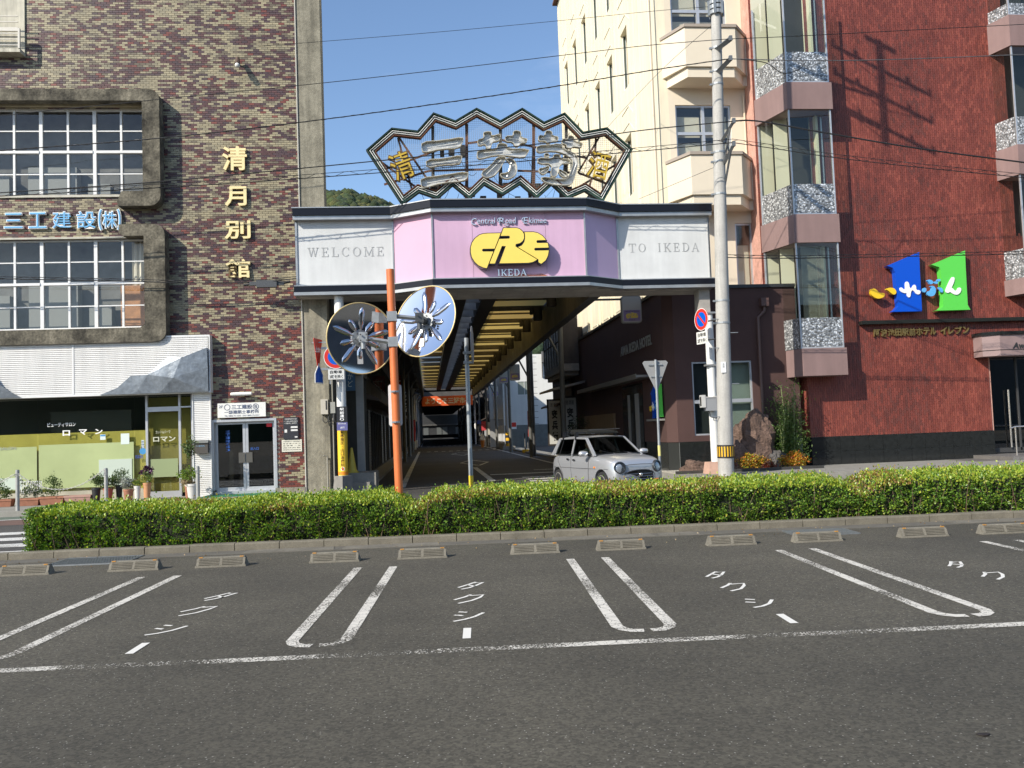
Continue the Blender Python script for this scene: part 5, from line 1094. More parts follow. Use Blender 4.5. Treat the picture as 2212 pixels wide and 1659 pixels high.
# ---- buildings along the left side, deep in shade
def shopfront(T, X, y0, y1, H, wallm, face=1, sh=None, up=True):
    """terrace unit whose street face is at x = X; face=+1 looks towards +X"""
    dp = -face*6
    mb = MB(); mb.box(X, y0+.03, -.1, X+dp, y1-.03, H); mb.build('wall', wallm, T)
    e = face
    mb = MB(); mb.box(X+e*.001, y0+.03, H, X+e*.2, y1-.03, H+.12); mb.build('parapet', dk2, T)
    mb = MB(); mb.prism([(0, 2.75), (0, 3.05), (.75, 2.7), (.75, 2.62)], lambda a_, b_, d_: (X+e*a_, d_, b_), y0+.2, y1-.2); mb.build('awning', mat('awning_brown', (.1, .07, .05), .7, nz=(2, .3)), T)
    n = max(2, int((y1-y0-.5)/1.1)); w_ = (y1-y0-.6)/n
    for i in range(n):
        a_ = y0+.3+i*w_; mb = MB()
        if rnd.random() < .4:
            for k in range(20): mb.box(X+e*.01, a_+.04, .1+k*.12, X+e*.045, a_+w_-.04, .2+k*.12)
            mb.build('shutter', sh or mat('shutter_grey', (.28, .28, .27), .5, .3, nz=(3, .2)), T)
        else:
            mb.box(X+e*.01, a_+.03, .05, X+e*.05, a_+.09, 2.5); mb.box(X+e*.01, a_+w_-.09, .05, X+e*.05, a_+w_-.03, 2.5); mb.box(X+e*.01, a_+.09, 2.44, X+e*.05, a_+w_-.09, 2.5); W_ = mb.build('window', dk2, T)
            mb = MB(); mb.box(X+e*.012, a_+.09, .05, X+e*.02, a_+w_-.09, 2.44); mb.build('pane', mat('dark_glass', (.02, .022, .022), .06), W_)
    if up:
        for i in range(n):
            a_ = y0+.3+i*w_; mb = MB(); mb.box(X+e*.01, a_+.15, 3.7, X+e*.06, a_+w_-.15, 4.9); W_ = mb.build('window', dk2, T); mb = MB(); mb.box(X+e*.061, a_+.2, 3.75, X+e*.066, a_+w_/2-.02, 4.85); mb.box(X+e*.061, a_+w_/2+.02, 3.75, X+e*.066, a_+w_-.2, 4.85); mb.build('pane', mat('dark_glass', (.02, .022, .022), .06), W_)
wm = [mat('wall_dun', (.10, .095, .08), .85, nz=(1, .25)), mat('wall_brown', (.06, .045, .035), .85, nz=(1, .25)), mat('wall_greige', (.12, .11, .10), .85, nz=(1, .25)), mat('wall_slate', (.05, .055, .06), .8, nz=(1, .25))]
ys = [28.3, 36, 44, 53, 62, 71, 80, 92, 104, 118, 135, 160, 200]
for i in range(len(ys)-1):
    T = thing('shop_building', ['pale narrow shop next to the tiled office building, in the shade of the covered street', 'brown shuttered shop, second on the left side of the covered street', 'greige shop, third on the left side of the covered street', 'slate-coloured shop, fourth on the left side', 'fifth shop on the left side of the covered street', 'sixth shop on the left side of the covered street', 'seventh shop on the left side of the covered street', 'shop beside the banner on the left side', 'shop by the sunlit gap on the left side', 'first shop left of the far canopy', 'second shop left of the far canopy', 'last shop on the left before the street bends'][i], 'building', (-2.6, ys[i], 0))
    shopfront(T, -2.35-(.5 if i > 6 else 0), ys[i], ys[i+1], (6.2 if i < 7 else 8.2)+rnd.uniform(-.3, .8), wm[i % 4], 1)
# passage beside the tiled building: pale column, step block, fascia
PB = thing('passage_wall', 'dark passage wall with pale column and concrete steps right of the tiled office', 'wall', (-2.4, 26.5, 0))
mb = MB(); mb.box(-2.72, 24.65, -.1, -2.66, 28.3, 6.4); mb.box(-2.72, 28.2, -.1, -2.0, 28.29, 6.4); mb.build('wall', mat('wall_dun', (.10, .095, .08)), PB)
mb = MB(); mb.box(-2.14, 25.9, -.05, -1.92, 26.12, 6.3); mb.build('column', mat('column_pale', (.4, .38, .34), .7, nz=(2, .2)), PB)
mb = MB(); mb.box(-2.6, 24.9, -.1, -1.55, 26.3, .42); mb.box(-2.6, 24.7, -.1, -1.7, 24.9, .16); mb.build('steps', conc, PB)
mb = MB(); mb.box(-2.66, 25.2, 3.3, -1.95, 28.2, 3.5); mb.build('canopy', dk2, PB)
CN = thing('traffic_cone', 'yellow cone standing in the shaded passage left of the street', 'cone', (-2.25, 25.2, .42)); mb = MB(); mb.lathe([(.17, .03), (.13, .1), (.035, .72), (.0, .73)], (-2.25, 25.2, .42), 16); mb.build('body', mat('cone_yellow', (.55, .42, .05), .5), CN, smooth=40); mb = MB(); mb.box(-2.44, 25.01, .42, -2.06, 25.39, .45); mb.build('base', mat('cone_yellow', (.55, .42, .05)), CN)
BA_ = thing('banner_flag', 'dark red vertical banner in the passage beside the yellow cone', 'banner', (-2.55, 25.1, .4)); mb = MB(); mb.box(-2.62, 25.0, .45, -2.42, 25.02, 1.9); mb.build('cloth', mat('banner_dark_red', (.4, .03, .03), .7), BA_)
# vertical dark blue shop plate hung behind the gate column
VS = thing('vertical_sign', 'dark teal vertical shop sign hanging behind the left gate column', 'sign', (-1.9, 25.4, 2.5)); c = P(756, 800, 25.2); mb = MB(); mb.front([(c[0]-.14, c[1]-.6), (c[0]+.14, c[1]-.6), (c[0]+.14, c[1]+.5), (c[0], c[1]+.65), (c[0]-.14, c[1]+.5)], 25.18, 25.26); mb.build('plate', mat('plate_teal', (.02, .07, .12), .4), VS)
mb = MB(); vtext(mb, 'まちかど', c[0], .14, c[1]+.35, c[1]-.5, wallf(25.179), .003); mb.build('lettering', mat('pale_lettering', (.5, .5, .38)), VS)
# row of shop signs hanging over the left pavement
for i, (Y_, col_, tx) in enumerate(((72, (.05, .05, .05), 'うどん'), (50, (.35, .03, .03), 'すし'), (80, (.5, .48, .42), '薬局'), (86, (.05, .15, .3), '写真'))):
    T = thing('projecting_sign', ['black noodle shop sign jutting over the left pavement', 'dark red sushi shop sign jutting over the left pavement', 'pale pharmacy sign jutting over the left pavement', 'blue photo shop sign jutting over the left pavement'][i], 'sign', (-1.75, Y_, 3.1))
    mb = MB(); mb.box(-2.1, Y_, 3.0, -1.4, Y_+.15, 4.9); mb.build('box', mat('sign_box%d' % i, col_, .6), T); mb = MB(); vtext(mb, tx, -1.75, .45, 4.8, 3.1, wallf(Y_-.001), .004, .02); mb.build('lettering', tw if i != 2 else tk, T)
for i, (y_, c_) in enumerate(((76, (.5, .04, .05)), (88, (.04, .1, .3)))):
    T = thing('shop_flag', ['red nobori flag on the left pavement', 'blue nobori flag on the left pavement'][i], 'flag', (-1.7, y_, 0)); mb = MB(); mb.cyl((-1.7, y_, -.05), (-1.7, y_, 2.8), .015, n=6); mb.build('pole', whp, T); mb = MB(); q = [(-1.68, 2.7), (-1.15, 2.7), (-1.12, 1.8), (-1.18, .8), (-1.68, .8)]; mb.front(q, y_, y_+.01); mb.build('cloth', mat('flag%d' % i, c_, .7), T)
# ---- far end of the street
FE = thing('end_building', 'low grey shop building closing the far end of the street', 'building', (3, 215, 0))
mb = MB(); mb.box(-12, 210, -.1, 16, 222, 9); mb.build('wall', mat('wall_far', (.03, .032, .035), .8, nz=(.5, .15)), FE)
mb = MB(); mb.box(-2, 209.4, 3.2, 9, 209.98, 3.5); mb.build('awning', dk2, FE)
for a_ in (-1.2, 2.0, 3.4, 6.6):
    mb = MB(); mb.box(a_, 209.9, .8 if a_ != 2.0 else .1, a_+1.2, 209.98, 2.8); mb.build('window', mat('far_window', (.12, .13, .13), .3), FE)
mb = MB(); mb.box(-1.6, 200, .2, 8, 200.1, 1.0); tag(mb.build('guard_rail', mat('rail_grey', (.12, .12, .12), .6), None), 'pale guard rail at the far end of the street', 'railing')
# ---- right side: shaded shops, sunlit white building behind the open lot
for i, (a_, b_, x_) in enumerate(((42.5, 49, 7.25), (96, 110, 6.9), (110, 128, 6.9), (128, 160, 6.9), (160, 200, 6.9))):
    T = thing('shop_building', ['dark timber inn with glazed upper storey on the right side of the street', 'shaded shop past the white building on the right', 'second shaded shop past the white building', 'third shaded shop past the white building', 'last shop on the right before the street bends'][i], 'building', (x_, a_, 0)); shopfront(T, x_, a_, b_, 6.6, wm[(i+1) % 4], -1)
IN = thing('bay_window_house', 'dark timber inn front with projecting glazed upper storey', 'building', (7, 38, 0))
bw = mat('dark_timber', (.05, .04, .035), .7, nz=(4, .3)); x0 = 6.45
mb = MB(); mb.box(x0, 40.0, 4.2, 7.24, 46.5, 4.55); mb.box(x0+.15, 40.2, 4.0, 7.24, 46.3, 4.2); mb.box(x0-.1, 39.9, 6.9, 7.24, 46.6, 7.1); mb.build('storey_band', mat('band_grey', (.25, .23, .2), .8, nz=(4, .3)), IN)
mb = MB()
for k in range(8): mb.box(x0, 40.1+k*.9, 4.55, x0+.06, 40.2+k*.9, 6.9)
mb.box(x0, 40.1, 5.7, x0+.05, 46.5, 5.76); mb.box(x0, 40.0, 4.55, 7.24, 40.08, 6.9)
mb.build('timber_frame', bw, IN)
for k in range(7): mb = MB(); mb.box(x0+.02, 40.2+k*.9, 4.55, x0+.03, 41.0+k*.9, 6.9); mb.build('window', mat('milky_pane', (.2, .2, .2), .2), IN)
mb = MB(); mb.prism([(5.6, 3.3), (7.24, 3.65), (7.24, 3.55), (5.6, 3.2)], lambda a_, b_, d_: (a_, d_, b_), 38.6, 42.4); mb.build('eaves_roof', mat('eaves_grey', (.3, .28, .25), .7, nz=(3, .3)), IN)
for i, (y_, x_) in enumerate(((43.6, 6.5), (40.2, 6.75))):
    T = thing('lantern_sign', ['tall white signboard with black brush letters in front of the inn', 'nearer tall signboard with brush letters under the inn eaves'][i], 'sign', (x_, y_, .5)); mb = MB(); mb.box(x_-.36, y_, .6, x_+.36, y_+.2, 3.0); mb.build('frame', bw, T); mb = MB(); mb.box(x_-.3, y_-.006, .68, x_+.3, y_-.001, 2.92); mb.build('face', mat('lantern_white', (.62, .62, .58), .5), T)
    mb = MB(); vtext(mb, '安兵衛', x_, .3, 2.5, .8, wallf(y_-.007), .003, .04); add_text(mb, '居酒屋', x_-.2, x_+.2, 2.6, 2.8, wallf(y_-.007), .003); mb.build('lettering', tk, T)
SH = thing('street_shrub', 'dark shrub in front of the inn signboards', 'shrub', (6.9, 38.6, 0)); mb = MB()
for k in range(7): mb.tube([(6.9, 38.6, -.1), (6.9+rnd.uniform(-.3, .3), 38.6+rnd.uniform(-.4, .4), .7), (6.9+rnd.uniform(-.6, .6), 38.6+rnd.uniform(-.8, .8), 1.5)], [.03, .02, .008], 5)
mb.build('stem', mat('bark', (.08, .06, .04), .9), SH); leaves('foliage', clump((6.9, 38.6, 1.0), (.75, 1.1, .95), 1500), .07, pal(1500, [(.03, .05, .02), (.05, .08, .03)]), SH)
WB = thing('white_building', 'sunlit white two-storey building behind the open lot on the right side of the street', 'building', (8, 78, 0))
wbm = mat('wall_white', (.66, .66, .63), .8, nz=(.6, .08), streak=(2, .06)); wx = (zbox(lambda a_, b_, Y: S(1500+a_/1.952, 1100+b_/1.952, Y), 1052, 785, 1150, 885, 78))
mb = MB(); holes_wall(mb, 6.9, 17, -.1, 8.4, [wx], wallf(0), -78, -78.3); mb.box(6.9, 78.3, -.1, 17, 90, 8.4); mb.build('wall', wbm, WB)
mb = MB(); mb.box(6.88, 77.9, -.1, 17, 77.99, 1.9); mb.build('dado', mat('dado_grey', (.16, .17, .16), .8, nz=(3, .2)), WB)
xm = (wx[0]+wx[1])/2; mb = MB(); mb.box(wx[0], 78.05, wx[2], xm, 78.1, wx[3]); mb.box(xm+.04, 78.05, wx[2], wx[1], 78.1, wx[3]); W_ = mb.build('window', mat('grey_pane', (.25, .28, .25), .15), WB)
mb = MB(); mb.box(xm, 78.0, wx[2], xm+.04, 78.1, wx[3]); mb.box(wx[0]-.05, 77.95, wx[2]-.08, wx[1]+.05, 78.05, wx[2]); mb.build('frame', white_al, W_)
mb = MB(); mb.box(10.6, 77.5, 7.6, 17, 77.97, 8.6); mb.box(10.6, 77.9, 6.2, 10.7, 77.97, 7.6); mb.build('upper_box', dk2, WB)
mb = MB(); mb.box(6.9, 95.5, -.1, 16, 96, 7); tag(mb.build('side_wall', mat('wall_pale', (.45, .45, .43), .8), None), 'pale side wall past the white building on the right', 'wall')
mb = MB(); mb.box(6.6, 52, -.155, 30, 77.9, -.1); struct('side_lot', mb, road_m)
FN = thing('panel_fence', 'low white ribbed fence at the corner of the open lot', 'fence', (7.6, 70, 0)); 
for k in range(10): mb = MB(); mb.box(6.2+.0, 70+k*.62, .35, 6.25, 70.58+k*.62, 1.9); mb.build('panel', mat('fence_white', (.62, .63, .64), .5), FN)
mb = MB(); mb.box(6.12, 69.8, -.1, 6.32, 76.4, .35); mb.build('footing', conc, FN)
# steel lamp pole with hazard stripes at the lot corner
LPO = thing('striped_pole', 'silver pole with black and yellow hazard foot at the corner of the open lot', 'pole', (7.2, 68, 0)); x_ = P(1096, 900, 68)[0]
mb = MB(); mb.cyl((x_, 68, 1.3), (x_, 68, 6.8), .18, .15, 14); mb.build('shaft', mat('pole_silver', (.5, .5, .5), .4, .3), LPO, smooth=40)
for k in range(5): mb = MB(); mb.cyl((x_, 68, .2+k*.22), (x_, 68, .42+k*.22), .2, n=14); mb.build('stripe', mat('hazard_black', (.02, .02, .02), .5) if k % 2 else mat('hazard_yellow', (.7, .4, .02), .5), LPO)
mb = MB(); mb.box(x_-.5, 67.5, -.1, x_+.5, 68.5, .2); mb.build('base', conc, LPO)
UP2 = thing('dark_pole', 'dark street pole with step bolts in front of the inn', 'pole', (6.5, 46, 0)); x_ = P(1149, 860, 50)[0]; mb = MB(); mb.cyl((x_, 50, -.1), (x_, 50, 8.5), .14, .12, 12)
for k in range(18): mb.cyl((x_, 50, 1.8+k*.36), (x_+.35, 50, 1.8+k*.36), .012, n=5)
mb.build('shaft', dk2, UP2, smooth=40)
for i, (u, v, Y) in enumerate(((1135, 975, 58), (1141, 972, 60), (1149, 970, 57))):
    x_ = P(u, v, Y)[0]; T = thing('bollard', ['yellow-footed bollard by the open lot, leftmost', 'middle bollard by the open lot', 'rightmost bollard by the open lot'][i], 'bollard', (x_, Y, 0)); mb = MB(); mb.cyl((x_, Y, -.1), (x_, Y, 1.25), .05, n=10); mb.build('shaft', mat('hazard_yellow', (.7, .4, .02)) if i == 2 else dk2, T, smooth=40); mb = MB(); mb.box(x_-.2, Y-.2, -.1, x_+.2, Y+.2, .12); mb.build('base', mat('hazard_yellow', (.7, .4, .02)) if i == 0 else conc, T)
SGN = thing('parking_notice', 'small red and white notice by the open lot railing', 'sign', (8, 76, .8)); a_ = zbox(lambda a, b, Y: S(1500+a/1.952, 1100+b/1.952, Y), 1003, 1095, 1042, 1150, 76); mb = MB(); mb.box(a_[0], 76, a_[2], a_[1], 76.05, a_[3]); mb.build('board', tw, SGN); mb = MB(); mb.box(a_[0]+.03, 75.99, a_[3]-.45, a_[1]-.03, 75.998, a_[3]-.05); mb.build('red_field', red_s, SGN)
NB2 = thing('red_sign', 'dark red upright sign beside the dark pole', 'sign', (6.6, 50, 1)); a_ = zbox(lambda a, b, Y: S(1500+a/1.952, 1100+b/1.952, Y), 1127, 1010, 1165, 1090, 50); mb = MB(); mb.box(a_[0], 50, a_[2]-.9, a_[1], 50.1, a_[3]); mb.build('board', mat('board_maroon', (.35, .04, .04), .5), NB2); mb = MB(); add_text(mb, 'コ', a_[0]+.2, a_[1]-.2, a_[2]+.1, a_[3]-.3, wallf(49.999), .004, .03); mb.build('lettering', tw, NB2)
# odds and ends on the right pavement
IC = thing('ice_cream_sign', 'small white and orange soft-serve stand ornament on the right pavement', 'shop ornament', (6.2, 82, 0)); x_ = P(1042, 950, 82)[0]
mb = MB(); mb.lathe([(.12, -.1), (.22, .55), (.24, .6)], (x_, 82, 0), 14); mb.build('cone', mat('cone_orange', (.7, .25, .05), .5), IC, smooth=40); mb = MB(); mb.lathe([(.26, .6), (.28, .72), (.2, .85), (.2, .95), (.12, 1.1), (.03, 1.3)], (x_, 82, 0), 14); mb.build('ice_cream', tw, IC, smooth=40)
for i, (u, v, w_, h_, Y, c_) in enumerate(((1045, 920, .45, .9, 84, (.5, .05, .06)), (1063, 925, .8, 1.2, 80, (.5, .48, .4)), (1075, 935, 1.4, 2.6, 79, (.3, .3, .29)), (1050, 942, .3, 2.2, 86, (.4, .42, .44)), (1035, 912, .4, .4, 90, (.05, .1, .4)))):
    x_, z_ = P(u, v, Y); T = thing('shop_board', ['red board on the right pavement', 'cream box on the right pavement', 'grey shop door panel on the right side', 'pale upright panel on the right side', 'blue round sign on the right side'][i], 'sign' if i != 2 else 'panel', (x_, Y, z_)); mb = MB(); mb.box(x_-w_/2, Y, max(z_-h_/2, -.1), x_+w_/2, Y+.12, z_+h_/2); mb.build('board', mat('board%d' % i, c_, .6), T); mb = MB(); mb.box(x_-w_/2+.05, Y+.02, -.1, x_-w_/2+.09, Y+.1, max(z_-h_/2, -.1)+.01); mb.build('leg', dk2, T)
# ------------------------------------------------------------------ RIGHT: brown annex, cream tower, red tiled hotel
Z4 = lambda a, b, Y: S(2000+a/1.659, b/1.659, Y)
Z5 = lambda a, b, Y: S(2900+a/1.659, b/1.659, Y)
ZR = lambda a, b, Y: S(2900+a/1.58, 900+b/1.58, Y)
ZC = lambda a, b, Y: S(2150+a/2.37, b/2.37, Y)
ZQ = lambda a, b, Y: S(2500+a/2.765, 1300+b/2.765, Y)
# --- brown annex
YA = 25.5
brn = mat('render_brown', (.072, .037, .032), .85, nz=(1.5, .12), bump=(70, .5, .006)); blacks = mat('granite_black', (.018, .02, .02), .08, nz=(8, .3)); bjoint = mat('granite_joint', (.16, .17, .16), .7)
AX = thing('annex_building', 'dark brown rendered single-storey annex at the street corner behind the utility pole', 'building', (9, YA, 0))
axl = 7.35; axr = 11.55; axt = P(1600, 622, YA)[1]
wn = (P(1497, 850, YA)[0], P(1627, 850, YA)[0], P(1560, 939, YA)[1], P(1560, 780, YA)[1])
mb = MB(); holes_wall(mb, axl+.25, axr, .93, axt, [wn], wallf(0), -YA, -(YA+.2)); mb.plan([(axl, YA+.35), (axl+.25, YA), (axl+.25, YA+.2), (axl+.2, YA+.35)], .93, axt); mb.box(axl, YA+.35, .93, axl+.2, 42.3, axt); mb.box(axl+.2, 42, .93, axr, 42.3, axt); mb.build('wall', brn, AX)
mb = MB(); mb.box(axl-.06, YA-.06, axt, axr, YA+.3, axt+.1); mb.box(axl-.06, YA+.3, axt, axl+.3, 42.3, axt+.1); mb.box(axl+.3, YA+.3, axt-.15, axr, 42.2, axt-.02); mb.build('coping', mat('coping_black', (.03, .03, .03), .4), AX)
mb = MB(); mb.box(axl+.27, YA+.02, -.1, axr, YA+.2, .93); mb.build('base_joint', bjoint, AX); mb = MB(); mb.plan([(axl+.02, YA+.35), (axl+.27, YA+.02), (axl+.3, YA+.2), (axl+.2, YA+.4)], -.1, .93); mb.box(axl+.02, YA+.4, -.1, axl+.2, 42.3, .93); mb.build('base_backing', mat('base_dark', (.03, .032, .03), .15), AX)
def granite(parent, x0, x1, z0, z1, Y, tw_, th_):
    nx = max(1, round((x1-x0)/tw_)); nzz = max(1, round((z1-z0)/th_)); sh = None
    w_ = (x1-x0)/nx; h_ = (z1-z0)/nzz; org = ORG[parent]
    for i in range(nx):
        for k in range(nzz):
            if sh is None: b_ = MB(); b_.box(.004, 0, .004, w_-.004, .018, h_-.004); o = b_.build('granite_tile', blacks, parent, local=True); sh = o.data
            else: o = bpy.data.objects.new('granite_tile', sh); COL.objects.link(o); o.parent = parent
            o.location = (x0+i*w_-org.x, Y-.001+rnd.uniform(-.001, .001)-org.y, z0+k*h_-org.z)
granite(AX, axl+.28, axr-.4, -.02, .925, YA, .46, .47)
fr_ = MB(); t = .05
fr_.box(wn[0], YA+.04, wn[2], wn[0]+t, YA+.14, wn[3]); fr_.box(wn[1]-t, YA+.04, wn[2], wn[1], YA+.14, wn[3]); fr_.box(wn[0]+t, YA+.04, wn[2], wn[1]-t, YA+.14, wn[2]+t); fr_.box(wn[0]+t, YA+.04, wn[3]-t, wn[1]-t, YA+.14, wn[3])
zm = P(1560, 865, YA)[1]; fr_.box(wn[0]+t, YA+.03, zm-.07, wn[1]-t, YA+.14, zm+.04); xm = (wn[0]+wn[1])/2-.15; fr_.box(xm-.03, YA+.05, wn[2]+t, xm+.03, YA+.13, zm-.07); fr_.box(xm-.03, YA+.05, zm+.04, xm+.03, YA+.13, wn[3]-t)
W_ = fr_.build('window', sil_al, AX)
for a0, a1 in ((wn[0]+t, xm-.03), (xm+.03, wn[1]-t)):
    for b0, b1 in ((wn[2]+t, zm-.07), (zm+.04, wn[3]-t)): m_ = MB(); m_.box(a0, YA+.09, b0, a1, YA+.098, b1); m_.build('pane', glass('annex_glass', (.7, .75, .72), 0, .8), W_)
mb = MB(); mb.box(wn[0], YA+.25, wn[2]-.2, xm, YA+.3, wn[3]+.2); mb.box(axl+.3, YA+2.5, .1, axr, YA+2.55, axt-.3); mb.build('inner_dark', mat('inner_dark', (.03, .035, .035), .8), AX)
mb = MB(); mb.box(xm+.05, YA+.28, wn[2]-.2, wn[1], YA+.3, wn[3]+.2); mb.build('roller_blind', mat('blind_green', (.33, .38, .34), .8), AX)
mb = MB(); x_ = P(1650, 700, YA)[0]; mb.tube([(x_, YA-.08, axt-.55), (x_, YA-.1, axt-.75), (x_-.22, YA-.1, axt-.95), (x_-.22, YA-.1, .2)], .05, 8); mb.box(x_-.12, YA-.2, axt-.6, x_+.12, YA-.002, axt-.35); mb.build('downpipe', mat('pipe_brown', (.1, .055, .045), .5), AX, smooth=30)
x_, z_ = P(1563, 732, YA); mb = MB(); mb.box(x_-.1, YA-.12, z_-.12, x_+.1, YA-.002, z_+.12); mb.build('vent', mat('vent_grey', (.25, .22, .2), .6), AX)
# annex side facing the street: canopy blade, plywood board, glazed entrance
mb = MB(); mb.box(axl-.6, 27.0, 3.05, axl-.002, 38, 3.12); mb.box(axl-.62, 27.0, 3.0, axl-.6, 38, 3.16); mb.build('entrance_canopy', mat('canopy_steel', (.35, .34, .32), .3, .6), AX)
mb = MB(); mb.box(axl-.08, 33, -.05, axl-.002, 39.5, 2.0); mb.build('plywood_board', mat('board_tan', (.25, .17, .10), .8, nz=(3, .15)), AX)
mb = MB(); mb.box(axl-.03, 28.6, .0, axl-.002, 31.6, 2.95); mb.build('entrance_glass', mat('dark_glass', (.02, .022, .022), .06), AX)
mb = MB(); mb.box(axl-.05, 29.1, .4, axl-.031, 29.6, 2.6); mb.box(axl-.05, 30.4, .4, axl-.031, 30.7, 2.6); mb.build('notice', mat('notice_grey', (.3, .3, .29), .5), AX)
mb = MB(); add_text(mb, 'AWA IKEDA HOTEL', 27.0, 31.5, 4.1, 4.45, lambda a_, b_, d_: (axl-.03-d_, 58.5-a_, b_), .02, .02); mb.build('lettering', mat('sign_dim', (.3, .3, .28), .5), AX)
def eleven(T, f, tiny=False):
    """the two figure ones with the name across them; f(a,b,d) in photo-crop units"""
    B_ = [(400, 350), (965, 107), (975, 400), (1015, 1150), (490, 1160), (560, 1110), (600, 1060), (570, 750), (545, 470), (500, 385)]
    G_ = [(1185, 330), (1772, 80), (1785, 400), (1820, 1040), (1868, 1122), (1260, 1140), (1340, 1110), (1390, 1060), (1375, 750), (1340, 420), (1320, 375)]
    m1 = mat('figure_blue', (.0, .07, .52), .3); m2 = mat('figure_green', (.10, .58, .07), .3)
    for nm, p, m in (('figure_one', B_, m1), ('figure_one', G_, m2)): mb = MB(); mb.prism([(a, b) for a, b in p], lambda a, b, d: f(a, b, d), .05, .26); mb.build(nm, m, T, label='blue figure one' if p is B_ else 'green figure one')
    yw = mat('kana_yellow', (.80, .52, .02), .35); ww = tw; bw_ = mat('kana_blue', (.10, .38, .72), .35)
    for pts, m, lo, hi in (([(110, 770), (160, 745), (215, 770), (260, 830), (330, 825), (368, 850), (340, 905), (250, 932), (180, 910), (110, 850)], yw, .16, .26), ([(370, 760), (440, 732), (520, 740), (562, 790), (560, 840), (520, 862), (470, 830), (430, 790)], yw, .16, .26),
        ([(610, 740), (650, 732), (685, 770), (712, 770), (705, 650), (740, 625), (775, 650), (790, 745), (820, 750), (860, 680), (900, 700), (905, 780), (960, 780), (985, 810), (960, 855), (910, 855), (850, 780), (815, 790), (800, 900), (770, 912), (740, 880), (740, 830), (690, 835), (620, 800)], ww, .262, .29),
        ([(1018, 770), (1050, 732), (1088, 750), (1085, 800), (1050, 825), (1018, 805)], bw_, .2, .28), ([(1090, 605), (1150, 590), (1205, 620), (1200, 670), (1150, 680), (1130, 640)], bw_, .2, .28), ([(1225, 630), (1265, 622), (1300, 650), (1270, 672), (1230, 665)], bw_, .2, .28), ([(1275, 595), (1310, 578), (1340, 600), (1320, 628), (1285, 628)], bw_, .2, .28),
        ([(1140, 710), (1200, 700), (1252, 740), (1255, 820), (1220, 880), (1150, 890), (1092, 860), (1100, 800), (1165, 790), (1190, 740)], bw_, .2, .28), ([(1260, 735), (1330, 730), (1375, 770), (1370, 825), (1330, 820), (1300, 770)], bw_, .27, .3),
        ([(1520, 560), (1555, 547), (1582, 570), (1570, 640), (1520, 745), (1545, 745), (1590, 800), (1620, 780), (1640, 740), (1675, 732), (1698, 760), (1690, 810), (1640, 860), (1590, 862), (1540, 840), (1500, 810), (1460, 835), (1420, 815), (1425, 760)], ww, .262, .29)):
        mb = MB(); mb.prism(smooth_pts(pts, 1 if len(pts) > 12 else 2), lambda a, b, d: f(a, b, d), lo, hi); mb.build('kana', m, T)
c0 = P(1409, 868, YA); T11 = thing('corner_sign', 'small blue and green eleven sign on the annex corner behind the triangular road sign', 'sign', (axl, 26.4, c0[1]-.55))
z11 = c0[1]-.5; eleven(T11, lambda a, b, d: (axl-.02-d*.5, 27.35-a/2018*1.5, z11+(1160-b)/1160*1.15))
mb = MB(); mb.box(axl-.2, 26.0, z11-.08, axl-.002, 27.5, z11-.02); mb.build('ledge', mat('ledge_grey', (.25, .24, .22), .5), T11)
# --- cream tower
CB = thing('cream_building', 'tall cream rendered building with chamfered balconies and slit side windows', 'building', (9.5, 27, 0))
crm = mat('cream_render', (.76, .69, .52), .85, nz=(.8, .06), streak=(5, .13), bump=(60, .2, .004)); crm2 = mat('cream_front', (.68, .60, .47), .85, nz=(.8, .05), bump=(60, .2, .004))  # front copy darker than the sunlit side; the light difference is in the colour
XC = 7.95; YCF = 27.0; yend = 46.2; ztop = 25.3; xcr = 11.25
cols_ = [31.0, 33.55, 36.1, 38.65, 41.2, 43.75]; rows_ = [(8.2, 10.4), (10.25+.0, 12.55), (14.4, 16.72), (18.7, 21.02)]
rows_ = [(10.25, 12.55), (14.4, 16.72), (18.7, 21.02)]
fS = lambda a, b, d: (XC+d, a, b)
hl = [(c-.05, c+.98, r[0], r[1]) for c in cols_ for r in rows_]
mb = MB(); holes_wall(mb, YCF, yend, axt+.0, ztop, hl, fS, 0, .3); mb.build('side_wall', crm, CB)
mb = MB(); mb.box(XC+.3, yend-.3, axt, xcr, yend, ztop); mb.box(XC+.3, YCF+.3, ztop-.3, xcr, yend-.3, ztop-.1); mb.build('rear_wall', crm, CB)
for c in cols_:
    for r in rows_:
        mb = MB(); mb.box(XC+.11, c+.955, r[0]+.02, XC+.2, c+.978, r[1]-.02); NI = mb.build('window', mat('slit_glass', (.06, .08, .075), .08), CB)
        mb = MB(); mb.box(XC+.09, c+.94, r[0], XC+.108, c+.979, r[1]); mb.box(XC+.202, c+.94, r[0], XC+.22, c+.979, r[1]); mb.build('frame', white_al, NI)
        mb = MB(); mb.box(XC+.28, c-.05, r[0], XC+.3, c+.98, r[1]); mb.build('back_panel', crm, NI)
mb = MB()
for c in [29.3, 30.1]+[q+1.35 for q in cols_]+[q+1.95 for q in cols_]:
    mb.box(XC-.07, c, axt, XC-.001, c+.14, ztop-.6)
for c in cols_:
    for r in [6.2, 8.1, 12.95, 13.6, 17.15, 17.9, 21.5, 22.3]:
        mb.add([(XC-.022, c+.1, r), (XC-.022, c+1.2, r), (XC-.022, c+1.2, r+.045), (XC-.022, c+.1, r+.045), (XC, c+.1, r), (XC, c+1.2, r), (XC, c+1.2, r+.045), (XC, c+.1, r+.045)], [(0, 1, 2, 3), (0, 1, 5, 4), (3, 2, 6, 7)])
        mb.add([(XC-.022, c-.6, r-.55), (XC-.022, c+.1, r), (XC-.022, c+.1, r+.045), (XC-.022, c-.6, r-.505), (XC, c-.6, r-.55), (XC, c+.1, r), (XC, c+.1, r+.045), (XC, c-.6, r-.505)], [(0, 1, 2, 3), (0, 1, 5, 4), (3, 2, 6, 7)])
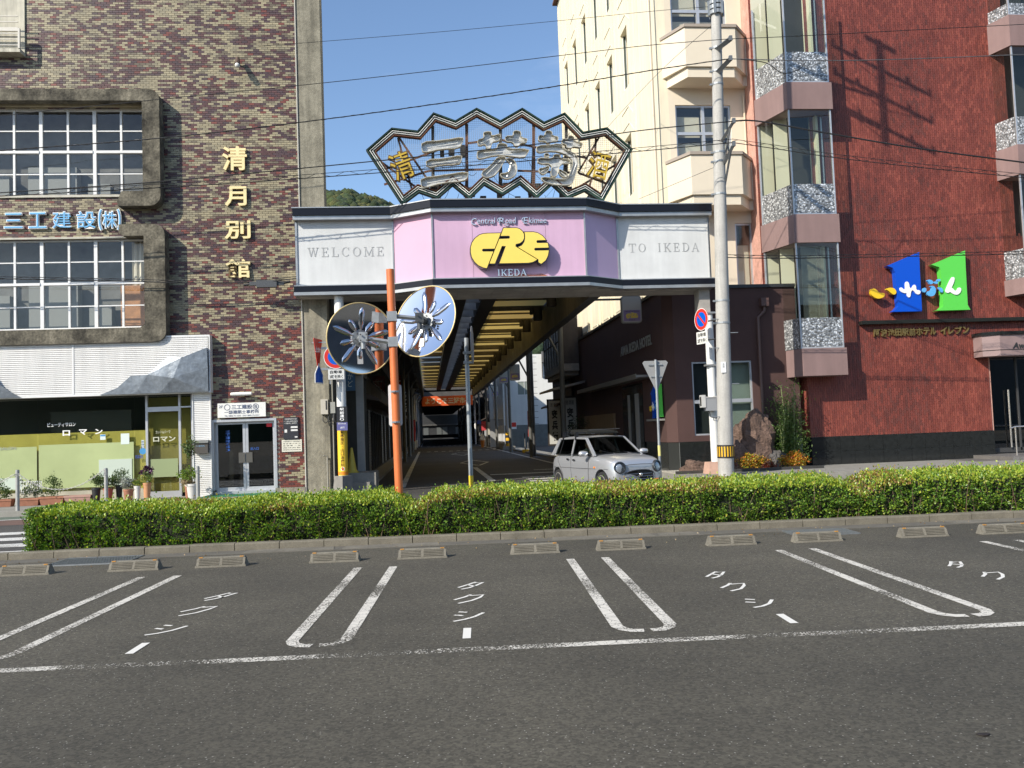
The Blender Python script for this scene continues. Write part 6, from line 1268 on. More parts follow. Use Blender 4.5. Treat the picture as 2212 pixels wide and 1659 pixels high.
mb.build('wall_mouldings', crm, CB)
mb = MB(); mb.box(XC-.25, YCF-.1, ztop, xcr, yend+.15, ztop+.12); mb.build('roof_edge', mat('roof_brown', (.12, .06, .045), .8), CB)
# front wall with windows
fy = YCF
w_u = (ZC(1165, 100, fy)[0], ZC(1675, 100, fy)[0]); w_l = (ZC(1205, 1100, fy)[0], ZC(1725, 1100, fy)[0]); w0, w1 = (w_u[0]+w_l[0])/2, (w_u[1]+w_l[1])/2
zt1 = ZC(1460, 980, fy)[1]; fh = 4.17
wl = [(w0, w1, zt1-1.75-fh*k, zt1-fh*k) for k in (-2, -1, 0)]+[(P(1590, 540, fy)[0], P(1612, 540, fy)[0]+.25, 5.7, P(1590, 482, fy)[1])]
mb = MB(); holes_wall(mb, XC+.3, xcr, axt-.1, ztop, wl, wallf(0), -fy, -(fy+.25)); mb.build('front_wall', crm2, CB)
mb = MB(); mb.box(XC+.3, fy+1.6, axt, xcr, fy+1.65, ztop-.3); mb.build('interior', mat('room_grey', (.25, .25, .24), .9), CB)
for x0, x1, z0, z1 in wl:
    t = .06; f_ = MB(); f_.box(x0, fy+.06, z0, x0+t, fy+.16, z1); f_.box(x1-t, fy+.06, z0, x1, fy+.16, z1); f_.box(x0+t, fy+.06, z0, x1-t, fy+.16, z0+t); f_.box(x0+t, fy+.06, z1-t, x1-t, fy+.16, z1); xm = (x0+x1)/2; zm = z1-.95
    if x1-x0 > 1: f_.box(xm-.05, fy+.05, z0+t, xm+.05, fy+.16, z1-t); f_.box(x0+t, fy+.05, zm-.05, xm-.05, fy+.16, zm+.05); f_.box(xm+.05, fy+.05, zm-.05, x1-t, fy+.16, zm+.05)
    W_ = f_.build('window', sil_al, CB)
    ps = [(x0+t, xm-.05, zm+.05, z1-t), (xm+.05, x1-t, zm+.05, z1-t), (x0+t, xm-.05, z0+t, zm-.05), (xm+.05, x1-t, z0+t, zm-.05)] if x1-x0 > 1 else [(x0+t, x1-t, z0+t, z1-t)]
    for p in ps: m_ = MB(); m_.box(p[0], fy+.1, p[2], p[1], fy+.105, p[3]); m_.build('pane', gl_w, W_)
    mb = MB()
    for p in ps: mb.box(p[0]+.0, fy+.3, p[2]-.1, p[1]-.0, fy+.32, p[2]+(p[3]-p[2])*.72)
    mb.build('blind', mat('blind_cream', (.55, .52, .42), .8), W_)
# balconies
by = 26.0; bl = [ZC(1070, 385, fy)[0], ZC(1290, 230, by)[0], ZC(1760, 225, by)[0], ZC(1842, 290, fy-.25)[0], xcr]
zt_b = ZC(1530, 228, by)[1]; zl_b = ZC(1530, 622, by)[1]; zb_b = ZC(1530, 710, by)[1]
for k in (-1, 0, 1, 2):
    dz = -k*fh
    pl_ = [(bl[0], fy-.002), (bl[1], by), (bl[2], by), (bl[3], fy-.3), (bl[4], fy-.3), (bl[4], fy-.002)]
    if zb_b+dz < axt+.2 or k < 0: 
        if k == 2: continue
    mb = MB(); mb.plan(pl_, zl_b+dz+.012, zt_b+dz-.1); B1 = mb.build('balcony', crm2, CB)
    pi = [(bl[0]+.14, fy-.002), (bl[1]+.06, by+.08), (bl[2]-.06, by+.08), (bl[3]-.1, fy-.24), (bl[4], fy-.24), (bl[4], fy-.002)]
    mb = MB(); mb.plan([(x+.0, y+.0) for x, y in pi], zb_b+dz, zl_b+dz+.01); mb.build('skirt', crm2, B1)
    po = [(bl[0]-.04, fy-.002), (bl[1]-.03, by-.05), (bl[2]+.03, by-.05), (bl[3]+.02, fy-.35), (bl[4], fy-.35), (bl[4], fy-.002)]
    mb = MB(); mb.plan(po, zt_b+dz-.098, zt_b+dz); mb.build('coping', mat('coping_taupe', (.33, .28, .23), .7), B1)
mb = MB()
for u0, off in ((1412, -.08), (1622, -.1)):
    x_ = P(u0, 300, fy)[0]; mb.cyl((x_, fy+off-.02, axt), (x_, fy+off-.02, ztop), .055, n=10)
x_ = P(1606, 250, fy)[0]; mb.cyl((x_, fy-.08, zt1+.3), (x_, fy-.08, zt1-2), .03, n=8)
mb.build('drainpipe', mat('pipe_cream', (.66, .57, .42), .5), CB, smooth=40)
# --- red tiled hotel
YR = 25.5
HT = thing('red_hotel', 'red tiled hotel with glazed bay windows and black granite base at right', 'building', (15.5, YR, 0))
redg = mat('grout_pink', (.60, .33, .26), .9, nz=(5, .25), nz2=(30, .2))
rx0 = P(1750, 900, YR)[0]; rx1 = 21.5; ex = P(2143, 850, YR)[0]; ctop = P(2150, 725, YR)[1]; zbase = .92; byR = 24.8
bxl, bxr = P(1716, 490, byR)[0], P(1809, 490, byR)[0]; brx = P(1780, 400, YR)[0]
wallholes = [(ex, rx1, -1, ctop-.1), (rx0-1, bxl+.3, 4.3, 30), (bxl+.1, bxr-.25, 3.2, 30)]
b2l = Z5(1790, 1000, byR)[0]
mb = MB(); holes_wall(mb, rx0, rx1, zbase, 16.2, [(ex, rx1, -1, ctop-.1), (bxl+.15, bxr-.2, 3.4, 16.2), (b2l+.4, rx1, 7.0, 16.2)], wallf(0), -(YR+.02), -(YR+.3)); mb.build('wall', redg, HT)
rcols = [(.205, .048, .033), (.172, .041, .029), (.24, .060, .040), (.14, .040, .030)]
rm_ = [mat('tile_brick_red', rcols[0], .55, nz=(3, .18)), mat('tile_deep_red', rcols[1], .55, nz=(3, .18)), mat('tile_light_red', rcols[2], .55, nz=(3, .18)), mat('tile_dusky', rcols[3], .55, nz=(3, .18))]
def rcol(x, z):
    a = nz(x*.6, z*.35, 5)+rnd.uniform(-.5, .5)
    return 0 if a > -.05 and a < .35 else (2 if a >= .35 else (1 if a > -.5 else 3))
tile2 = mat('tile_rest_red', (.2, .2, .2), .55, attr=True, nz=(.9, .22), nz2=(25, .1), streak=(5, .16))
hR = [(ex-.02, rx1, -1, ctop+.1), (bxl+.2, bxr-.35, 3.6, 30), (b2l+.5, rx1, 7.2, 30)]
mb = brickwork(HT, rx0+.0, rx1, zbase+.006, 16.1, YR, hR, 0.162, .0735, .0105, True, rcol, rcols, rm_, .003)
mb.build('brick', tile2, HT, kind='stuff', label='the rest of the red vertical tiles')
# left return of the hotel wall and the narrow red pilaster above
mb = MB(); mb.add([(rx0-.001, YR+.002, zbase), (rx0-.001, YR+.002, 3.6), (rx0-.22, YR+.45, 3.6), (rx0-.22, YR+.45, zbase)], [(0, 1, 2, 3)])
mb.build('chamfer', redg, HT)
mb = MB(); mb.cur = None
d_ = Vector((-.22, .45, 0)); L_ = d_.length; d_.normalize(); nrm = Vector((-d_.y, d_.x, 0))*-1
ntl = int(L_/.0735)
for i in range(ntl):
    for k in range(17):
        off = (i % 2)*.081; z0 = max(zbase, zbase+k*.162-off); z1 = min(3.6, zbase+(k+1)*.162-off-.0085)
        if z1-z0 < .02: continue
        p0 = Vector((rx0, YR, 0))+d_*(i*.0735); p1 = p0+d_*.065; o_ = Vector((-.9, -.44, 0))*.014
        q = [p0, p1, p1+o_, p0+o_]; mb.cur = rcols[rnd.choice((0, 0, 2, 1))]; mb.plan([(v.x, v.y) for v in q], z0, z1)
mb.build('chamfer_tiles', tile2, HT, kind='stuff')
px0_, px1_ = P(1632, 300, 26.3)[0], P(1668, 300, 26.3)[0]
mb = MB(); mb.box(px0_, 26.32, axt+.12, px1_+.9, 26.7, 16.2); mb.box(px0_, 26.7, axt+.12, px0_+.3, 46, 16.2); mb.build('pilaster', redg, HT)
mb = MB(); x = px0_
i = 0
while x < px1_+.75:
    z = axt+.13-(i % 2)*.08
    while z < 16.1:
        z1 = min(z+.1535, 16.1); z0 = max(z, axt+.13)
        if z1-z0 > .02:
            g = rnd.uniform(.85, 1.12); mb.cur = tuple(c*g for c in rcols[rcol(x, z)]); mb.add([(x, 26.3, z0), (x+.065, 26.3, z0), (x+.065, 26.33, z0), (x, 26.33, z0), (x, 26.3, z1), (x+.065, 26.3, z1), (x+.065, 26.33, z1), (x, 26.33, z1)], brick_faces)
        z += .162
    x += .0735; i += 1
mb.build('pilaster_tiles', tile2, HT, kind='stuff')
# granite base
mb = MB(); mb.box(rx0-.0, YR+.02, -.1, ex, YR+.3, zbase); mb.build('base_backing', bjoint, HT)
granite(HT, rx0-.0, ex-.01, .0, zbase, YR, .455, .46)
mb = MB(); mb.plan([(rx0-.002, YR+.002), (rx0-.22, YR+.45), (rx0-.2, YR+.5), (rx0, YR+.1)], .0, zbase); mb.build('base_return', blacks, HT)
# bay window stack
mauve = mat('bay_mauve', (.235, .155, .145), .8, nz=(1.2, .1), bump=(80, .5, .006), streak=(4, .1))
gl_b = glass('bay_glass', (.80, .84, .78), 0, .45); sparkle = mat('bubble_film', (.5, .52, .52), .12, .6)
def bubble(name):
    if name in MATS: return MATS[name]
    m = bpy.data.materials.new(name); m.use_nodes = True; N = m.node_tree.nodes; L = m.node_tree.links; b = N['Principled BSDF']; g = N.new('ShaderNodeNewGeometry')
    v = N.new('ShaderNodeTexVoronoi'); v.inputs['Scale'].default_value = 16; L.new(g.outputs[0], v.inputs[0])
    r_ = N.new('ShaderNodeValToRGB'); r_.color_ramp.elements[0].position = .22; r_.color_ramp.elements[0].color = (.85, .87, .87, 1); r_.color_ramp.elements[1].position = .5; r_.color_ramp.elements[1].color = (.28, .29, .295, 1); L.new(v.outputs['Distance'], r_.inputs[0])  # pale cell centres paint the sparkle of the embossing into the colour
    v2 = N.new('ShaderNodeTexNoise'); v2.inputs['Scale'].default_value = 12; L.new(g.outputs[0], v2.inputs[0]); mr = N.new('ShaderNodeMapRange'); mr.inputs[1].default_value = .38; mr.inputs[2].default_value = .62; mr.inputs[3].default_value = .45; mr.inputs[4].default_value = 1.2; L.new(v2.outputs[0], mr.inputs[0])
    mx = N.new('ShaderNodeMix'); mx.data_type = 'RGBA'; mx.blend_type = 'MULTIPLY'; mx.inputs[0].default_value = 1; L.new(r_.outputs[0], mx.inputs[6]); L.new(mr.outputs[0], mx.inputs[7]); L.new(mx.outputs[2], b.inputs['Base Color'])
    b.inputs['Roughness'].default_value = .2; b.inputs['Metallic'].default_value = .35
    bp = N.new('ShaderNodeBump'); bp.inputs['Strength'].default_value = 1; bp.inputs['Distance'].default_value = .02; L.new(v.outputs['Distance'], bp.inputs['Height']); L.new(bp.outputs[0], b.inputs['Normal'])
    MATS[name] = m; return m
bub = bubble('embossed_glass')
def bay(xl, xr, levels, rightside=True, label=''):
    """levels: list of (panel bottom z, panel top z, film top z)"""
    xw = xl-.42; yw = 26.25
    def outline(g): return [(xw-g, yw), (xl-g*.6, byR-g), (xr+g, byR-g), (xr+g, YR-.004), (xl+.3, YR-.004), (xw+.3, yw)]
    for i, (zb_, zt_, zf_) in enumerate(levels):
        o = outline(.05); 
        if i == len(levels)-1 and rightside: o = [(xl-.22, yw-.6), (xl+.02, byR-.05), (xr+.05, byR-.05), (xr+.05, YR-.004), (xl, YR-.004)]
        mb = MB(); mb.plan(o, zb_, zt_); mb.build('bay_panel', mauve, HT)
        nzb = levels[i-1][0] if i > 0 else zt_+3.0
        B = MB(); t = .045
        for (x, y) in ((xl, byR), (xr-t, byR), (xw, yw-t)): B.box(x, y, zt_, x+t, y+t, nzb)
        B.box(xl+t, byR, zt_, xr-t, byR+t, zt_+t); B.box(xr-t, YR-.06, zt_, xr, YR-.01, nzb); B.box(xr-t*.9, byR+t, zt_, xr-.005, YR-.06, zt_+t)
        W_ = B.build('bay_window', sil_al, HT)
        m_ = MB(); m_.box(xl+t, byR+.015, zt_+t, xr-t, byR+.022, nzb); m_.build('pane', gl_b, W_)
        m_ = MB(); m_.add([(xl, byR+t, zt_), (xw+t, yw-t, zt_), (xw+t, yw-t, nzb), (xl, byR+t, nzb)], [(0, 1, 2, 3)]); m_.build('pane', gl_b, W_); m_ = MB(); m_.add([(xr-.02, byR+t, zt_+t), (xr-.02, YR-.06, zt_+t), (xr-.02, YR-.06, nzb), (xr-.02, byR+t, nzb)], [(0, 1, 2, 3)]); m_.build('pane', gl_b, W_)
        m_ = MB(); m_.box(xl+t, byR+.008, zt_+t, xr-t, byR+.012, zf_); m_.add([(xl-.015, byR+t, zt_+.01), (xw+t-.015, yw-t, zt_+.01), (xw+t-.015, yw-t, zf_), (xl-.015, byR+t, zf_)], [(0, 1, 2, 3)]); m_.build('embossed_glass', bub, W_)
        m_ = MB(); zc = (zt_+nzb)/2
        m_.box(xl-.1, YR+.32, zt_-.3, xr+.1, YR+.36, nzb+.3); m_.build('dark_backing', mat('room_shade_dark', (.028, .028, .024), .9), W_)  # near-black sheet close behind the glass; the room's shade is in its colour
        m_ = MB(); m_.box(xl-.1, YR+.2, zt_, xl+.34, YR+.23, nzb+.2); m_.box(xr-.27, byR+.5, zt_, xr-.2, YR+.3, nzb+.2); m_.box(xw+.02, yw+.02, zt_-.5, xl+.6, yw+.06, nzb+.5); m_.build('curtain', mat('curtain_cream', (.62, .60, .46), .85), W_)
        if i == len(levels)-1 and rightside:
            m_ = MB(); z = zf_-.1
            while z < nzb-.05: m_.box(xl+.3, byR+.3, z, xr-.35, byR+.33, z+.012); z += .035
            m_.build('venetian_blind', mat('blind_grey', (.42, .42, .36), .6), W_, kind='stuff')
lv_ = []
for pt, pb, ft in ((178.6, 236.4, 112), (463, 524, 397), (752.4, 811.5, 686)):
    u_ = 1765; lv_.append((P(u_, pb, byR)[1], P(u_, pt, byR)[1], P(u_, ft, byR)[1]))
bay(bxl, bxr, lv_)
x_ = (xr2 := 21.5)
lv2 = []
for zoomf, pt, pb, ft in ((Z5, 100, 300, 20), (Z5, 945, 1140, 760), (ZR, 300, 400, 120)):
    lv2.append((zoomf(1850, pb, byR)[1], zoomf(1850, pt, byR)[1], zoomf(1850, ft, byR)[1]))
bay(b2l+.25, 21.0, lv2, False)
# white window jamb of the second bay
# sign shelf, lettering, figures
sh0 = ZR(785, 585, YR-.25); shz = sh0[1]
SF = thing('figure_sign', 'large blue and green figure ones with colourful kana on the red tiled wall', 'sign', (P(1990, 610, YR)[0], YR, P(1990, 700, YR)[1]))
ZE = lambda a, b, Y: S(3400+a/4.484, 970+b/4.484, Y)
def fE(a, b, d): x, z = ZE(a, b, YR-.2); return (x, YR-d, z)
eleven(SF, fE)
LG = thing('stone_ledge', 'thin polished black ledge under the figure sign on the red tiled wall', 'ledge', (sh0[0], YR, shz)); mb = MB(); mb.box(sh0[0], YR-.22, shz-.05, rx1, YR-.006, shz+.06); mb.build('slab', mat('ledge_black', (.02, .022, .02), .1), LG)
BL = thing('brass_lettering', 'brass Japanese hotel name letters under the black ledge', 'lettering', (ZR(1150, 650, YR)[0], YR, ZR(1150, 675, YR)[1]))
brass = mat('brass_letter', (.40, .27, .10), .3, .75, nz=(10, .3))
for ch, (c0_, c1_) in zip('阿波池田駅前ホテルイレブン', ((853, 893), (897, 937), (940, 982), (986, 1025), (1028, 1070), (1073, 1112), (1116, 1158), (1162, 1200), (1204, 1240), (1266, 1310), (1316, 1352), (1358, 1402), (1406, 1446))):
    zc_ = 650-(c0_-850)*.035; a = zbox(ZR, c0_, zc_-24, c1_, zc_+24, YR-.05); mb = MB(); add_text(mb, ch, *a, wallf(YR-.02), .05, .03); mb.build('letter', brass, BL)
# entrance canopy and glazed entrance
cz0, cz1 = ZR(1700, 790, YR-.6)[1], ZR(1700, 660, YR-.6)[1]; cx0 = ZR(1522, 720, YR-.4)[0]; cxm = ZR(1640, 720, YR-.7)[0]
mb = MB(); mb.plan([(cx0, YR-.01), (cx0, YR-.45), (cxm, YR-.7), (rx1, YR-.7), (rx1, YR-.01)], cz0, cz1); mb.build('entrance_canopy', mat('canopy_stone', (.27, .19, .18), .4, nz=(2, .15)), HT)
mb = MB(); mb.plan([(cx0-.04, YR-.01), (cx0-.04, YR-.5), (cxm, YR-.75), (rx1, YR-.75), (rx1, YR-.01)], cz1, cz1+.1); mb.plan([(cx0-.01, YR-.02), (cx0-.01, YR-.455), (cxm, YR-.705), (rx1, YR-.705), (rx1, YR-.02)], cz0+.17, cz0+.19); mb.build('canopy_coping', blacks, HT)
mb = MB(); a = zbox(ZR, 1716, 708, 1789, 745, YR-.7); add_text(mb, 'Awa', a[0], a[1]+.12, a[2], a[3], wallf(YR-.7), .02, .02, .2); mb.build('lettering', tk, HT)
mb = MB(); mb.box(ex, YR+.3, 0, rx1, YR+.31, ctop); mb.build('entrance_glass', glass('entrance_glass', (.18, .2, .2), 0, 1.5), HT)
mb = MB()
for k in range(5): mb.box(ex+.0+k*1.05, YR+.26, .25, ex+.05+k*1.05, YR+.33, ctop)
mb.box(ex, YR+.26, .2, rx1, YR+.33, .34); mb.box(ex, YR+.26, ctop-.5, rx1, YR+.33, ctop-.44); mb.build('entrance_frame', mat('frame_dark', (.05, .05, .05), .4), HT)
mb = MB(); mb.box(ex-.02, YR+2.2, 0, rx1, YR+2.3, ctop); mb.build('lobby', mat('lobby_grey', (.12, .14, .14), .7), HT)
mb = MB(); xh = ZR(1722, 1100, YR)[0]; mb.cyl((xh, YR+.2, .35), (xh, YR+.2, 2.2), .025, n=10); mb.build('door_pull', chrome, HT)
# step platform with rail
PL = thing('entrance_steps', 'grey tiled entrance steps at the right edge by the hotel door', 'steps', (19, 24.6, 0)); mb = MB(); sx = ZR(1630, 1420, 24.3)[0]
mb.box(sx, 23.7, -.1, rx1, YR+.25, .16); mb.box(ZR(1480, 1460, 24)[0], 23.9, -.1, sx, YR-.03, .06); mb.build('platform', mat('tile_grey', (.14, .13, .12), .6, nz=(3, .2)), PL)
sh = None
for i in range(14):
    b_ = MB(); b_.box(sx+.02+i*.22, 23.685, .0, sx+.23+i*.22, 23.7, .15); b_.build('tile', mat('tile_grey2', (.17, .16, .15), .5, nz=(9, .2)), PL)
HR = thing('handrail', 'chrome handrail post beside the hotel entrance', 'handrail', (ZR(1745, 1400, 24.5)[0], 24.5, .16)); x_ = ZR(1745, 1400, 24.5)[0]; mb = MB(); mb.cyl((x_, 24.5, .16), (x_, 24.5, 1.02), .022, n=10); mb.tube([(x_-.15, 24.5, .99), (x_, 24.5, 1.03), (x_+2, 24.5, 1.03)], .022, 8); mb.build('rail', chrome, HR, smooth=40)
# ---- bed with rocks and planting
PLb = thing('planting_bed_edge', 'low dark stone edging of the rock bed in front of the annex', 'edging', (9.5, 23.9, 0)); bx0, bx1 = P(1455, 1005, 24.2)[0], P(1770, 1000, 24.2)[0]
for i in range(10):
    mb = MB(); w_ = (bx1-bx0)/10; mb.box(bx0+i*w_+.004, 23.9, -.1, bx0+(i+1)*w_-.004, 24.06, .13); mb.build('edging_stone', mat('edging_dark', (.05, .048, .045), .4, nz=(8, .2)), PLb)
mb = MB(); mb.box(bx0, 24.06, -.1, bx1, YA-.01, .085); mb.build('gravel', mat('gravel_pale', (.5, .47, .4), .9, nz=(60, .5), bump=(90, 1, .02)), PLb)
def rock(name, label, c, r, seed, m, sq=1.0):
    T = thing(name, label, 'rock', (c[0], c[1], c[2])); mb = MB(); nu, nv = 26, 18; vs = []
    for j in range(nv+1):
        for i in range(nu):
            th = math.pi*j/nv; ph = 2*math.pi*i/nu; d = Vector((math.sin(th)*math.cos(ph), math.sin(th)*math.sin(ph), math.cos(th)))
            k = 1+.28*mnoise.noise(d*1.6+Vector((seed, 0, 0)))+.16*mnoise.noise(d*4+Vector((seed, 3, 0)))+.13*abs(mnoise.noise(d*5.5+Vector((seed, seed, 0))))-.05*abs(mnoise.noise(d*13+Vector((0, seed, 0))))
            k += -.18*max(0, mnoise.noise(d*2.3+Vector((seed*2, 1, 1))))
            vs.append((c[0]+d.x*r[0]*k, c[1]+d.y*r[1]*k, c[2]+r[2]*(d.z*k)))
    fs = [(j*nu+i, j*nu+(i+1) % nu, (j+1)*nu+(i+1) % nu, (j+1)*nu+i) for j in range(nv) for i in range(nu)]
    mb.add(vs, fs); mb.build('stone', m, T, smooth=18)
rk = mat('rock_brown', (.15, .095, .07), .85, nz=(2.5, .5), nz2=(14, .4), bump=(14, 1, .05)); rkg = mat('rock_grey', (.12, .11, .10), .85, nz=(4, .4), bump=(16, 1, .04))
c = P(1622, 950, 24.9); rock('garden_rock', 'large craggy brown rock standing in the bed right of the utility pole', (c[0]+.1, 24.9, .75), (.68, .4, 1.0), 3.1, rk)
c = P(1600, 985, 24.6); rock('garden_rock', 'lower brown boulder leaning at the left of the large rock', (c[0]-.15, 24.6, .3), (.42, .3, .62), 8.4, rk)
c = P(1665, 980, 24.8); rock('garden_rock', 'small grey boulder between the large rock and the bamboo', (c[0], 24.75, .22), (.5, .3, .38), 5.2, rkg)
c = P(1506, 1002, 24.5); rock('garden_rock', 'flat reddish rock lying on pale gravel left of the gate column', (c[0], 24.6, .12), (.5, .25, .28), 1.7, rk)
BMt = thing('bamboo_plant', 'tall bushy bamboo between the large rock and the red tiled wall', 'plant', (11.0, 24.9, .08)); cxb = P(1695, 930, 24.9)[0]
mb = MB(); hp = []
for k in range(16):
    x0 = cxb+rnd.uniform(-.35, .4); y0 = 24.9+rnd.uniform(-.25, .25); h = rnd.uniform(1.0, 2.5); dx = rnd.uniform(-.35, .3); pth = [(x0+dx*t*t, y0, .05+h*t) for t in np.linspace(0, 1, 6)]; mb.tube(pth, .012, 5)
    for t in np.linspace(.25, 1, 14): hp.append((x0+dx*t*t, y0, .05+h*t))
mb.build('stem', mat('bamboo_stem', (.2, .24, .1), .5), BMt)
hp = np.array(hp); idx = nrs.randint(0, len(hp), 5200); Cb = hp[idx]+nrs.normal(size=(5200, 3))*[.16, .16, .1]; leaves('foliage', Cb, .085, pal(5200, [(.05, .10, .02), (.08, .14, .03), (.10, .16, .03)]), BMt, aspect=.3)
def shrub(name, label, c, r, n, size, cols, w=None, cat='shrub', stems=6, kind_=None):
    T = thing(name, label, cat, (c[0], c[1], c[2]-r[2])); mb = MB()
    for k in range(stems): a = rnd.uniform(0, 6.28); mb.tube([(c[0], c[1], c[2]-r[2]), (c[0]+math.cos(a)*r[0]*.3, c[1]+math.sin(a)*r[1]*.3, c[2]), (c[0]+math.cos(a)*r[0]*.65, c[1]+math.sin(a)*r[1]*.65, c[2]+r[2]*.6)], [.012, .008, .004], 5)
    mb.build('stem', mat('bark', (.08, .06, .04), .9), T); leaves('foliage', clump(c, r, n, 22), size, pal(n, cols, w), T)
    return T
oc = [(.55, .30, .03), (.60, .18, .03), (.40, .38, .04), (.12, .16, .03), (.3, .05, .02)]
c = P(1628, 1000, 24.15); shrub('nandina_shrub', 'yellow and orange dwarf nandina in front of the large rock, left one', (c[0], 24.35, .32), (.55, .22, .28), 1500, .06, oc, [.3, .15, .3, .2, .05])
c = P(1665, 1003, 24.15); shrub('nandina_shrub', 'small dark red low shrub between the two yellow-orange shrubs', (c[0]+.05, 24.3, .2), (.25, .15, .16), 500, .05, [(.18, .03, .02), (.12, .05, .02)])
c = P(1722, 1000, 24.15); shrub('nandina_shrub', 'yellow and orange dwarf nandina at the corner of the black granite base, right one', (c[0], 24.35, .3), (.58, .22, .28), 1500, .06, oc, [.38, .2, .25, .12, .05])
# ------------------------------------------------------------------ UTILITY POLE, cables, road signs
YP = 22.5
bx_, tx_ = P(1568, 1020, YP)[0], P(1546, 0, YP)[0]; zt0 = P(1546, 0, YP)[1]
def px_at(z): return bx_+(tx_-bx_)*(z/zt0)
UP = thing('utility_pole', 'tall concrete utility pole with steel brackets in front of the red hotel', 'utility pole', (bx_, YP, 0))
HP = 16.2; pconc = mat('pole_concrete', (.42, .41, .38), .85, nz=(3, .12), nz2=(30, .12), streak=(15, .15), bump=(60, .4, .004))
mb = MB(); n = 14; mb.tube([(px_at(HP*i/n), YP, -.12+(HP+.12)*i/n) for i in range(n+1)], [.215-.10*i/n for i in range(n+1)], 24); mb.build('shaft', pconc, UP, smooth=40)
zb0, zb1 = P(1568, 989, YP)[1], P(1568, 961, YP)[1]
mb = MB(); mb.tube([(px_at(zb0), YP, zb0), (px_at(zb1), YP, zb1)], .222, 24); mb.build('hazard_band', mat('hazard_black', (.02, .02, .02), .5), UP, smooth=40)
mb = MB(); xx = px_at((zb0+zb1)/2)
for k in range(18):
    a0, a1 = 2*math.pi*k/18, 2*math.pi*(k+.5)/18; r = .226
    vs = [(xx+r*math.cos(a), YP+r*math.sin(a), z) for z in (zb0+.04, zb1-.04) for a in (a0, (a0+a1)/2, a1)]; mb.add(vs, [(0, 1, 4, 3), (1, 2, 5, 4)])
mb.build('hazard_stripes', mat('hazard_yellow', (.7, .4, .02), .5), UP)
steel = mat('galvanised_steel', (.32, .34, .35), .5, .5, nz=(8, .2))
def ring_clamp(z, r=None, h=.06): x = px_at(z); rr = (.215-.1*z/HP)+.012; m_ = MB(); m_.cyl((x, YP, z-h/2), (x, YP, z+h/2), rr, n=20); m_.box(x-rr-.06, YP-.03, z-h/2, x-rr+.0, YP+.03, z+h/2); return m_
for v in (105, 155, 183, 330, 350, 420, 650, 698): z = P(1555, v, YP)[1]; ring_clamp(z, h=.05).build('clamp', steel, UP)
mb = MB(); z = P(1540, 18, YP)[1]; x = px_at(z)
for dz in (-.14, 0, .14): mb.cyl((x, YP, z+dz-.05), (x, YP, z+dz+.05), .2, n=16); 
for k in range(6): a = k*1.05; mb.box(x+math.cos(a)*.2-.03, YP+math.sin(a)*.2-.03, z-.22, x+math.cos(a)*.2+.03, YP+math.sin(a)*.2+.03, z+.2)
mb.build('collar', steel, UP)
def arm(p0, p1, t=.05, brace=None):
    m_ = MB(); a, b = Vector(p0), Vector(p1); m_.tube([a, b], t, 4)
    if brace: m_.tube([Vector(brace), b*.75+a*.25], t*.6, 4)
    m_.box(b.x-.04, b.y-.04, b.z-.05, b.x+.04, b.y+.04, b.z+.08); return m_
for (u0, v0, u1, v1, br) in ((1548, 103, 1573, 88, None), (1551, 155, 1577, 126, None), (1549, 210, 1583, 300, None)):
    pass
def pp(u, v, dy=0): x, z = P(u, v, YP+dy); return (x, YP+dy, z)
arms = [((1546, 108, 0), (1578, 84, -.9), None), ((1548, 158, 0), (1578, 127, -.9), None), ((1556, 310, 0), (1585, 262, -1.0), (1560, 372, 0)), ((1562, 358, 0), (1585, 312, -1.0), (1566, 400, 0))]
for i, (a, b, c_) in enumerate(arms):
    m_ = arm(pp(*a), pp(*b), .05 if c_ else .085, pp(*c_) if c_ else None); m_.build('bracket_arm', mat('bracket_dark', (.17, .18, .185), .5, .4), UP)
# upper outrigger with crossarms, above the frame; it throws the shadow on the red wall
zz = 15.6; xo_ = px_at(zz); oy = YP-2.05
mb = MB(); mb.tube([(xo_, YP, 15.0), (xo_-.05, oy, 16.0)], .07, 8); mb.tube([(xo_, YP, 15.6), (xo_-.05, oy, 17.0)], .05, 8); mb.cyl((xo_-.05, oy, 15.5), (xo_-.05, oy, 18.9), .085, n=12); mb.build('outrigger', steel, UP)
mb = MB(); CA = Vector((.62, -.78, 0)); CB_ = Vector((.78, .62, 0))
def slab(c, l0, l1, z, h=.09, w=.045): q = [c+CA*l0-CB_*w, c+CA*l1-CB_*w, c+CA*l1+CB_*w, c+CA*l0+CB_*w]; mb.plan([(v.x, v.y) for v in q], z, z+h)
c_ = Vector((xo_-.05, oy, 0))
for z_ in (16.0, 17.0, 17.9):
    slab(c_, -1.0, 1.05, z_)
    for xq in (-.95, -.5, .55, 1.0): p_ = c_+CA*xq; mb.lathe([(.02, 0), (.05, .05), (.05, .08), (.03, .10), (.05, .13), (.02, .18)], (p_.x, p_.y, z_+.09), 8)
    mb.tube([c_+CA*-.8+Vector((0, 0, z_)), c_+Vector((0, 0, z_-.35)), c_+CA*.8+Vector((0, 0, z_))], .018, 4)
slab(c_, -.3, .35, 18.75, .1, .06)
mb.build('crossarm', steel, UP)
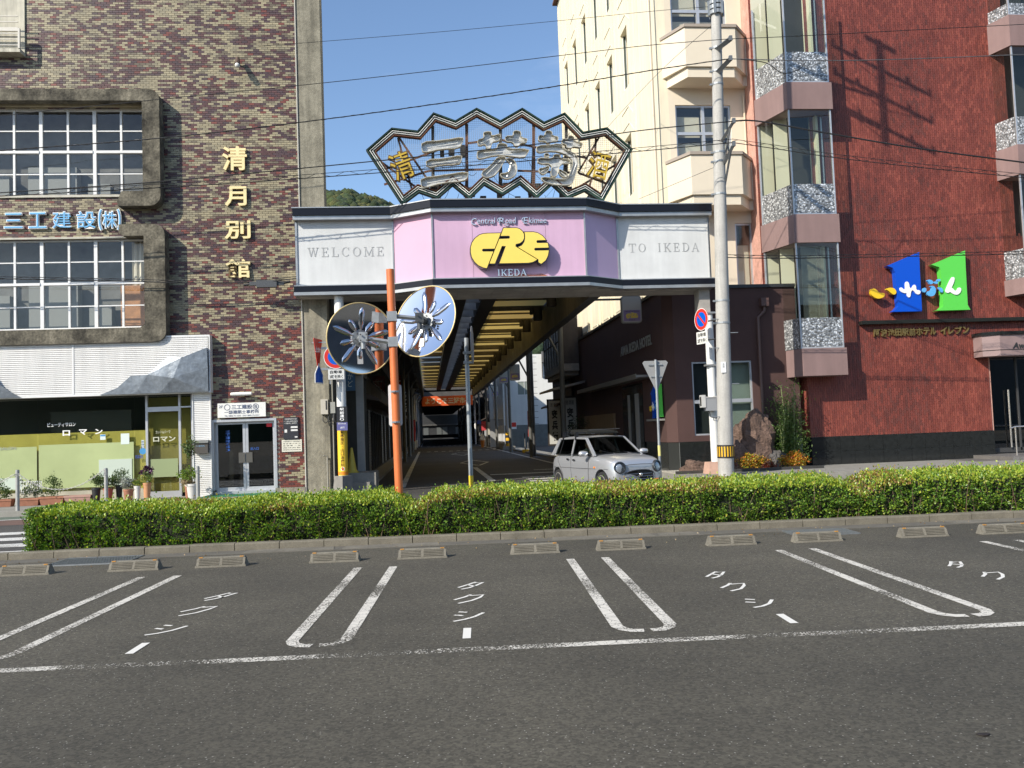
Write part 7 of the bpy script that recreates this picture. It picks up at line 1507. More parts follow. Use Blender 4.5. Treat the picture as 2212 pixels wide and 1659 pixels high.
# step bolts, plates
mb = MB()
for k, v in enumerate((690, 720, 752, 830, 900)):
    z = P(1565, v, YP)[1]; s_ = 1 if k % 2 else -1; mb.cyl((px_at(z)+s_*.15, YP-.1, z), (px_at(z)+s_*.38, YP-.12, z), .012, n=6)
mb.build('step_bolt', steel, UP)
a = (pp(1550, 785)[0], pp(1562, 785)[0]); z0_, z1_ = P(1557, 806, YP)[1], P(1557, 783, YP)[1]; mb = MB(); mb.box((a[0]+a[1])/2-.06, YP-.215, z0_, (a[0]+a[1])/2+.08, YP-.2, z1_); UPp = mb.build('number_plate', tw, UP)
mb = MB(); vtext(mb, '池西', (a[0]+a[1])/2+.01, .05, z1_-.03, z0_+.12, wallf(YP-.216), .001); mb.build('lettering', tk, UPp)
# meter on the right gate column
MTR = thing('traffic_meter', 'grey steel control box with hood on the white right-hand gate column', 'control box', (crx-.2, cry, P(1522, 875, YG)[1])); z0_, z1_ = P(1522, 888, cry)[1], P(1522, 860, cry)[1]; x0, x1 = P(1511, 870, cry)[0], P(1540, 870, cry)[0]
mb = MB(); mb.box(x0+.08, cry-.32, z0_, x1, cry-.12, z1_); mb.build('case', mat('box_grey', (.36, .37, .38), .5, .3), MTR); mb = MB(); mb.box(x0-.04, cry-.34, z0_+.1, x0+.075, cry-.14, z1_+.08); mb.box(x0+.06, cry-.34, z1_, x1+.02, cry-.1, z1_+.03); mb.build('hood', mat('hood_grey', (.5, .5, .48), .5), MTR)
mb = MB(); mb.box(x0-.045, cry-.3, z0_+.14, x0-.0405, cry-.18, z1_+.03); mb.tube([(x0+.2, cry-.2, z0_), (x0+.24, cry-.2, z0_-.18), (x0+.4, cry-.18, z0_-.22), (x0+.55, cry-.16, z0_-.05)], .012, 6); mb.build('cable', tk, MTR)
c = P(1515, 690, 22.9); noparking('round no parking sign seen at an angle beside the utility pole', (c[0], 22.9, c[1]), .31, -72, (.5, .34, -.34))
mb = MB(); 
for v in (695, 735): z = P(1535, v, 22.9)[1]; mb.tube([(c[0]+.04, 22.9, z), (px_at(z)-.15, YP, z)], .02, 6)
tag(mb.build('sign_bracket', tk, None), 'thin dark arms tying the angled no parking sign to the utility pole', 'bracket')
# triangle road sign seen from behind
YT = 21.2; b0 = P(1427, 1040, YT); t0_ = P(1416, 777, YT)
TS = thing('road_sign', 'inverted triangular road sign seen from behind, right of the silver car', 'traffic sign', (b0[0], YT, -.12))
mb = MB(); mb.tube([(b0[0], YT, -.12), (t0_[0], YT, t0_[1])], .034, 12); mb.build('post', steel, TS, smooth=40)
mb = MB(); x0 = t0_[0]; zt1_ = P(1416, 779, YT)[1]; zb1_ = P(1421, 842, YT)[1]; w_ = (P(1447, 779, YT)[0]-P(1392, 779, YT)[0])/2; tri = [(x0-w_+.05, zt1_), (x0+w_-.05, zt1_), (x0+w_, zt1_-.05), (x0+.04, zb1_), (x0-.02, zb1_), (x0-w_, zt1_-.05)]
mb.front(tri, YT+.05, YT+.06); mb.build('plate', mat('sign_back_grey', (.33, .33, .32), .5, .3), TS)
for a_, b_ in ((.18, .12), (.13, .42)): mb = MB(); mb.box(x0-a_, YT+.02, zt1_-b_, x0+a_, YT+.05, zt1_-b_+.03); mb.build('bracket', steel, TS)
mb = MB(); zz0, zz1 = P(1424, 985, YT)[1], P(1424, 962, YT)[1]; xx = b0[0]+(t0_[0]-b0[0])*(zz0/t0_[1]); mb.cyl((xx+.004, YT, zz0), (xx, YT, zz1), .038, n=12); mb.build('tape', mat('tape_yellow', (.62, .55, .2), .6), TS)
# ---- cables
cabm = mat('cable_black', (.015, .015, .016), .5); cabm2 = mat('cable_grey', (.10, .10, .105), .5)
def cable(label, pts, r, lash=None, m=None, Y=None):
    """pts: (u, v, Y) read off the photo; one smooth sagging curve through them"""
    W = [Vector((P(u, v, y)[0], y, P(u, v, y)[1])) for u, v, y in pts]; path = []
    for i in range(len(W)-1):
        p0 = W[max(i-1, 0)]; p1 = W[i]; p2 = W[i+1]; p3 = W[min(i+2, len(W)-1)]; k = 10
        for j in range(k):
            t = j/k; path.append(.5*((2*p1)+(p2-p0)*t+(2*p0-5*p1+4*p2-p3)*t*t+(3*p1-p0-3*p2+p3)*t**3))
    path.append(W[-1]); T = thing('aerial_cable', label, 'cable', tuple(W[0])); mb = MB(); mb.tube(path, r, 6, cap=False); mb.build('wire', m or cabm, T)
    if lash:
        mb = MB(); L_ = 0; hp = []
        for i in range(len(path)-1):
            seg = path[i+1]-path[i]; ns = max(2, int(seg.length/.06))
            for j in range(ns):
                q = path[i]+seg*(j/ns); s_ = L_+seg.length*j/ns; a = s_*2*math.pi/lash[0]; hp.append(q+Vector((0, math.cos(a)*lash[1], math.sin(a)*lash[1]+lash[2])))
            L_ += seg.length
        mb.tube(hp, .006, 4, cap=False); mb.build('lashing_wire', m or cabm, T)
        if lash[2]: mb = MB(); mb.tube([p+Vector((0, 0, lash[2]*1.9)) for p in path], r*.7, 5, cap=False); mb.build('messenger_wire', m or cabm, T)
    return T
cable('thin uppermost cable crossing the sky to the top of the utility pole', [(560, 100, 22.3), (690, 90, 22.3), (960, 68, 22.3), (1205, 45, 22.4), (1400, 25, 22.4), (1536, 14, 22.5)], .006)
cable('second cable from the top, across the brick wall and sky to the upper bracket', [(-120, 262, 22.2), (350, 214, 22.2), (690, 180, 22.2), (960, 150, 22.2), (1210, 120, 22.0), (1400, 98, 21.8), (1576, 84, 21.6)], .009)
cable('third cable, crossing the sky above the neon sign to the second bracket', [(-120, 334, 22.2), (350, 298, 22.2), (690, 259, 22.2), (960, 222, 22.2), (1210, 185, 22.0), (1400, 153, 21.8), (1576, 127, 21.6)], .013, (.5, .014, .0))
cable('thick black cable across the characters of the neon sign', [(-120, 424, 22.2), (300, 396, 22.2), (603, 368, 22.2), (900, 339, 22.2), (1205, 306, 22.0), (1400, 280, 21.8), (1583, 262, 21.5)], .014)
cable('lashed double cable across the lower part of the neon sign', [(-120, 430, 22.3), (300, 408, 22.3), (603, 389, 22.3), (900, 367, 22.3), (1205, 342, 22.0), (1400, 325, 21.8), (1583, 308, 21.5)], .012, (.75, .05, .05))
cable('low cable through the grey junction box on the tiled wall', [(-120, 600, 23.4), (200, 606, 23.4), (420, 611, 23.45), (547, 610, 23.5), (640, 602, 23.3)], .014, (.9, .03, .03))
cable('upper cable from the pole bracket to the right across the red wall', [(1576, 84, 21.6), (1700, 79, 21.6), (1950, 66, 21.6), (2300, 48, 21.6)], .009)
cable('pale spiral-wrapped cable across the red wall', [(1576, 127, 21.6), (1750, 131, 21.6), (1950, 128, 21.6), (2300, 114, 21.6)], .012, (.14, .014, 0), cabm2)
cable('thick twisted black cable falling to the right across the red wall', [(1583, 262, 21.5), (1640, 262, 21.5), (1800, 290, 21.0), (2000, 323, 20.5), (2300, 362, 20)], .02, (.3, .02, 0))
cable('lashed double cable falling to the right across the red wall', [(1583, 308, 21.5), (1680, 322, 21.3), (1800, 340, 21.0), (2000, 363, 20.5), (2300, 392, 20)], .011, (.7, .045, .05))
cable('low lashed cable passing in front of the blue and green figures', [(1560, 556, 22.4), (1700, 558, 22.4), (1900, 555, 22.3), (2100, 551, 22.2), (2300, 546, 22)], .013, (.8, .04, .04))
cable('hair-thin guy wire from the pole towards the cream building', [(1545, 48, 22.5), (1420, 160, 25), (1290, 300, 30), (1180, 425, 36)], .006)
cable('thin guy wire from the pole down to the gate roof', [(1558, 355, 22.5), (1380, 430, 23.4)], .006)
cable('small slack jumper cable looping at the upper left of the red wall', [(1600, 128, 21.6), (1655, 136, 21.6), (1690, 158, 21.6), (1725, 150, 21.7), (1740, 134, 21.8)], .012)
# ------------------------------------------------------------------ ROAD MIRRORS on the orange pole
YM = 13.15
ob, ot = P(862, 1062, YM), P(842.5, 582, YM)
orange = mat('pole_orange', (.62, .16, .045), .45, nz=(4, .1), streak=(30, .08))
RM = thing('road_mirror', 'orange pole carrying two round traffic mirrors seen from behind', 'traffic mirror', (ob[0], YM, 0))
slope = (ot[0]-ob[0])/(ot[1]-ob[1]); mxp = lambda z: ob[0]+(z-ob[1])*slope
mb = MB(); mb.tube([(mxp(0), YM, 0), (mxp(ot[1]), YM, ot[1])], .061, 20); mb.build('pole', orange, RM, smooth=40)
stain = mat('polished_steel', (.74, .75, .78), .06, 1.0); stain.node_tree.nodes['Principled BSDF'].inputs['Base Color'].default_value = (.7, .7, .74, 1)
gold_r = mat('rim_gold', (.62, .48, .22), .4, .3)
def mirror(u, v, dia, yaw, tilt, spin, Y, label):
    c = P(u, v, Y); C = Vector((c[0], Y, c[1])); n = Vector((math.sin(R(yaw))*math.cos(R(tilt)), -math.cos(R(yaw))*math.cos(R(tilt)), math.sin(R(tilt))))
    zx = n; xx = Vector((0, 0, 1)).cross(zx).normalized(); yy = zx.cross(xx); M = Matrix((xx, yy, zx)).transposed().to_4x4(); M = M @ Matrix.Rotation(R(spin), 4, 'Z')
    r = dia/2; f = lambda p: tuple(C+(M @ Vector(p)))
    # shallow dish, hollow towards the viewer
    mb = MB(); rings = 14; seg = 56; vs = []
    def hgt(q): return -.03*(1-(q/r)**2)
    for i in range(rings+1):
        q = r*i/rings
        for k in range(seg): a = 2*math.pi*k/seg; vs.append(f((q*math.cos(a), q*math.sin(a), hgt(q))))
    fs = [(i*seg+k, i*seg+(k+1) % seg, (i+1)*seg+(k+1) % seg, (i+1)*seg+k) for i in range(rings) for k in range(seg)]
    mb.add(vs, fs); D = mb.build('mirror', stain, RM, smooth=True, label=label)
    mb = MB(); mb.tube([f((r*math.cos(a), r*math.sin(a), 0)) for a in np.linspace(0, 2*math.pi, 49)[:-1]], .0105, 8, closed=True); mb.build('rim', gold_r, D, smooth=True)
    for k in range(10):      # pressed stiffening ribs, long and short by turns
        a = 2*math.pi*k/10+.12; L_ = (.44 if k % 2 == 0 else .31)*dia; w_ = .042*dia; s0 = .12*dia; vs = []; ns = 7
        ca, sa = math.cos(a), math.sin(a); prof = [(-1, -.002), (-.6, .010), (0, .013), (.6, .010), (1, -.002)]
        for j in range(ns+1):
            t = j/ns; q = s0+(L_-s0)*t; e = max(.08, min(1, (1-t)*5)**.5); e2 = max(min(1, t*3+.25), .2)
            for s_, h_ in prof: ww_ = w_*s_*e*e2; vs.append(f((q*ca-ww_*sa, q*sa+ww_*ca, hgt(q)+h_*e*1.5+.002)))
        m_ = MB(); m_.add(vs, [(j*5+i, j*5+i+1, (j+1)*5+i+1, (j+1)*5+i) for j in range(ns) for i in range(4)]); m_.build('rib', mat('rib_steel', (.52, .53, .57), .14, 1.0), D, smooth=True)
    m_ = MB(); m_.add([f((.13*math.cos(a)*dia, .13*math.sin(a)*dia, -.02)) for a in np.linspace(0, 2*math.pi, 9)[:-1]]+[f((.13*math.cos(a)*dia, .13*math.sin(a)*dia, -.045)) for a in np.linspace(0, 2*math.pi, 9)[:-1]], [tuple(range(8))]+[(i, (i+1) % 8, 8+(i+1) % 8, 8+i) for i in range(8)]); m_.build('hub_plate', steel, D)
    m_ = MB()
    for k in range(6): a = k*math.pi/3; p_ = f((.09*math.cos(a), .09*math.sin(a), -.02)); p2 = f((.09*math.cos(a), .09*math.sin(a), .0)); m_.cyl(p_, p2, .01, n=6)
    m_.build('bolts', mat('bolt_dark', (.1, .1, .1), .5, .5), D)
    m_ = MB(); e = [(-.05, -.36, 0), (.03, -.36, 0), (.03, -.24, 0), (-.05, -.24, 0)]; Mi = M @ Matrix.Rotation(R(-spin), 4, 'Z'); m_.add([tuple(C+(Mi @ Vector((x*dia, y*dia, hgt(math.hypot(x, y)*dia)+.012)))) for x, y, z in e], [(0, 1, 2, 3)]); m_.build('sticker', mat('paper_white', (.65, .65, .62)), D)
    return C, n
CL, nL = mirror(780, 731, 1.10, 25, -3, 8, YM+.12, 'left mirror back, dark reflections')
CR, nR = mirror(917.5, 693.5, 1.155, -37, 14, 22, YM+.05, 'right mirror back, bright sky reflections')
for C, n, v, dz in ((CR, nR, 684, 0), (CL, nL, 739, 0)):
    zc = P(845, v, YM)[1]; x = mxp(zc); m_ = MB(); m_.box(x-.075, YM-.075, zc-.075, x+.075, YM+.075, zc+.075); m_.build('clamp', steel, RM)
    h = C+n*.12; m_ = MB(); s_ = 1 if C.x > x else -1; m_.tube([(x+s_*.06, YM-.02, zc), (h.x, h.y, h.z)], [.035, .03], 4); m_.build('arm', steel, RM)
    m_ = MB(); m_.box(h.x-.075, h.y-.05, h.z-.07, h.x+.055, h.y+.04, h.z+.085); m_.cyl((h.x-.01, h.y-.02, h.z-.17), (h.x-.01, h.y-.02, h.z-.06), .04, n=10); m_.tube([h, C-n*.04], .06, 6); m_.build('swivel', mat('swivel_dark', (.08, .085, .09), .45, .5) if C is CR else steel, RM)
    m_ = MB()
    for q in (-1, 1):
        for w_ in (-1, 1): m_.cyl((h.x+q*.045, h.y-.07, h.z+w_*.045), (h.x+q*.045, h.y-.1, h.z+w_*.045), .013, n=6)
    m_.build('bolts', mat('bolt_dark', (.1, .1, .1), .5, .5), RM)
a = (P(833, 900, YM)[0], P(862, 900, YM)[0]+.01); z0_, z1_ = P(852, 922, YM)[1], P(850, 830, YM)[1]
a = (S(1150+699/1.843, 1600, YM)[0], S(1150+797/1.843, 1600, YM)[0]); z1_ = S(1560, 1050+852/1.843, YM)[1]; z0_ = S(1560, 1050+1157/1.843, YM)[1]
mb = MB(); r = .04; mb.front(arc(a[0]+r, z0_+r, r, 180, 270, 3)+arc(a[1]-r, z0_+r, r, 270, 360, 3)+arc(a[1]-r, z1_-r, r, 0, 90, 3)+arc(a[0]+r, z1_-r, r, 90, 180, 3), YM+.075, YM+.08); mb.build('name_board', mat('board_pale', (.62, .63, .62), .45), RM)
for v in (846, 912): z = P(852, v, YM)[1]; mb = MB(); mb.tube([(mxp(z), YM, z-.015), (mxp(z), YM, z+.015)], .066, 16); mb.box(mxp(z)-.05, YM-.09, z-.012, mxp(z)-.0, YM-.06, z+.012); mb.build('band', steel, RM)
# grey post with an edge-on disc
YQ = 14.25; gb, gt_ = P(1018.5, 1062, YQ), P(1007, 730, YQ)
GP = thing('sign_post', 'slim galvanised post with yellow foot and an edge-on round sign, behind the hedge', 'sign post', (gb[0], YQ, -.1))
mb = MB(); mb.tube([(gb[0], YQ, -.12), (gt_[0], YQ, gt_[1])], .037, 16); mb.build('post', steel, GP, smooth=40)
zy = P(1017, 1027, YQ)[1]; mb = MB(); mb.tube([(gb[0]+.0, YQ, -.12), (gb[0]+(gt_[0]-gb[0])*(zy-gb[1])/(gt_[1]-gb[1]), YQ, zy)], .039, 16); mb.build('foot', mat('foot_yellow', (.75, .52, .02), .45), GP, smooth=40)
dc = P(1020, 745, YQ); mb = MB(); r_ = .32
an = math.atan2(dc[0], YQ)+R(90+4.5); Mx = Matrix.Rotation(-an, 3, 'Z') @ Matrix.Rotation(R(90), 3, 'X'); mb.lathe([(r_, -.004), (r_, .004)], (dc[0]-.0, YQ, dc[1]), 28, M=Mx); mb.build('disc', mat('disc_back', (.3, .3, .3), .4, .4), GP)
mb = MB()
for v in (762, 783): z = P(1011, v, YQ)[1]; x = gt_[0]; mb.box(x-.06, YQ-.05, z-.02, dc[0], YQ+.05, z+.02)
mb.build('clamp', steel, GP)
# ------------------------------------------------------------------ HEDGE
sR = 13.5; s0h = sL+.12; t0h = T_K+.24; t1h = t0h+1.3; ht = .585
HG = thing('hedge', 'long clipped box hedge with bright new growth between the car park and the street', 'hedge', K((s0h+sR)/2, (t0h+t1h)/2, .07))
def hshape(s, t):   # local height and front push of the clipped mass
    h = ht+.045*nz(s*.55, 1.3)+.05*nz(s*1.7, t*1.3, 4)
    gap = .17*math.exp(-((s-GK(905, 1060, .6)[0])/.22)**2)+.22*math.exp(-((s-GK(1668, 1015, .6)[0]-.2)/.22)**2)+.05*math.exp(-((s-GK(560, 1060, .6)[0])/.5)**2)
    return h-gap
sgap = GK(412, 1130, .3)[0]; N_L = 140000
nn = N_L; u = nrs.rand(nn); zone = nrs.choice(4, nn, p=[.40, .42, .06, .12])
S_ = s0h+nrs.rand(nn)*(sR-s0h); T_ = np.empty(nn); Zh = np.empty(nn); OUT = np.zeros((nn, 3))
for i in range(nn):
    s = S_[i]; z_ = zone[i]; dep = abs(nrs.normal())*.05
    lump = .09*nz(s*1.9, 7.7, u[i]*2.2)+.07*nz(s*6, 3.3, u[i]*5)
    if z_ == 0:      # street of leaves on the front face
        if nz(s*7, u[i]*4, 5) < -.12 and nrs.rand() < .65: dep += .13
        if abs(s-sgap) < .3 and .25 < u[i] < .8 and nrs.rand() < .55: dep += .28
        h = hshape(s, t0h); v = u[i]; zz = .03+h*v; push = lump+.04*math.sin(v*math.pi)-.05*(1-v)**3+.02*nz(s*9, v*6); T_[i] = t0h-push+dep*1.6+.10*max(0, v-.86)/.14*.6; Zh[i] = zz; OUT[i] = (-EY.x, -EY.y, .25)
    elif z_ == 1:
        tt = t0h+(t1h-t0h)*u[i]; T_[i] = tt; e = min(u[i], 1-u[i])*(t1h-t0h); Zh[i] = .07+hshape(s, tt)-.08*math.exp(-e/.07)+.06*nz(s*6, tt*6, 9)+.05*nz(s*14, tt*14, 2)-dep*.9+(.09 if nrs.rand() < .08 else 0)*nrs.rand(); OUT[i] = (0, 0, 1.4)
    elif z_ == 2:
        v = u[i]; T_[i] = t0h+(t1h-t0h)*nrs.rand(); S_[i] = s0h-.02-lump+dep; Zh[i] = .05+hshape(s0h, 1)*v; OUT[i] = (-1, 0, .2)
    else:
        v = u[i]; T_[i] = t1h+lump-dep; Zh[i] = .05+hshape(s, t1h)*v; OUT[i] = (EY.x, EY.y, .2)
W_ = np.stack([EX.x*S_+EY.x*T_, EX.y*S_+EY.y*T_, Zh], 1)
pn_ = np.array([nz(a*.8, b*.8, 11) for a, b in zip(S_, T_)])
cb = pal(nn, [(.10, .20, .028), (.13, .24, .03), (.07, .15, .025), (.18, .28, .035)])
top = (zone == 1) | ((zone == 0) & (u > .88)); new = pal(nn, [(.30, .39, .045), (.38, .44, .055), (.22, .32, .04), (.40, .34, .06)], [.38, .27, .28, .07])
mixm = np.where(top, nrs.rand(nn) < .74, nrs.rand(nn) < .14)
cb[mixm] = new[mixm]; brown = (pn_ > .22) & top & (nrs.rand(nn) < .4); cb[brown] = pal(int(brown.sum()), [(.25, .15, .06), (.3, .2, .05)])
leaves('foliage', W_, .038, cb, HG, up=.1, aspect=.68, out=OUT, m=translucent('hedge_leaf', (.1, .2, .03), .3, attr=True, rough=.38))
# inner twigs, and a dark filler hull standing in for the shaded inside
mb = MB()
ns = int((sR-s0h)/.25); 
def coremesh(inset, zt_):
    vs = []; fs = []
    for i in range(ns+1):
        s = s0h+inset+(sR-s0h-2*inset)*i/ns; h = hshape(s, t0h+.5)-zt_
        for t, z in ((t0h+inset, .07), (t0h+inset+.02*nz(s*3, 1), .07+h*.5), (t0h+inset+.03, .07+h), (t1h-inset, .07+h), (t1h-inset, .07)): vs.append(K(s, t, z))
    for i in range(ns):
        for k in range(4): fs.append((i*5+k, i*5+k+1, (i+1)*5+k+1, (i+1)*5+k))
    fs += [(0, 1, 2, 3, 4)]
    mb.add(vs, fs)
coremesh(.13, .12); mb.build('dark_core', mat('hedge_inner', (.022, .028, .012), .95, nz=(25, .5), bump=(30, 1, .04)), HG)
mb = MB()
for k in range(420):
    s = rnd.uniform(s0h+.05, sR); t = rnd.uniform(t0h+.02, t0h+.3); l = rnd.uniform(.25, .55); a = rnd.uniform(-.4, .4)
    p0 = Vector(K(s, t, .06)); p1 = Vector(K(s+a*l, t+rnd.uniform(-.12, .03), .06+l)); mb.tube([p0, (p0+p1)/2+Vector((rnd.uniform(-.02, .02), 0, 0)), p1], [.006, .005, .003], 4, cap=False)
mb.build('twigs', mat('twig', (.12, .08, .05), .9), HG, kind='stuff')
# litter under the hedge
n = 2600; s_ = sL+.1+nrs.rand(n)*(sR-sL); t_ = T_K+.10+nrs.rand(n)**1.3*.42; L0 = np.array([K(a, b, .078) for a, b in zip(s_, t_)]); leaves('leaf_litter', L0, .03, pal(n, [(.30, .22, .12), (.22, .15, .08), (.4, .32, .2)]), None, up=0, kind='stuff')
n = 170; s_ = sL+nrs.rand(n)*(sR-sL); t_ = T_K-.05-nrs.rand(n)**2*1.0; L0 = np.array([K(a, b, .012) for a, b in zip(s_, t_)]); leaves('fallen_leaves', L0, .025, pal(n, [(.35, .26, .14), (.2, .13, .06)]), None, up=0, kind='stuff')
# ------------------------------------------------------------------ POTS, posts and chain by the salon
terra = mat('terracotta', (.34, .15, .09), .85, nz=(6, .2)); terrap = mat('terracotta_pale', (.40, .24, .19), .8, nz=(6, .15)); potk = mat('pot_black', (.02, .02, .02), .5); potw = mat('pot_white', (.62, .60, .55), .6); soilm = mat('potting_soil', (.05, .035, .025), .95)
gcols = [(.05, .09, .025), (.08, .13, .03), (.12, .16, .05)]
def trough(label, x0, x1, yb, h, m, plant=None, ph=.45):
    a = Z7(x0, yb, 23.2)[0]; b = Z7(x1, yb, 23.2)[0]; T = thing('planter_trough', label, 'planter', ((a+b)/2, 23.2, 0)); d = .13
    mb = MB(); e = .03; vs = []
    for z, g in ((.005, e), (h-.05, 0), (h-.05, -.012), (h, -.012), (h, .02), (h-.03, .02)): vs += [(a+g, 23.2-d+g, z), (b-g, 23.2-d+g, z), (b-g, 23.2+d-g, z), (a+g, 23.2+d-g, z)]
    fs = [(i*4+k, i*4+(k+1) % 4, i*4+4+(k+1) % 4, i*4+4+k) for i in range(5) for k in range(4)]; mb.add(vs, fs); mb.build('trough', m, T)
    mb = MB(); mb.face((a+.02, 23.09, h-.03), (b-.02, 23.09, h-.03), (b-.02, 23.31, h-.03), (a+.02, 23.31, h-.03)); mb.build('soil', soilm, T)
    if plant: n = int(700*(b-a)/.8); leaves('foliage', clump(((a+b)/2, 23.2, h+ph*.42), ((b-a)*.52, .26, ph*.6), n, 18), .055, pal(n, plant), T)
def pot(label, x0, x1, yt, yb, m, plant=None, ph=.4, pr=.25, Y=23.15, cols2=None, flower=None):
    a = Z7(x0, yb, Y)[0]; b = Z7(x1, yb, Y)[0]; cx = (a+b)/2; r = (b-a)/2; z0 = .0; z1 = max(.12, Z7((x0+x1)/2, yt, Y)[1]); T = thing('flower_pot', label, 'plant pot', (cx, Y, 0))
    mb = MB(); mb.lathe([(r*.72, .005), (r*.95, z1-.05), (r*1.03, z1-.05), (r*1.03, z1), (r*.9, z1), (r*.88, z1-.03)], (cx, Y, 0), 20); mb.build('pot', m, T, smooth=35); mb = MB(); mb.lathe([(r*.88, z1-.04), (r*.88, z1-.035)], (cx, Y, 0), 16); mb.build('soil', soilm, T)
    if plant: n = int(520*max(pr/.25, .5)); leaves('foliage', clump((cx, Y, z1+ph*.45), (pr, pr*.8, ph*.55), n, 14), .05, pal(n, plant), T)
    if flower: n = 260; leaves('flowers', clump((cx, Y, z1+ph*.75), (pr*.9, pr*.7, ph*.35), n, 16), .055, pal(n, flower), T, aspect=1.0)
trough('leftmost terracotta trough with green plants, at the left edge behind the chain post', -60, 130, 1160, .2, terra, gcols, .5)
trough('terracotta trough with feathery grey-green plants under the white lattice', 185, 392, 1158, .2, terra, [(.12, .14, .1), (.08, .11, .05)], .5)
trough('terracotta trough full of spreading green plants, left of the empty pink trough', 400, 632, 1135, .22, terra, gcols, .55)
trough('empty pinkish terracotta trough right of the overgrown one', 640, 892, 1128, .22, terrap)
pot('black pot with a green leafy plant right of the empty trough', 888, 975, 1035, 1128, potk, gcols, .4, .3)
pot('red-orange pot half hidden behind the right chain post', 1003, 1095, 1035, 1118, mat('pot_red', (.38, .08, .05), .6), gcols, .35, .22)
pot('black pot with pale feathery foliage beside the white board in the window', 1120, 1186, 1010, 1080, potk, [(.16, .2, .12), (.1, .14, .07)], .45, .32, 23.35)
pot('terracotta square pot with silver-grey plant', 1195, 1292, 1048, 1112, terra, [(.22, .24, .2), (.3, .32, .28)], .35, .25)
pot('small pale stone-coloured pot with yellow-green leaves', 1297, 1362, 1015, 1090, potw, [(.3, .34, .06), (.12, .18, .04)], .16, .16)
pot('terracotta pot of dark purple violets next to the salon door', 1385, 1462, 985, 1080, mat('terracotta_light', (.5, .25, .12), .7), [(.12, .2, .05), (.3, .32, .08)], .4, .2, 23.2, None, [(.06, .01, .06), (.10, .02, .09), (.03, .005, .03)])
T = thing('flower_pot', 'white round pot with a tall leafy shrub at the ribbed pillar', 'plant pot', (Z7(1860, 1070, 23.3)[0], 23.3, 0)); cx = Z7(1860, 1070, 23.3)[0]; z1 = Z7(1860, 995, 23.3)[1]
mb = MB(); mb.lathe([(.12, .005), (.16, z1-.06), (.175, z1-.06), (.175, z1), (.15, z1)], (cx, 23.3, 0), 20); mb.build('pot', potw, T, smooth=35)
mb = MB(); mb.tube([(cx, 23.3, z1-.02), (cx-.03, 23.3, z1+.5), (cx+.02, 23.3, z1+1.1)], .014, 6); mb.build('stem', mat('bark', (.08, .06, .04)), T)
leaves('foliage', np.concatenate([clump((cx-.03, 23.3, z1+.95), (.22, .2, .33), 420), clump((cx-.08, 23.3, z1+.28), (.3, .22, .22), 500)]), .06, np.concatenate([pal(420, gcols), pal(500, [(.2, .28, .04), (.12, .2, .03)])]), T)
pot('small terracotta pot with drooping dried blooms left of the white pot', 1790, 1838, 1015, 1085, terra, [(.4, .33, .2), (.25, .2, .12)], .22, .2, 23.25)
# white lattice
LTc = thing('trellis', 'low white lattice fence behind the planter troughs under the shop window', 'trellis', (-10, 23.5, 0)); mb = MB(); x0 = Z7(190, 1020, 23.45)[0]; x1 = Z7(400, 1020, 23.45)[0]; n = 13
for i in range(n): x = x0+(x1-x0)*i/(n-1); mb.box(x-.008, 23.44, .3, x+.008, 23.455, .62)
for z in (.36, .5, .6): mb.box(x0, 23.456, z, x1, 23.464, z+.015)
mb.build('lattice', tw, LTc)
# steel posts and chain
pst = mat('post_steel', (.4, .4, .38), .5, .4, nz=(6, .15)); Yc_ = 21.42
px_ = [Z7(170, 1060, Yc_)[0], Z7(1027, 1000, Yc_)[0], Z7(1915, 950, Yc_)[0]]
for i, x in enumerate(px_):
    T = thing('chain_post', ['steel chain post at the left end of the hedge', 'steel chain post in front of the red-orange pot', 'slim steel chain post in front of the ribbed pillar'][i], 'post', (x, Yc_, 0)); zt_ = [Z7(160, 866, Yc_), Z7(1022, 850, Yc_), Z7(1918, 830, Yc_)][i][1]
    mb = MB(); mb.cyl((x, Yc_, -.02), (x, Yc_, zt_), .045, n=14); mb.build('post', pst, T, smooth=40); mb = MB(); mb.cyl((x, Yc_, zt_), (x, Yc_, zt_+.015), .038, n=14); mb.tube([(x+.05*math.cos(a), Yc_-.05, zt_-.12+.03*math.sin(a)) for a in np.linspace(0, 6.28, 9)[:-1]], .006, 5, closed=True); mb.build('ring', steel, T)
def chain(label, x0, x1, z0, z1, sag):
    T = thing('chain', label, 'chain', (x0, Yc_, z0)); mb = MB(); L_ = abs(x1-x0); n = int(L_/.045)
    for i in range(n):
        t = i/n; t2 = (i+1)/n; p = Vector((x0+(x1-x0)*t, Yc_-.05, z0+(z1-z0)*t-sag*4*t*(1-t))); q = Vector((x0+(x1-x0)*t2, Yc_-.05, z0+(z1-z0)*t2-sag*4*t2*(1-t2))); d = (q-p); u_ = d.normalized(); w_ = Vector((0, 1, 0)) if i % 2 else u_.cross(Vector((0, 1, 0)))
        mb.tube([p-u_*.008+w_*.0, p+w_*.014+u_*.008, q+w_*.014-u_*.008, q+u_*.008, q-w_*.014-u_*.008, p-w_*.014+u_*.008], .0055, 4, closed=True)
    mb.build('links', mat('chain_white', (.62, .6, .55), .5, .2), T, kind='stuff')
z_ = Z7(160, 900, Yc_)[1]; chain('white chain slung between the two left posts', px_[0]+.04, px_[1]-.04, z_, z_+.02, .42); chain('white chain rising from the left edge to the leftmost post', px_[0]-2.3, px_[0]-.04, z_-.05, z_, .35)
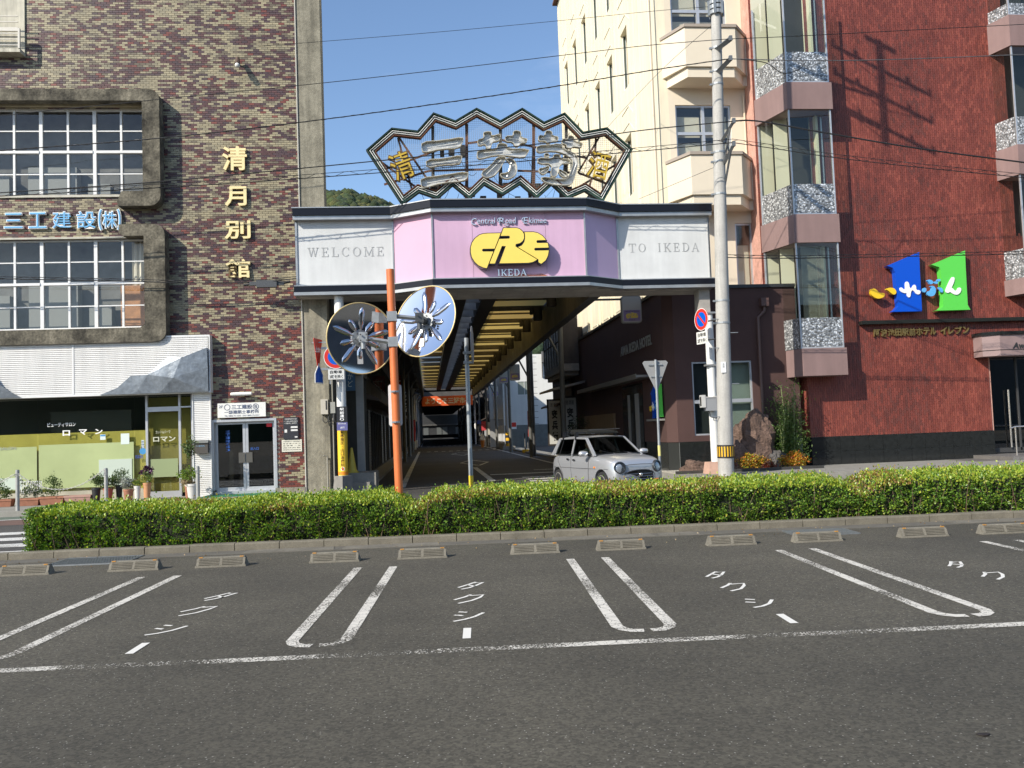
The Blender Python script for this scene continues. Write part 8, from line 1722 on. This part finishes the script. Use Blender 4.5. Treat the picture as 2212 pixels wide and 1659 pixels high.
# ------------------------------------------------------------------ CAR
cpos = P(1307, 1000, 21.3)
CAR = thing('car', 'small silver retro hatchback with roof rack coming out of the covered street', 'car', (cpos[0]-.02, 21.35, -.12), rot=(0, 0, R(-72.5)))
paintc = mat('car_silver', (.54, .55, .565), .32, .6, coat=.7); blackp = mat('car_black', (.012, .012, .013), .4); rub = mat('tyre_rubber', (.02, .02, .02), .8); gl_c = glass('car_glass', (.03, .04, .035), 0, .1)
st = [(-1.70, .34, .66, .52), (-1.66, .24, .82, .63), (-1.52, .19, .90, .705), (-1.25, .18, .925, .735), (-.6, .18, .93, .74), (.1, .18, .925, .74), (.62, .18, .925, .735), (.95, .18, .90, .73), (1.25, .19, .885, .715), (1.48, .20, .85, .69), (1.62, .22, .80, .65), (1.70, .26, .70, .58)]
vs = []; n = 0
for x, zb_, zt_, hw in st:
    half = [(0, zt_+.035), (hw*.5, zt_+.03), (hw*.8, zt_+.005), (hw*.93, zt_-.05), (hw*.985, zt_-.15), (hw, zt_-.3 if zt_-.3 > .45 else .45), (hw*.99, .34), (hw*.94, zb_+.03), (hw*.7, zb_), (0, zb_)]
    ring_ = [(x, y, z) for y, z in half]+[(x, -y, z) for y, z in half[-2:0:-1]]; n = len(ring_); vs += ring_
fs = [(i*n+k, i*n+(k+1) % n, (i+1)*n+(k+1) % n, (i+1)*n+k) for i in range(len(st)-1) for k in range(n)]+[tuple(range(n-1, -1, -1)), tuple(range((len(st)-1)*n, len(st)*n))]
def bake(mb, cutters, sub=2):
    me = bpy.data.meshes.new('b'); me.from_pydata(mb.v, [], mb.f); import bmesh; bm = bmesh.new(); bm.from_mesh(me); bmesh.ops.recalc_face_normals(bm, faces=bm.faces); bm.to_mesh(me); bm.free()
    ob = bpy.data.objects.new('b', me); COL.objects.link(ob); m = ob.modifiers.new('s', 'SUBSURF'); m.levels = sub; m.render_levels = sub; tmp = []
    for c in cutters:
        m2 = bpy.data.meshes.new('c'); m2.from_pydata(c.v, [], c.f); bm = bmesh.new(); bm.from_mesh(m2); bmesh.ops.recalc_face_normals(bm, faces=bm.faces); bm.to_mesh(m2); bm.free(); oc_ = bpy.data.objects.new('c', m2); COL.objects.link(oc_); tmp.append(oc_); b = ob.modifiers.new('b', 'BOOLEAN'); b.object = oc_; b.operation = 'DIFFERENCE'; b.solver = 'EXACT'
    r_ = bpy.data.meshes.new_from_object(ob.evaluated_get(bpy.context.evaluated_depsgraph_get())); 
    for o in tmp+[ob]: bpy.data.objects.remove(o)
    return r_
body = MB(); body.add(vs, fs); WX = (-1.20, 1.12); cut = []
for wx in WX:
    for s_ in (-1, 1): c_ = MB(); c_.cyl((wx, s_*.5, .285), (wx, s_*.95, .285), .315, n=36); cut.append(c_)
bmesh_ = bake(body, cut, 2); bmesh_.materials.clear(); bmesh_.materials.append(paintc); bmesh_.shade_smooth(); bmesh_.set_sharp_from_angle(angle=R(38)); bo = bpy.data.objects.new('body', bmesh_); COL.objects.link(bo); bo.parent = CAR; ORG[bo] = Vector((0, 0, 0))
for wx in WX:
    for s_ in (-1, 1):
        m_ = MB(); m_.cyl((wx, s_*.5, .285), (wx, s_*.62, .285), .31, n=28); m_.build('wheel_well', blackp, CAR, local=True)
        MW_ = Matrix.Rotation(R(-90*s_), 3, 'X'); m_ = MB(); m_.lathe([(.19, .0), (.262, .0), (.275, .03), (.275, .12), (.26, .15), (.19, .15)], (wx, s_*.56, .265), 30, M=MW_); WH = m_.build('wheel', rub, CAR, smooth=35, local=True)
        m_ = MB(); m_.lathe([(.19, .0), (.195, .152), (.175, .156), (.17, .12)], (wx, s_*.56, .265), 30, M=MW_); m_.lathe([(.05, .09), (.05, .14), (.03, .145)], (wx, s_*.56, .265), 14, M=MW_)
        for k in range(5):
            for dd in (-.12, .12): a = k*2*math.pi/5+dd; m_.tube([(wx+.04*math.cos(a), s_*(.56+.12), .265+.04*math.sin(a)), (wx+.18*math.cos(a+dd*.3), s_*(.56+.135), .265+.18*math.sin(a+dd*.3))], .012, 5)
        m_.build('rim', mat('rim_alloy', (.5, .48, .44), .35, .7), WH, local=True)
# cabin
bz, rz_ = .925, 1.375
A0_ = (.70, .655, bz); A1_ = (.10, .545, rz_-.03); C0_ = (-1.56, .66, bz); C1_ = (-1.33, .545, rz_-.035)
def L3(a, b, t): return tuple(a[i]+(b[i]-a[i])*t for i in range(3))
roof = MB(); nx_, ny_ = 10, 8; vs = []
for i in range(nx_+1):
    x = A1_[0]+.03+(C1_[0]-.05-A1_[0]-.03)*i/nx_; e = 1-abs(i/nx_*2-1)**4
    for j in range(ny_+1):
        y = -.565+1.13*j/ny_; q = 1-abs(j/ny_*2-1)**2.6; vs.append((x, y, rz_-.035+.065*q*(.45+.55*e)))
vs2 = [(x, y*.97, z-.03) for x, y, z in vs]; k_ = len(vs); fs = [(i*(ny_+1)+j, i*(ny_+1)+j+1, (i+1)*(ny_+1)+j+1, (i+1)*(ny_+1)+j) for i in range(nx_) for j in range(ny_)]
fs2 = [tuple(q+k_ for q in f) for f in fs]; ed = [(i*(ny_+1), (i+1)*(ny_+1)) for i in range(nx_)]+[(i*(ny_+1)+ny_, (i+1)*(ny_+1)+ny_) for i in range(nx_)]+[(j, j+1) for j in range(ny_)]+[(nx_*(ny_+1)+j, nx_*(ny_+1)+j+1) for j in range(ny_)]
roof.add(vs+vs2, fs+fs2+[(a, b, b+k_, a+k_) for a, b in ed]); roof.build('roof', paintc, CAR, smooth=40, local=True)
pil = MB(); door = []
def pillar(p0, p1, w0, w1, th=.035):
    # p0 bottom, p1 top; width along x, thickness towards the inside
    for s_ in (-1, 1):
        v_ = []
        for p, w_ in ((p0, w0), (p1, w1)):
            for dx, dy in ((-w_/2, 0), (w_/2, 0), (w_/2, -th), (-w_/2, -th)): v_.append((p[0]+dx, s_*(p[1]+dy), p[2]))
        pil.add(v_, [(0, 1, 5, 4), (1, 2, 6, 5), (2, 3, 7, 6), (3, 0, 4, 7), (0, 1, 2, 3), (4, 5, 6, 7)])
pillar((A0_[0]+.03, A0_[1]+.025, bz-.02), (A1_[0]+.02, A1_[1]+.012, A1_[2]), .11, .085, .05); pillar((C0_[0]+.05, C0_[1]+.03, bz-.02), (C1_[0]+.03, C1_[1]+.012, C1_[2]), .24, .13, .05)
pillar((-.40, .705, bz-.02), (-.44, .565, rz_-.04), .085, .075)
for s_ in (-1, 1): pil.tube([(A1_[0]+.02, s_*.548, rz_-.045), (-.5, s_*.562, rz_-.03), (C1_[0]+.03, s_*.548, rz_-.05)], .028, 8)
pil.build('pillar', paintc, CAR, local=True)
for s_ in (-1, 1):
    m_ = MB(); y0, y1 = s_*.69, s_*.555
    m_.add([(.56, s_*.665, bz), (-.37, s_*.69, bz), (-.42, y1, rz_-.06), (.06, s_*.54, rz_-.06)], [(0, 1, 2, 3)]); W_ = m_.build('side_window', gl_c, CAR, local=True)
    m_ = MB(); m_.add([(-.45, s_*.69, bz), (-1.42, s_*.672, bz), (-1.28, s_*.545, rz_-.07), (-.49, y1, rz_-.06)], [(0, 1, 2, 3)]); m_.build('side_window', gl_c, CAR, local=True)
    m_ = MB()
    for pth in ([(.60, s_*.668, bz+.004), (-.40, s_*.692, bz+.004)], [(-.43, s_*.692, bz+.004), (-1.46, s_*.676, bz+.004)], [(-1.12, s_*.688, bz), (-1.08, s_*.55, rz_-.06)], [(.64, s_*.672, bz), (.09, s_*.55, rz_-.055), (-.42, s_*.562, rz_-.055)]): m_.tube(pth, .011, 5)
    m_.build('window_seal', blackp, CAR, local=True)
    m_ = MB()
    for x, z in ((.28-.5+.0, .80), (-.55, .815)): m_.box(x-.055, s_*.735-.012, z-.02, x+.055, s_*.735+.02*s_+.0, z+.02)
    m_.build('door_handle', blackp, CAR, local=True)
    m_ = MB(); 
    for xs in ([(.55, .9), (.52, .5), (.50, .22)], [(-.40, .9), (-.40, .5), (-.38, .22)], [(-1.0, .62), (-.88, .45), (-.86, .22)], [(-1.15, .9), (-1.12, .75), (-1.0, .62)]): m_.tube([(x, s_*(.742-.01*(z > .8)-.012*(z < .3)), z) for x, z in xs], .005, 4)
    m_.tube([(1.42, s_*.70, .60), (.4, s_*.745, .60), (-1.4, s_*.735, .60)], .006, 4); m_.build('panel_gap', mat('gap_grey', (.08, .08, .085), .6), CAR, local=True)
    m_ = MB(); m_.lathe([(.03, -.12), (.075, -.09), (.09, 0), (.08, .08), (.03, .12)], (.52, s_*.86, .97), 16, M=Matrix.Rotation(R(90), 3, 'X')); m_.v = [(p[0], p[1], .97+(p[2]-.97)*.8) for p in m_.v]; MR = m_.build('side_mirror', paintc, CAR, smooth=True, local=True); m_ = MB(); m_.cyl((.56, s_*.66, .93), (.52, s_*.80, .95), .03, n=8); m_.build('mirror_arm', blackp, MR, local=True)
    m_ = MB(); Mh = Matrix.Rotation(R(s_*18), 3, 'Z') @ Matrix.Rotation(R(84), 3, 'Y'); hc = (1.645, s_*.50, .64)
    m_.lathe([(.14, -.10), (.145, .02), (.138, .05), (.118, .052), (.112, .02)], hc, 28, M=Mh); HL = m_.build('headlight', mat('bezel_dark', (.10, .105, .11), .3, .8), CAR, smooth=35, local=True)
    m_ = MB(); m_.lathe([(.112, .01), (.10, .035), (.06, .052), (.0, .056)], hc, 24, M=Mh); m_.build('lens', glass('lamp_glass', (.75, .78, .8), .05, .5), HL, smooth=True, local=True)
    m_ = MB(); m_.lathe([(.112, -.0), (.07, -.05), (.02, -.06)], hc, 20, M=Mh); m_.build('reflector', mat('lamp_inner', (.06, .06, .065), .2, .5), HL, smooth=True, local=True)
    m_ = MB(); m_.box(1.60, s_*.44-.09, .285, 1.70, s_*.44+.09, .345); m_.build('indicator', mat('indicator_orange', (.85, .25, .02), .2), CAR, local=True)
    m_ = MB(); m_.box(.80, s_*.722, .62, .86, s_*.742, .655); m_.build('repeater', mat('indicator_orange', (.85, .25, .02)), CAR, local=True)
m_ = MB(); ws = [(A0_[0]+.03, .60, bz+.01), (A0_[0]+.03, -.60, bz+.01), (A1_[0]+.04, -.50, A1_[2]), (A1_[0]+.04, .50, A1_[2])]; bend = .06
vsw = []
for i in range(5):
    for j in range(7):
        t = i/4; q = j/6; a = L3(ws[0], ws[3], t); b = L3(ws[1], ws[2], t); p = L3(a, b, q); vsw.append((p[0]+bend*math.sin(math.pi*q), p[1], p[2]+.01*math.sin(math.pi*q)))
m_.add(vsw, [(i*7+j, i*7+j+1, (i+1)*7+j+1, (i+1)*7+j) for i in range(4) for j in range(6)]); m_.build('windscreen', gl_c, CAR, smooth=True, local=True)
m_ = MB(); m_.tube([(A0_[0]+.04, .61, bz+.012)]+[(A0_[0]+.04+.07*math.sin(math.pi*q), .61-1.22*q, bz+.015) for q in (.2, .4, .6, .8)]+[(A0_[0]+.04, -.61, bz+.012)], .016, 6); m_.tube([vsw[28], vsw[31], vsw[34]], .012, 5); m_.tube([(.86, .35, .95), (.60, .02, 1.02)], .006, 4); m_.tube([(.86, -.2, .95), (.62, -.45, 1.03)], .006, 4); m_.build('wiper', blackp, CAR, local=True)
m_ = MB(); m_.add([(-1.62, .58, bz), (-1.62, -.58, bz), (-1.39, -.5, rz_-.05), (-1.39, .5, rz_-.05)], [(0, 1, 2, 3)]); m_.build('rear_window', gl_c, CAR, local=True)
# grille
gp = []
for a in np.linspace(0, 180, 13): gp.append((.42*math.cos(R(a)), .42+.16*math.sin(R(a))**.7))
gp += [(-.40, .33), (-.34, .30), (.34, .30), (.40, .33)]
m_ = MB(); m_.prism(gp, lambda a, b, d: (d-.07*(a/.42)**2, a, b), 1.60, 1.745); GR = m_.build('grille', blackp, CAR, local=True)
m_ = MB(); m_.tube([(1.75-.07*(a/.42)**2, a, b) for a, b in gp], .012, 6, closed=True); 
for z in (.36, .42, .48): 
    h_ = .38 if z < .45 else .33; m_.tube([(1.756-.07*(y/.42)**2, y, z) for y in np.linspace(-h_, h_, 7)], .007, 5)
m_.build('slat', mat('slat_chrome', (.45, .46, .48), .25, .9), GR, local=True)
m_ = MB(); m_.lathe([(.04, .0), (.045, .008), (.03, .014)], (1.76, 0, .46), 16, M=Matrix.Rotation(R(90), 3, 'Y')); m_.build('badge', chrome, GR, smooth=True, local=True)
m_ = MB(); m_.tube([(1.66, -.50, .67), (1.715, -.3, .70), (1.735, 0, .71), (1.715, .3, .70), (1.66, .50, .67)], .006, 4)
for s_ in (-1, 1): m_.tube([(.85, s_*.2, .962), (1.3, s_*.24, .90), (1.6, s_*.22, .77)], .008, 4)
m_.build('bonnet_line', mat('gap_grey', (.08, .08, .085)), CAR, local=True)
m_ = MB(); m_.box(1.70, -.16, .20, 1.735, .16, .30); m_.build('number_plate', mat('plate_yellowish', (.65, .55, .1), .5), CAR, local=True)
# inside
m_ = MB(); m_.box(.30, -.6, .80, .72, .6, .93); 
for y in (-.32, .32): m_.box(-.45, y-.22, .35, .05, y+.22, .6); m_.tube([(-.42, y, .55), (-.55, y, .95)], [.2, .17], 8); m_.tube([(-.56, y, 1.0), (-.58, y, 1.14)], [.1, .08], 8)
m_.box(-1.35, -.55, .4, -1.0, .55, 1.0); m_.build('interior', mat('seat_dark', (.03, .032, .04), .8), CAR, local=True)
m_ = MB(); m_.tube([(.22-.06*math.cos(a)*.5, -.32+.17*math.sin(a), .93+.15*math.cos(a)) for a in np.linspace(0, 6.28, 21)[:-1]], .012, 6, closed=True); m_.build('steering_wheel', mat('wheel_grey', (.2, .2, .2), .5), CAR, local=True)
# roof rack and carrier
rk_ = MB()
for x in (-.35, -1.05):
    rk_.tube([(x, -.62, 1.475), (x, .62, 1.475)], .013, 6)
    for s_ in (-1, 1): rk_.box(x-.03, s_*.56-.035, 1.36, x+.03, s_*.56+.035, 1.50); rk_.box(x-.02, s_*.60-.01, 1.29, x+.02, s_*.60+.01, 1.38)
rk_.build('roof_rack', blackp, CAR, local=True)
m_ = MB(); m_.add([(-.30, -.30, 1.49), (-.22, -.30, 1.44), (-.22, .60, 1.44), (-.30, .60, 1.49), (-1.2, -.30, 1.56), (-1.2, -.30, 1.44), (-1.2, .60, 1.44), (-1.2, .60, 1.56)], [(0, 1, 2, 3), (4, 5, 6, 7), (0, 4, 7, 3), (0, 1, 5, 4), (2, 3, 7, 6), (1, 2, 6, 5)]); m_.build('roof_carrier', mat('carrier_black', (.012, .013, .012), .8, spec=.2), CAR, local=True)
m_ = MB(); m_.tube([(-.2, -.28, 1.535), (-.2, .62, 1.55)], .01, 5); m_.box(-.235, -.2, 1.43, -.215, -.1, 1.45); m_.build('rack_bar', mat('bar_dark', (.05, .05, .05), .4), CAR, local=True)
# driver
DR = thing('person', 'driver in a pale top holding the steering wheel behind the windscreen', 'person', (0, 0, 0), rot=(0, 0, R(-72.5))); DR.location = CAR.location
def skin(name, joints, edges, m, par, sub=2):
    me = bpy.data.meshes.new(name); me.from_pydata([j[:3] for j in joints], edges, []); ob = bpy.data.objects.new(name, me); COL.objects.link(ob)
    md = ob.modifiers.new('k', 'SKIN'); sv = me.skin_vertices[0].data
    for i, j in enumerate(joints): sv[i].radius = (j[3], j[4] if len(j) > 4 else j[3]); sv[i].use_root = (i == 0)
    md2 = ob.modifiers.new('s', 'SUBSURF'); md2.levels = sub; md2.render_levels = sub
    r_ = bpy.data.meshes.new_from_object(ob.evaluated_get(bpy.context.evaluated_depsgraph_get())); bpy.data.objects.remove(ob); r_.materials.clear(); r_.materials.append(m); r_.shade_smooth(); o = bpy.data.objects.new(name, r_); COL.objects.link(o); o.parent = par; ORG[o] = Vector((0, 0, 0)); return o
skinm = mat('skin', (.50, .30, .21), .55); yd = -.32
J = [(-.25, yd, .55, .15, .16), (-.27, yd, .75, .14, .15), (-.27, yd, .95, .13, .16), (-.25, yd, 1.03, .06), (-.235, yd, 1.10, .05), (-.27, yd-.17, .98, .06), (-.05, yd-.2, .82, .045), (.18, yd-.13, .98, .032), (-.27, yd+.17, .98, .06), (-.05, yd+.2, .82, .045), (.18, yd+.13, .98, .032), (-.2, yd-.1, .5, .09), (.2, yd-.12, .6, .07), (.35, yd-.12, .3, .05), (-.2, yd+.1, .5, .09), (.2, yd+.12, .6, .07), (.35, yd+.12, .3, .05)]
E_ = [(0, 1), (1, 2), (2, 3), (3, 4), (2, 5), (5, 6), (6, 7), (2, 8), (8, 9), (9, 10), (0, 11), (11, 12), (12, 13), (0, 14), (14, 15), (15, 16)]
skin('body', J, E_, mat('top_pale', (.5, .52, .5), .8), DR)
hb = MB(); nu_, nv_ = 20, 16; vs = []
for j in range(nv_+1):
    for i in range(nu_):
        th = math.pi*j/nv_; ph = 2*math.pi*i/nu_; d = Vector((math.sin(th)*math.cos(ph), math.sin(th)*math.sin(ph), math.cos(th))); x = d.x*.095; y = d.y*.078; z = d.z*.115
        if d.x > .5 and abs(d.y) < .2 and -.25 < d.z < .1: x += .016*(1-abs(d.y)/.2)     # nose
        if d.x > .3 and .02 < d.z < .22 and .15 < abs(d.y) < .5: x -= .01                 # eye sockets
        if d.z < -.3: x *= .95; y *= .85
        vs.append((-.215+x, yd+y, 1.165+z))
hb.add(vs, [(j*nu_+i, j*nu_+(i+1) % nu_, (j+1)*nu_+(i+1) % nu_, (j+1)*nu_+i) for j in range(nv_) for i in range(nu_)]); hb.build('head', skinm, DR, smooth=True, local=True)
hb = MB(); 
for s_ in (-1, 1): hb.lathe([(.0, 0), (.010, .002), (.0, .006)], (-.13, yd+s_*.03, 1.175), 8, M=Matrix.Rotation(R(90), 3, 'Y'))
hb.box(-.128, yd-.022, 1.115, -.122, yd+.022, 1.121); hb.build('face_features', mat('face_dark', (.08, .03, .03), .6), DR, local=True)
hb = MB(); vs2 = [(-.215+(v[0]+.215)*1.08-.008, yd+(v[1]-yd)*1.1, 1.165+(v[2]-1.165)*1.07+.004) for v in vs]
ff = [(j*nu_+i, j*nu_+(i+1) % nu_, (j+1)*nu_+(i+1) % nu_, (j+1)*nu_+i) for j in range(nv_) for i in range(nu_) if (vs[j*nu_+i][2] > 1.215 or (vs[j*nu_+i][0] < -.22 and vs[j*nu_+i][2] > 1.10))]; hb.add(vs2, ff); hb.build('hair', mat('hair_black', (.015, .012, .01), .5), DR, smooth=True, local=True)
for s_ in (-1, 1):
    c_ = Vector((.19, yd+s_*.14, .99)); m_ = MB(); m_.tube([c_+Vector((-.06, 0, -.01)), c_, c_+Vector((.03, 0, .02))], [.028, .034, .026], 8); PH = m_.build('hand', skinm, DR, smooth=True, local=True); m_ = MB()
    for k in range(4): o_ = c_+Vector((.03, 0, .03-k*.02)); m_.tube([o_, o_+Vector((.025, -s_*.015, .005)), o_+Vector((.02, -s_*.04, .0))], [.009, .009, .007], 6)
    m_.tube([c_+Vector((-.0, -s_*.02, .02)), c_+Vector((.0, -s_*.04, .03)), c_+Vector((.02, -s_*.05, .02))], [.011, .01, .008], 6); m_.build('fingers', skinm, PH, smooth=True, local=True)
# ------------------------------------------------------------------ HILL with forest beyond, and the far side of the square
hx = np.linspace(-420, 420, 85); hy = np.linspace(300, 760, 30)
def hill_h(x, y):
    ridge = 143-.08*abs(x+90)**1.02*.9-max(0, x+40)*.33+7*nz(x*.02, 2)+3*nz(x*.07, 5); ridge = max(ridge, 62)
    t = max(0, min(1, (y-300)/200)); return ridge*(t*t*(3-2*t))*(1 if y < 560 else max(.6, 1-(y-560)/600))
V = [(x, y, hill_h(x, y)-1) for y in hy for x in hx]; nx_ = len(hx); mb = MB(); mb.add(V, [(j*nx_+i, j*nx_+i+1, (j+1)*nx_+i+1, (j+1)*nx_+i) for j in range(len(hy)-1) for i in range(nx_-1)]); struct('hill', mb, mat('hill_ground', (.035, .05, .02), .95, nz=(.05, .3)))
import bmesh as _b
bm = _b.new(); _b.ops.create_icosphere(bm, subdivisions=1, radius=1); iv = np.array([v.co[:] for v in bm.verts]); fi = [tuple(v.index for v in f.verts) for f in bm.faces]; bm.free(); ifc = np.array(fi)
NT = 4200; xs_ = nrs.uniform(-150, 60, NT); ys_ = nrs.uniform(380, 520, NT); Vv = []; Ff = []; Cc = []
for k in range(NT):
    r = nrs.uniform(1.6, 3.6); s_ = iv*(1+.25*np.array([nz(a[0]*2+k, a[1]*2, a[2]*2) for a in iv]))[:, None]*[r, r, r*nrs.uniform(.9, 1.35)]; Vv.append(s_+[xs_[k], ys_[k], hill_h(xs_[k], ys_[k])+r*.35]); Ff.append(ifc+k*len(iv)); g = nrs.uniform(.65, 1.3); base = [(.035, .058, .018), (.05, .07, .02), (.07, .075, .02), (.028, .05, .022)][nrs.randint(4)]; Cc.append(np.repeat([[base[0]*g, base[1]*g, base[2]*g, 1]], len(iv), 0))
Vv = np.concatenate(Vv); Ff = np.concatenate(Ff); Cc = np.concatenate(Cc); me = bpy.data.meshes.new('forest'); me.vertices.add(len(Vv)); me.vertices.foreach_set('co', Vv.ravel()); me.loops.add(Ff.size); me.loops.foreach_set('vertex_index', Ff.ravel()); me.polygons.add(len(Ff)); me.polygons.foreach_set('loop_start', np.arange(len(Ff))*3); me.polygons.foreach_set('loop_total', np.full(len(Ff), 3)); me.update(); ca = me.color_attributes.new('Col', 'FLOAT_COLOR', 'POINT'); ca.data.foreach_set('color', Cc.astype(np.float32).ravel()); me.materials.append(mat('forest_leaf', (.05, .07, .03), .95, attr=True, nz=(.8, .4), bump=(1.2, 1, .8)))
o = bpy.data.objects.new('forest', me); COL.objects.link(o); o['kind'] = 'stuff'; o['label'] = 'wooded hillside seen between the tiled building and the neon sign'
# opposite side of the square: low station building and a hill behind the camera, seen only in glass and mirror backs
ST_ = thing('station_building', 'long low station building on the far side of the square behind the camera', 'building', (20, -34, 0)); mb = MB(); mb.box(-2, -46, -.1, 80, -34, 12.5); mb.build('wall', mat('station_wall', (.09, .09, .10), .8, nz=(.3, .2)), ST_); mb = MB(); mb.box(-3, -47, 12.5, 81, -32.5, 13.0); mb.build('roof', mat('station_roof', (.08, .08, .09), .7), ST_)
mb = MB()
for k in range(14): mb.box(-4+k*4.5, -33.98, .5, -1+k*4.5, -33.9, 3.0)
mb.build('window', mat('dark_glass', (.02, .022, .022)), ST_)
V = []; n = 60
for i in range(n+1): x = -500+1000*i/n; V += [(x, -420, 0), (x, -470, 60+22*nz(x*.006, 9)+8*nz(x*.03, 4))]
mb = MB(); mb.add(V, [(2*i, 2*i+1, 2*i+3, 2*i+2) for i in range(n)]); struct('hill', mb, mat('hill_ground', (.035, .05, .02)))
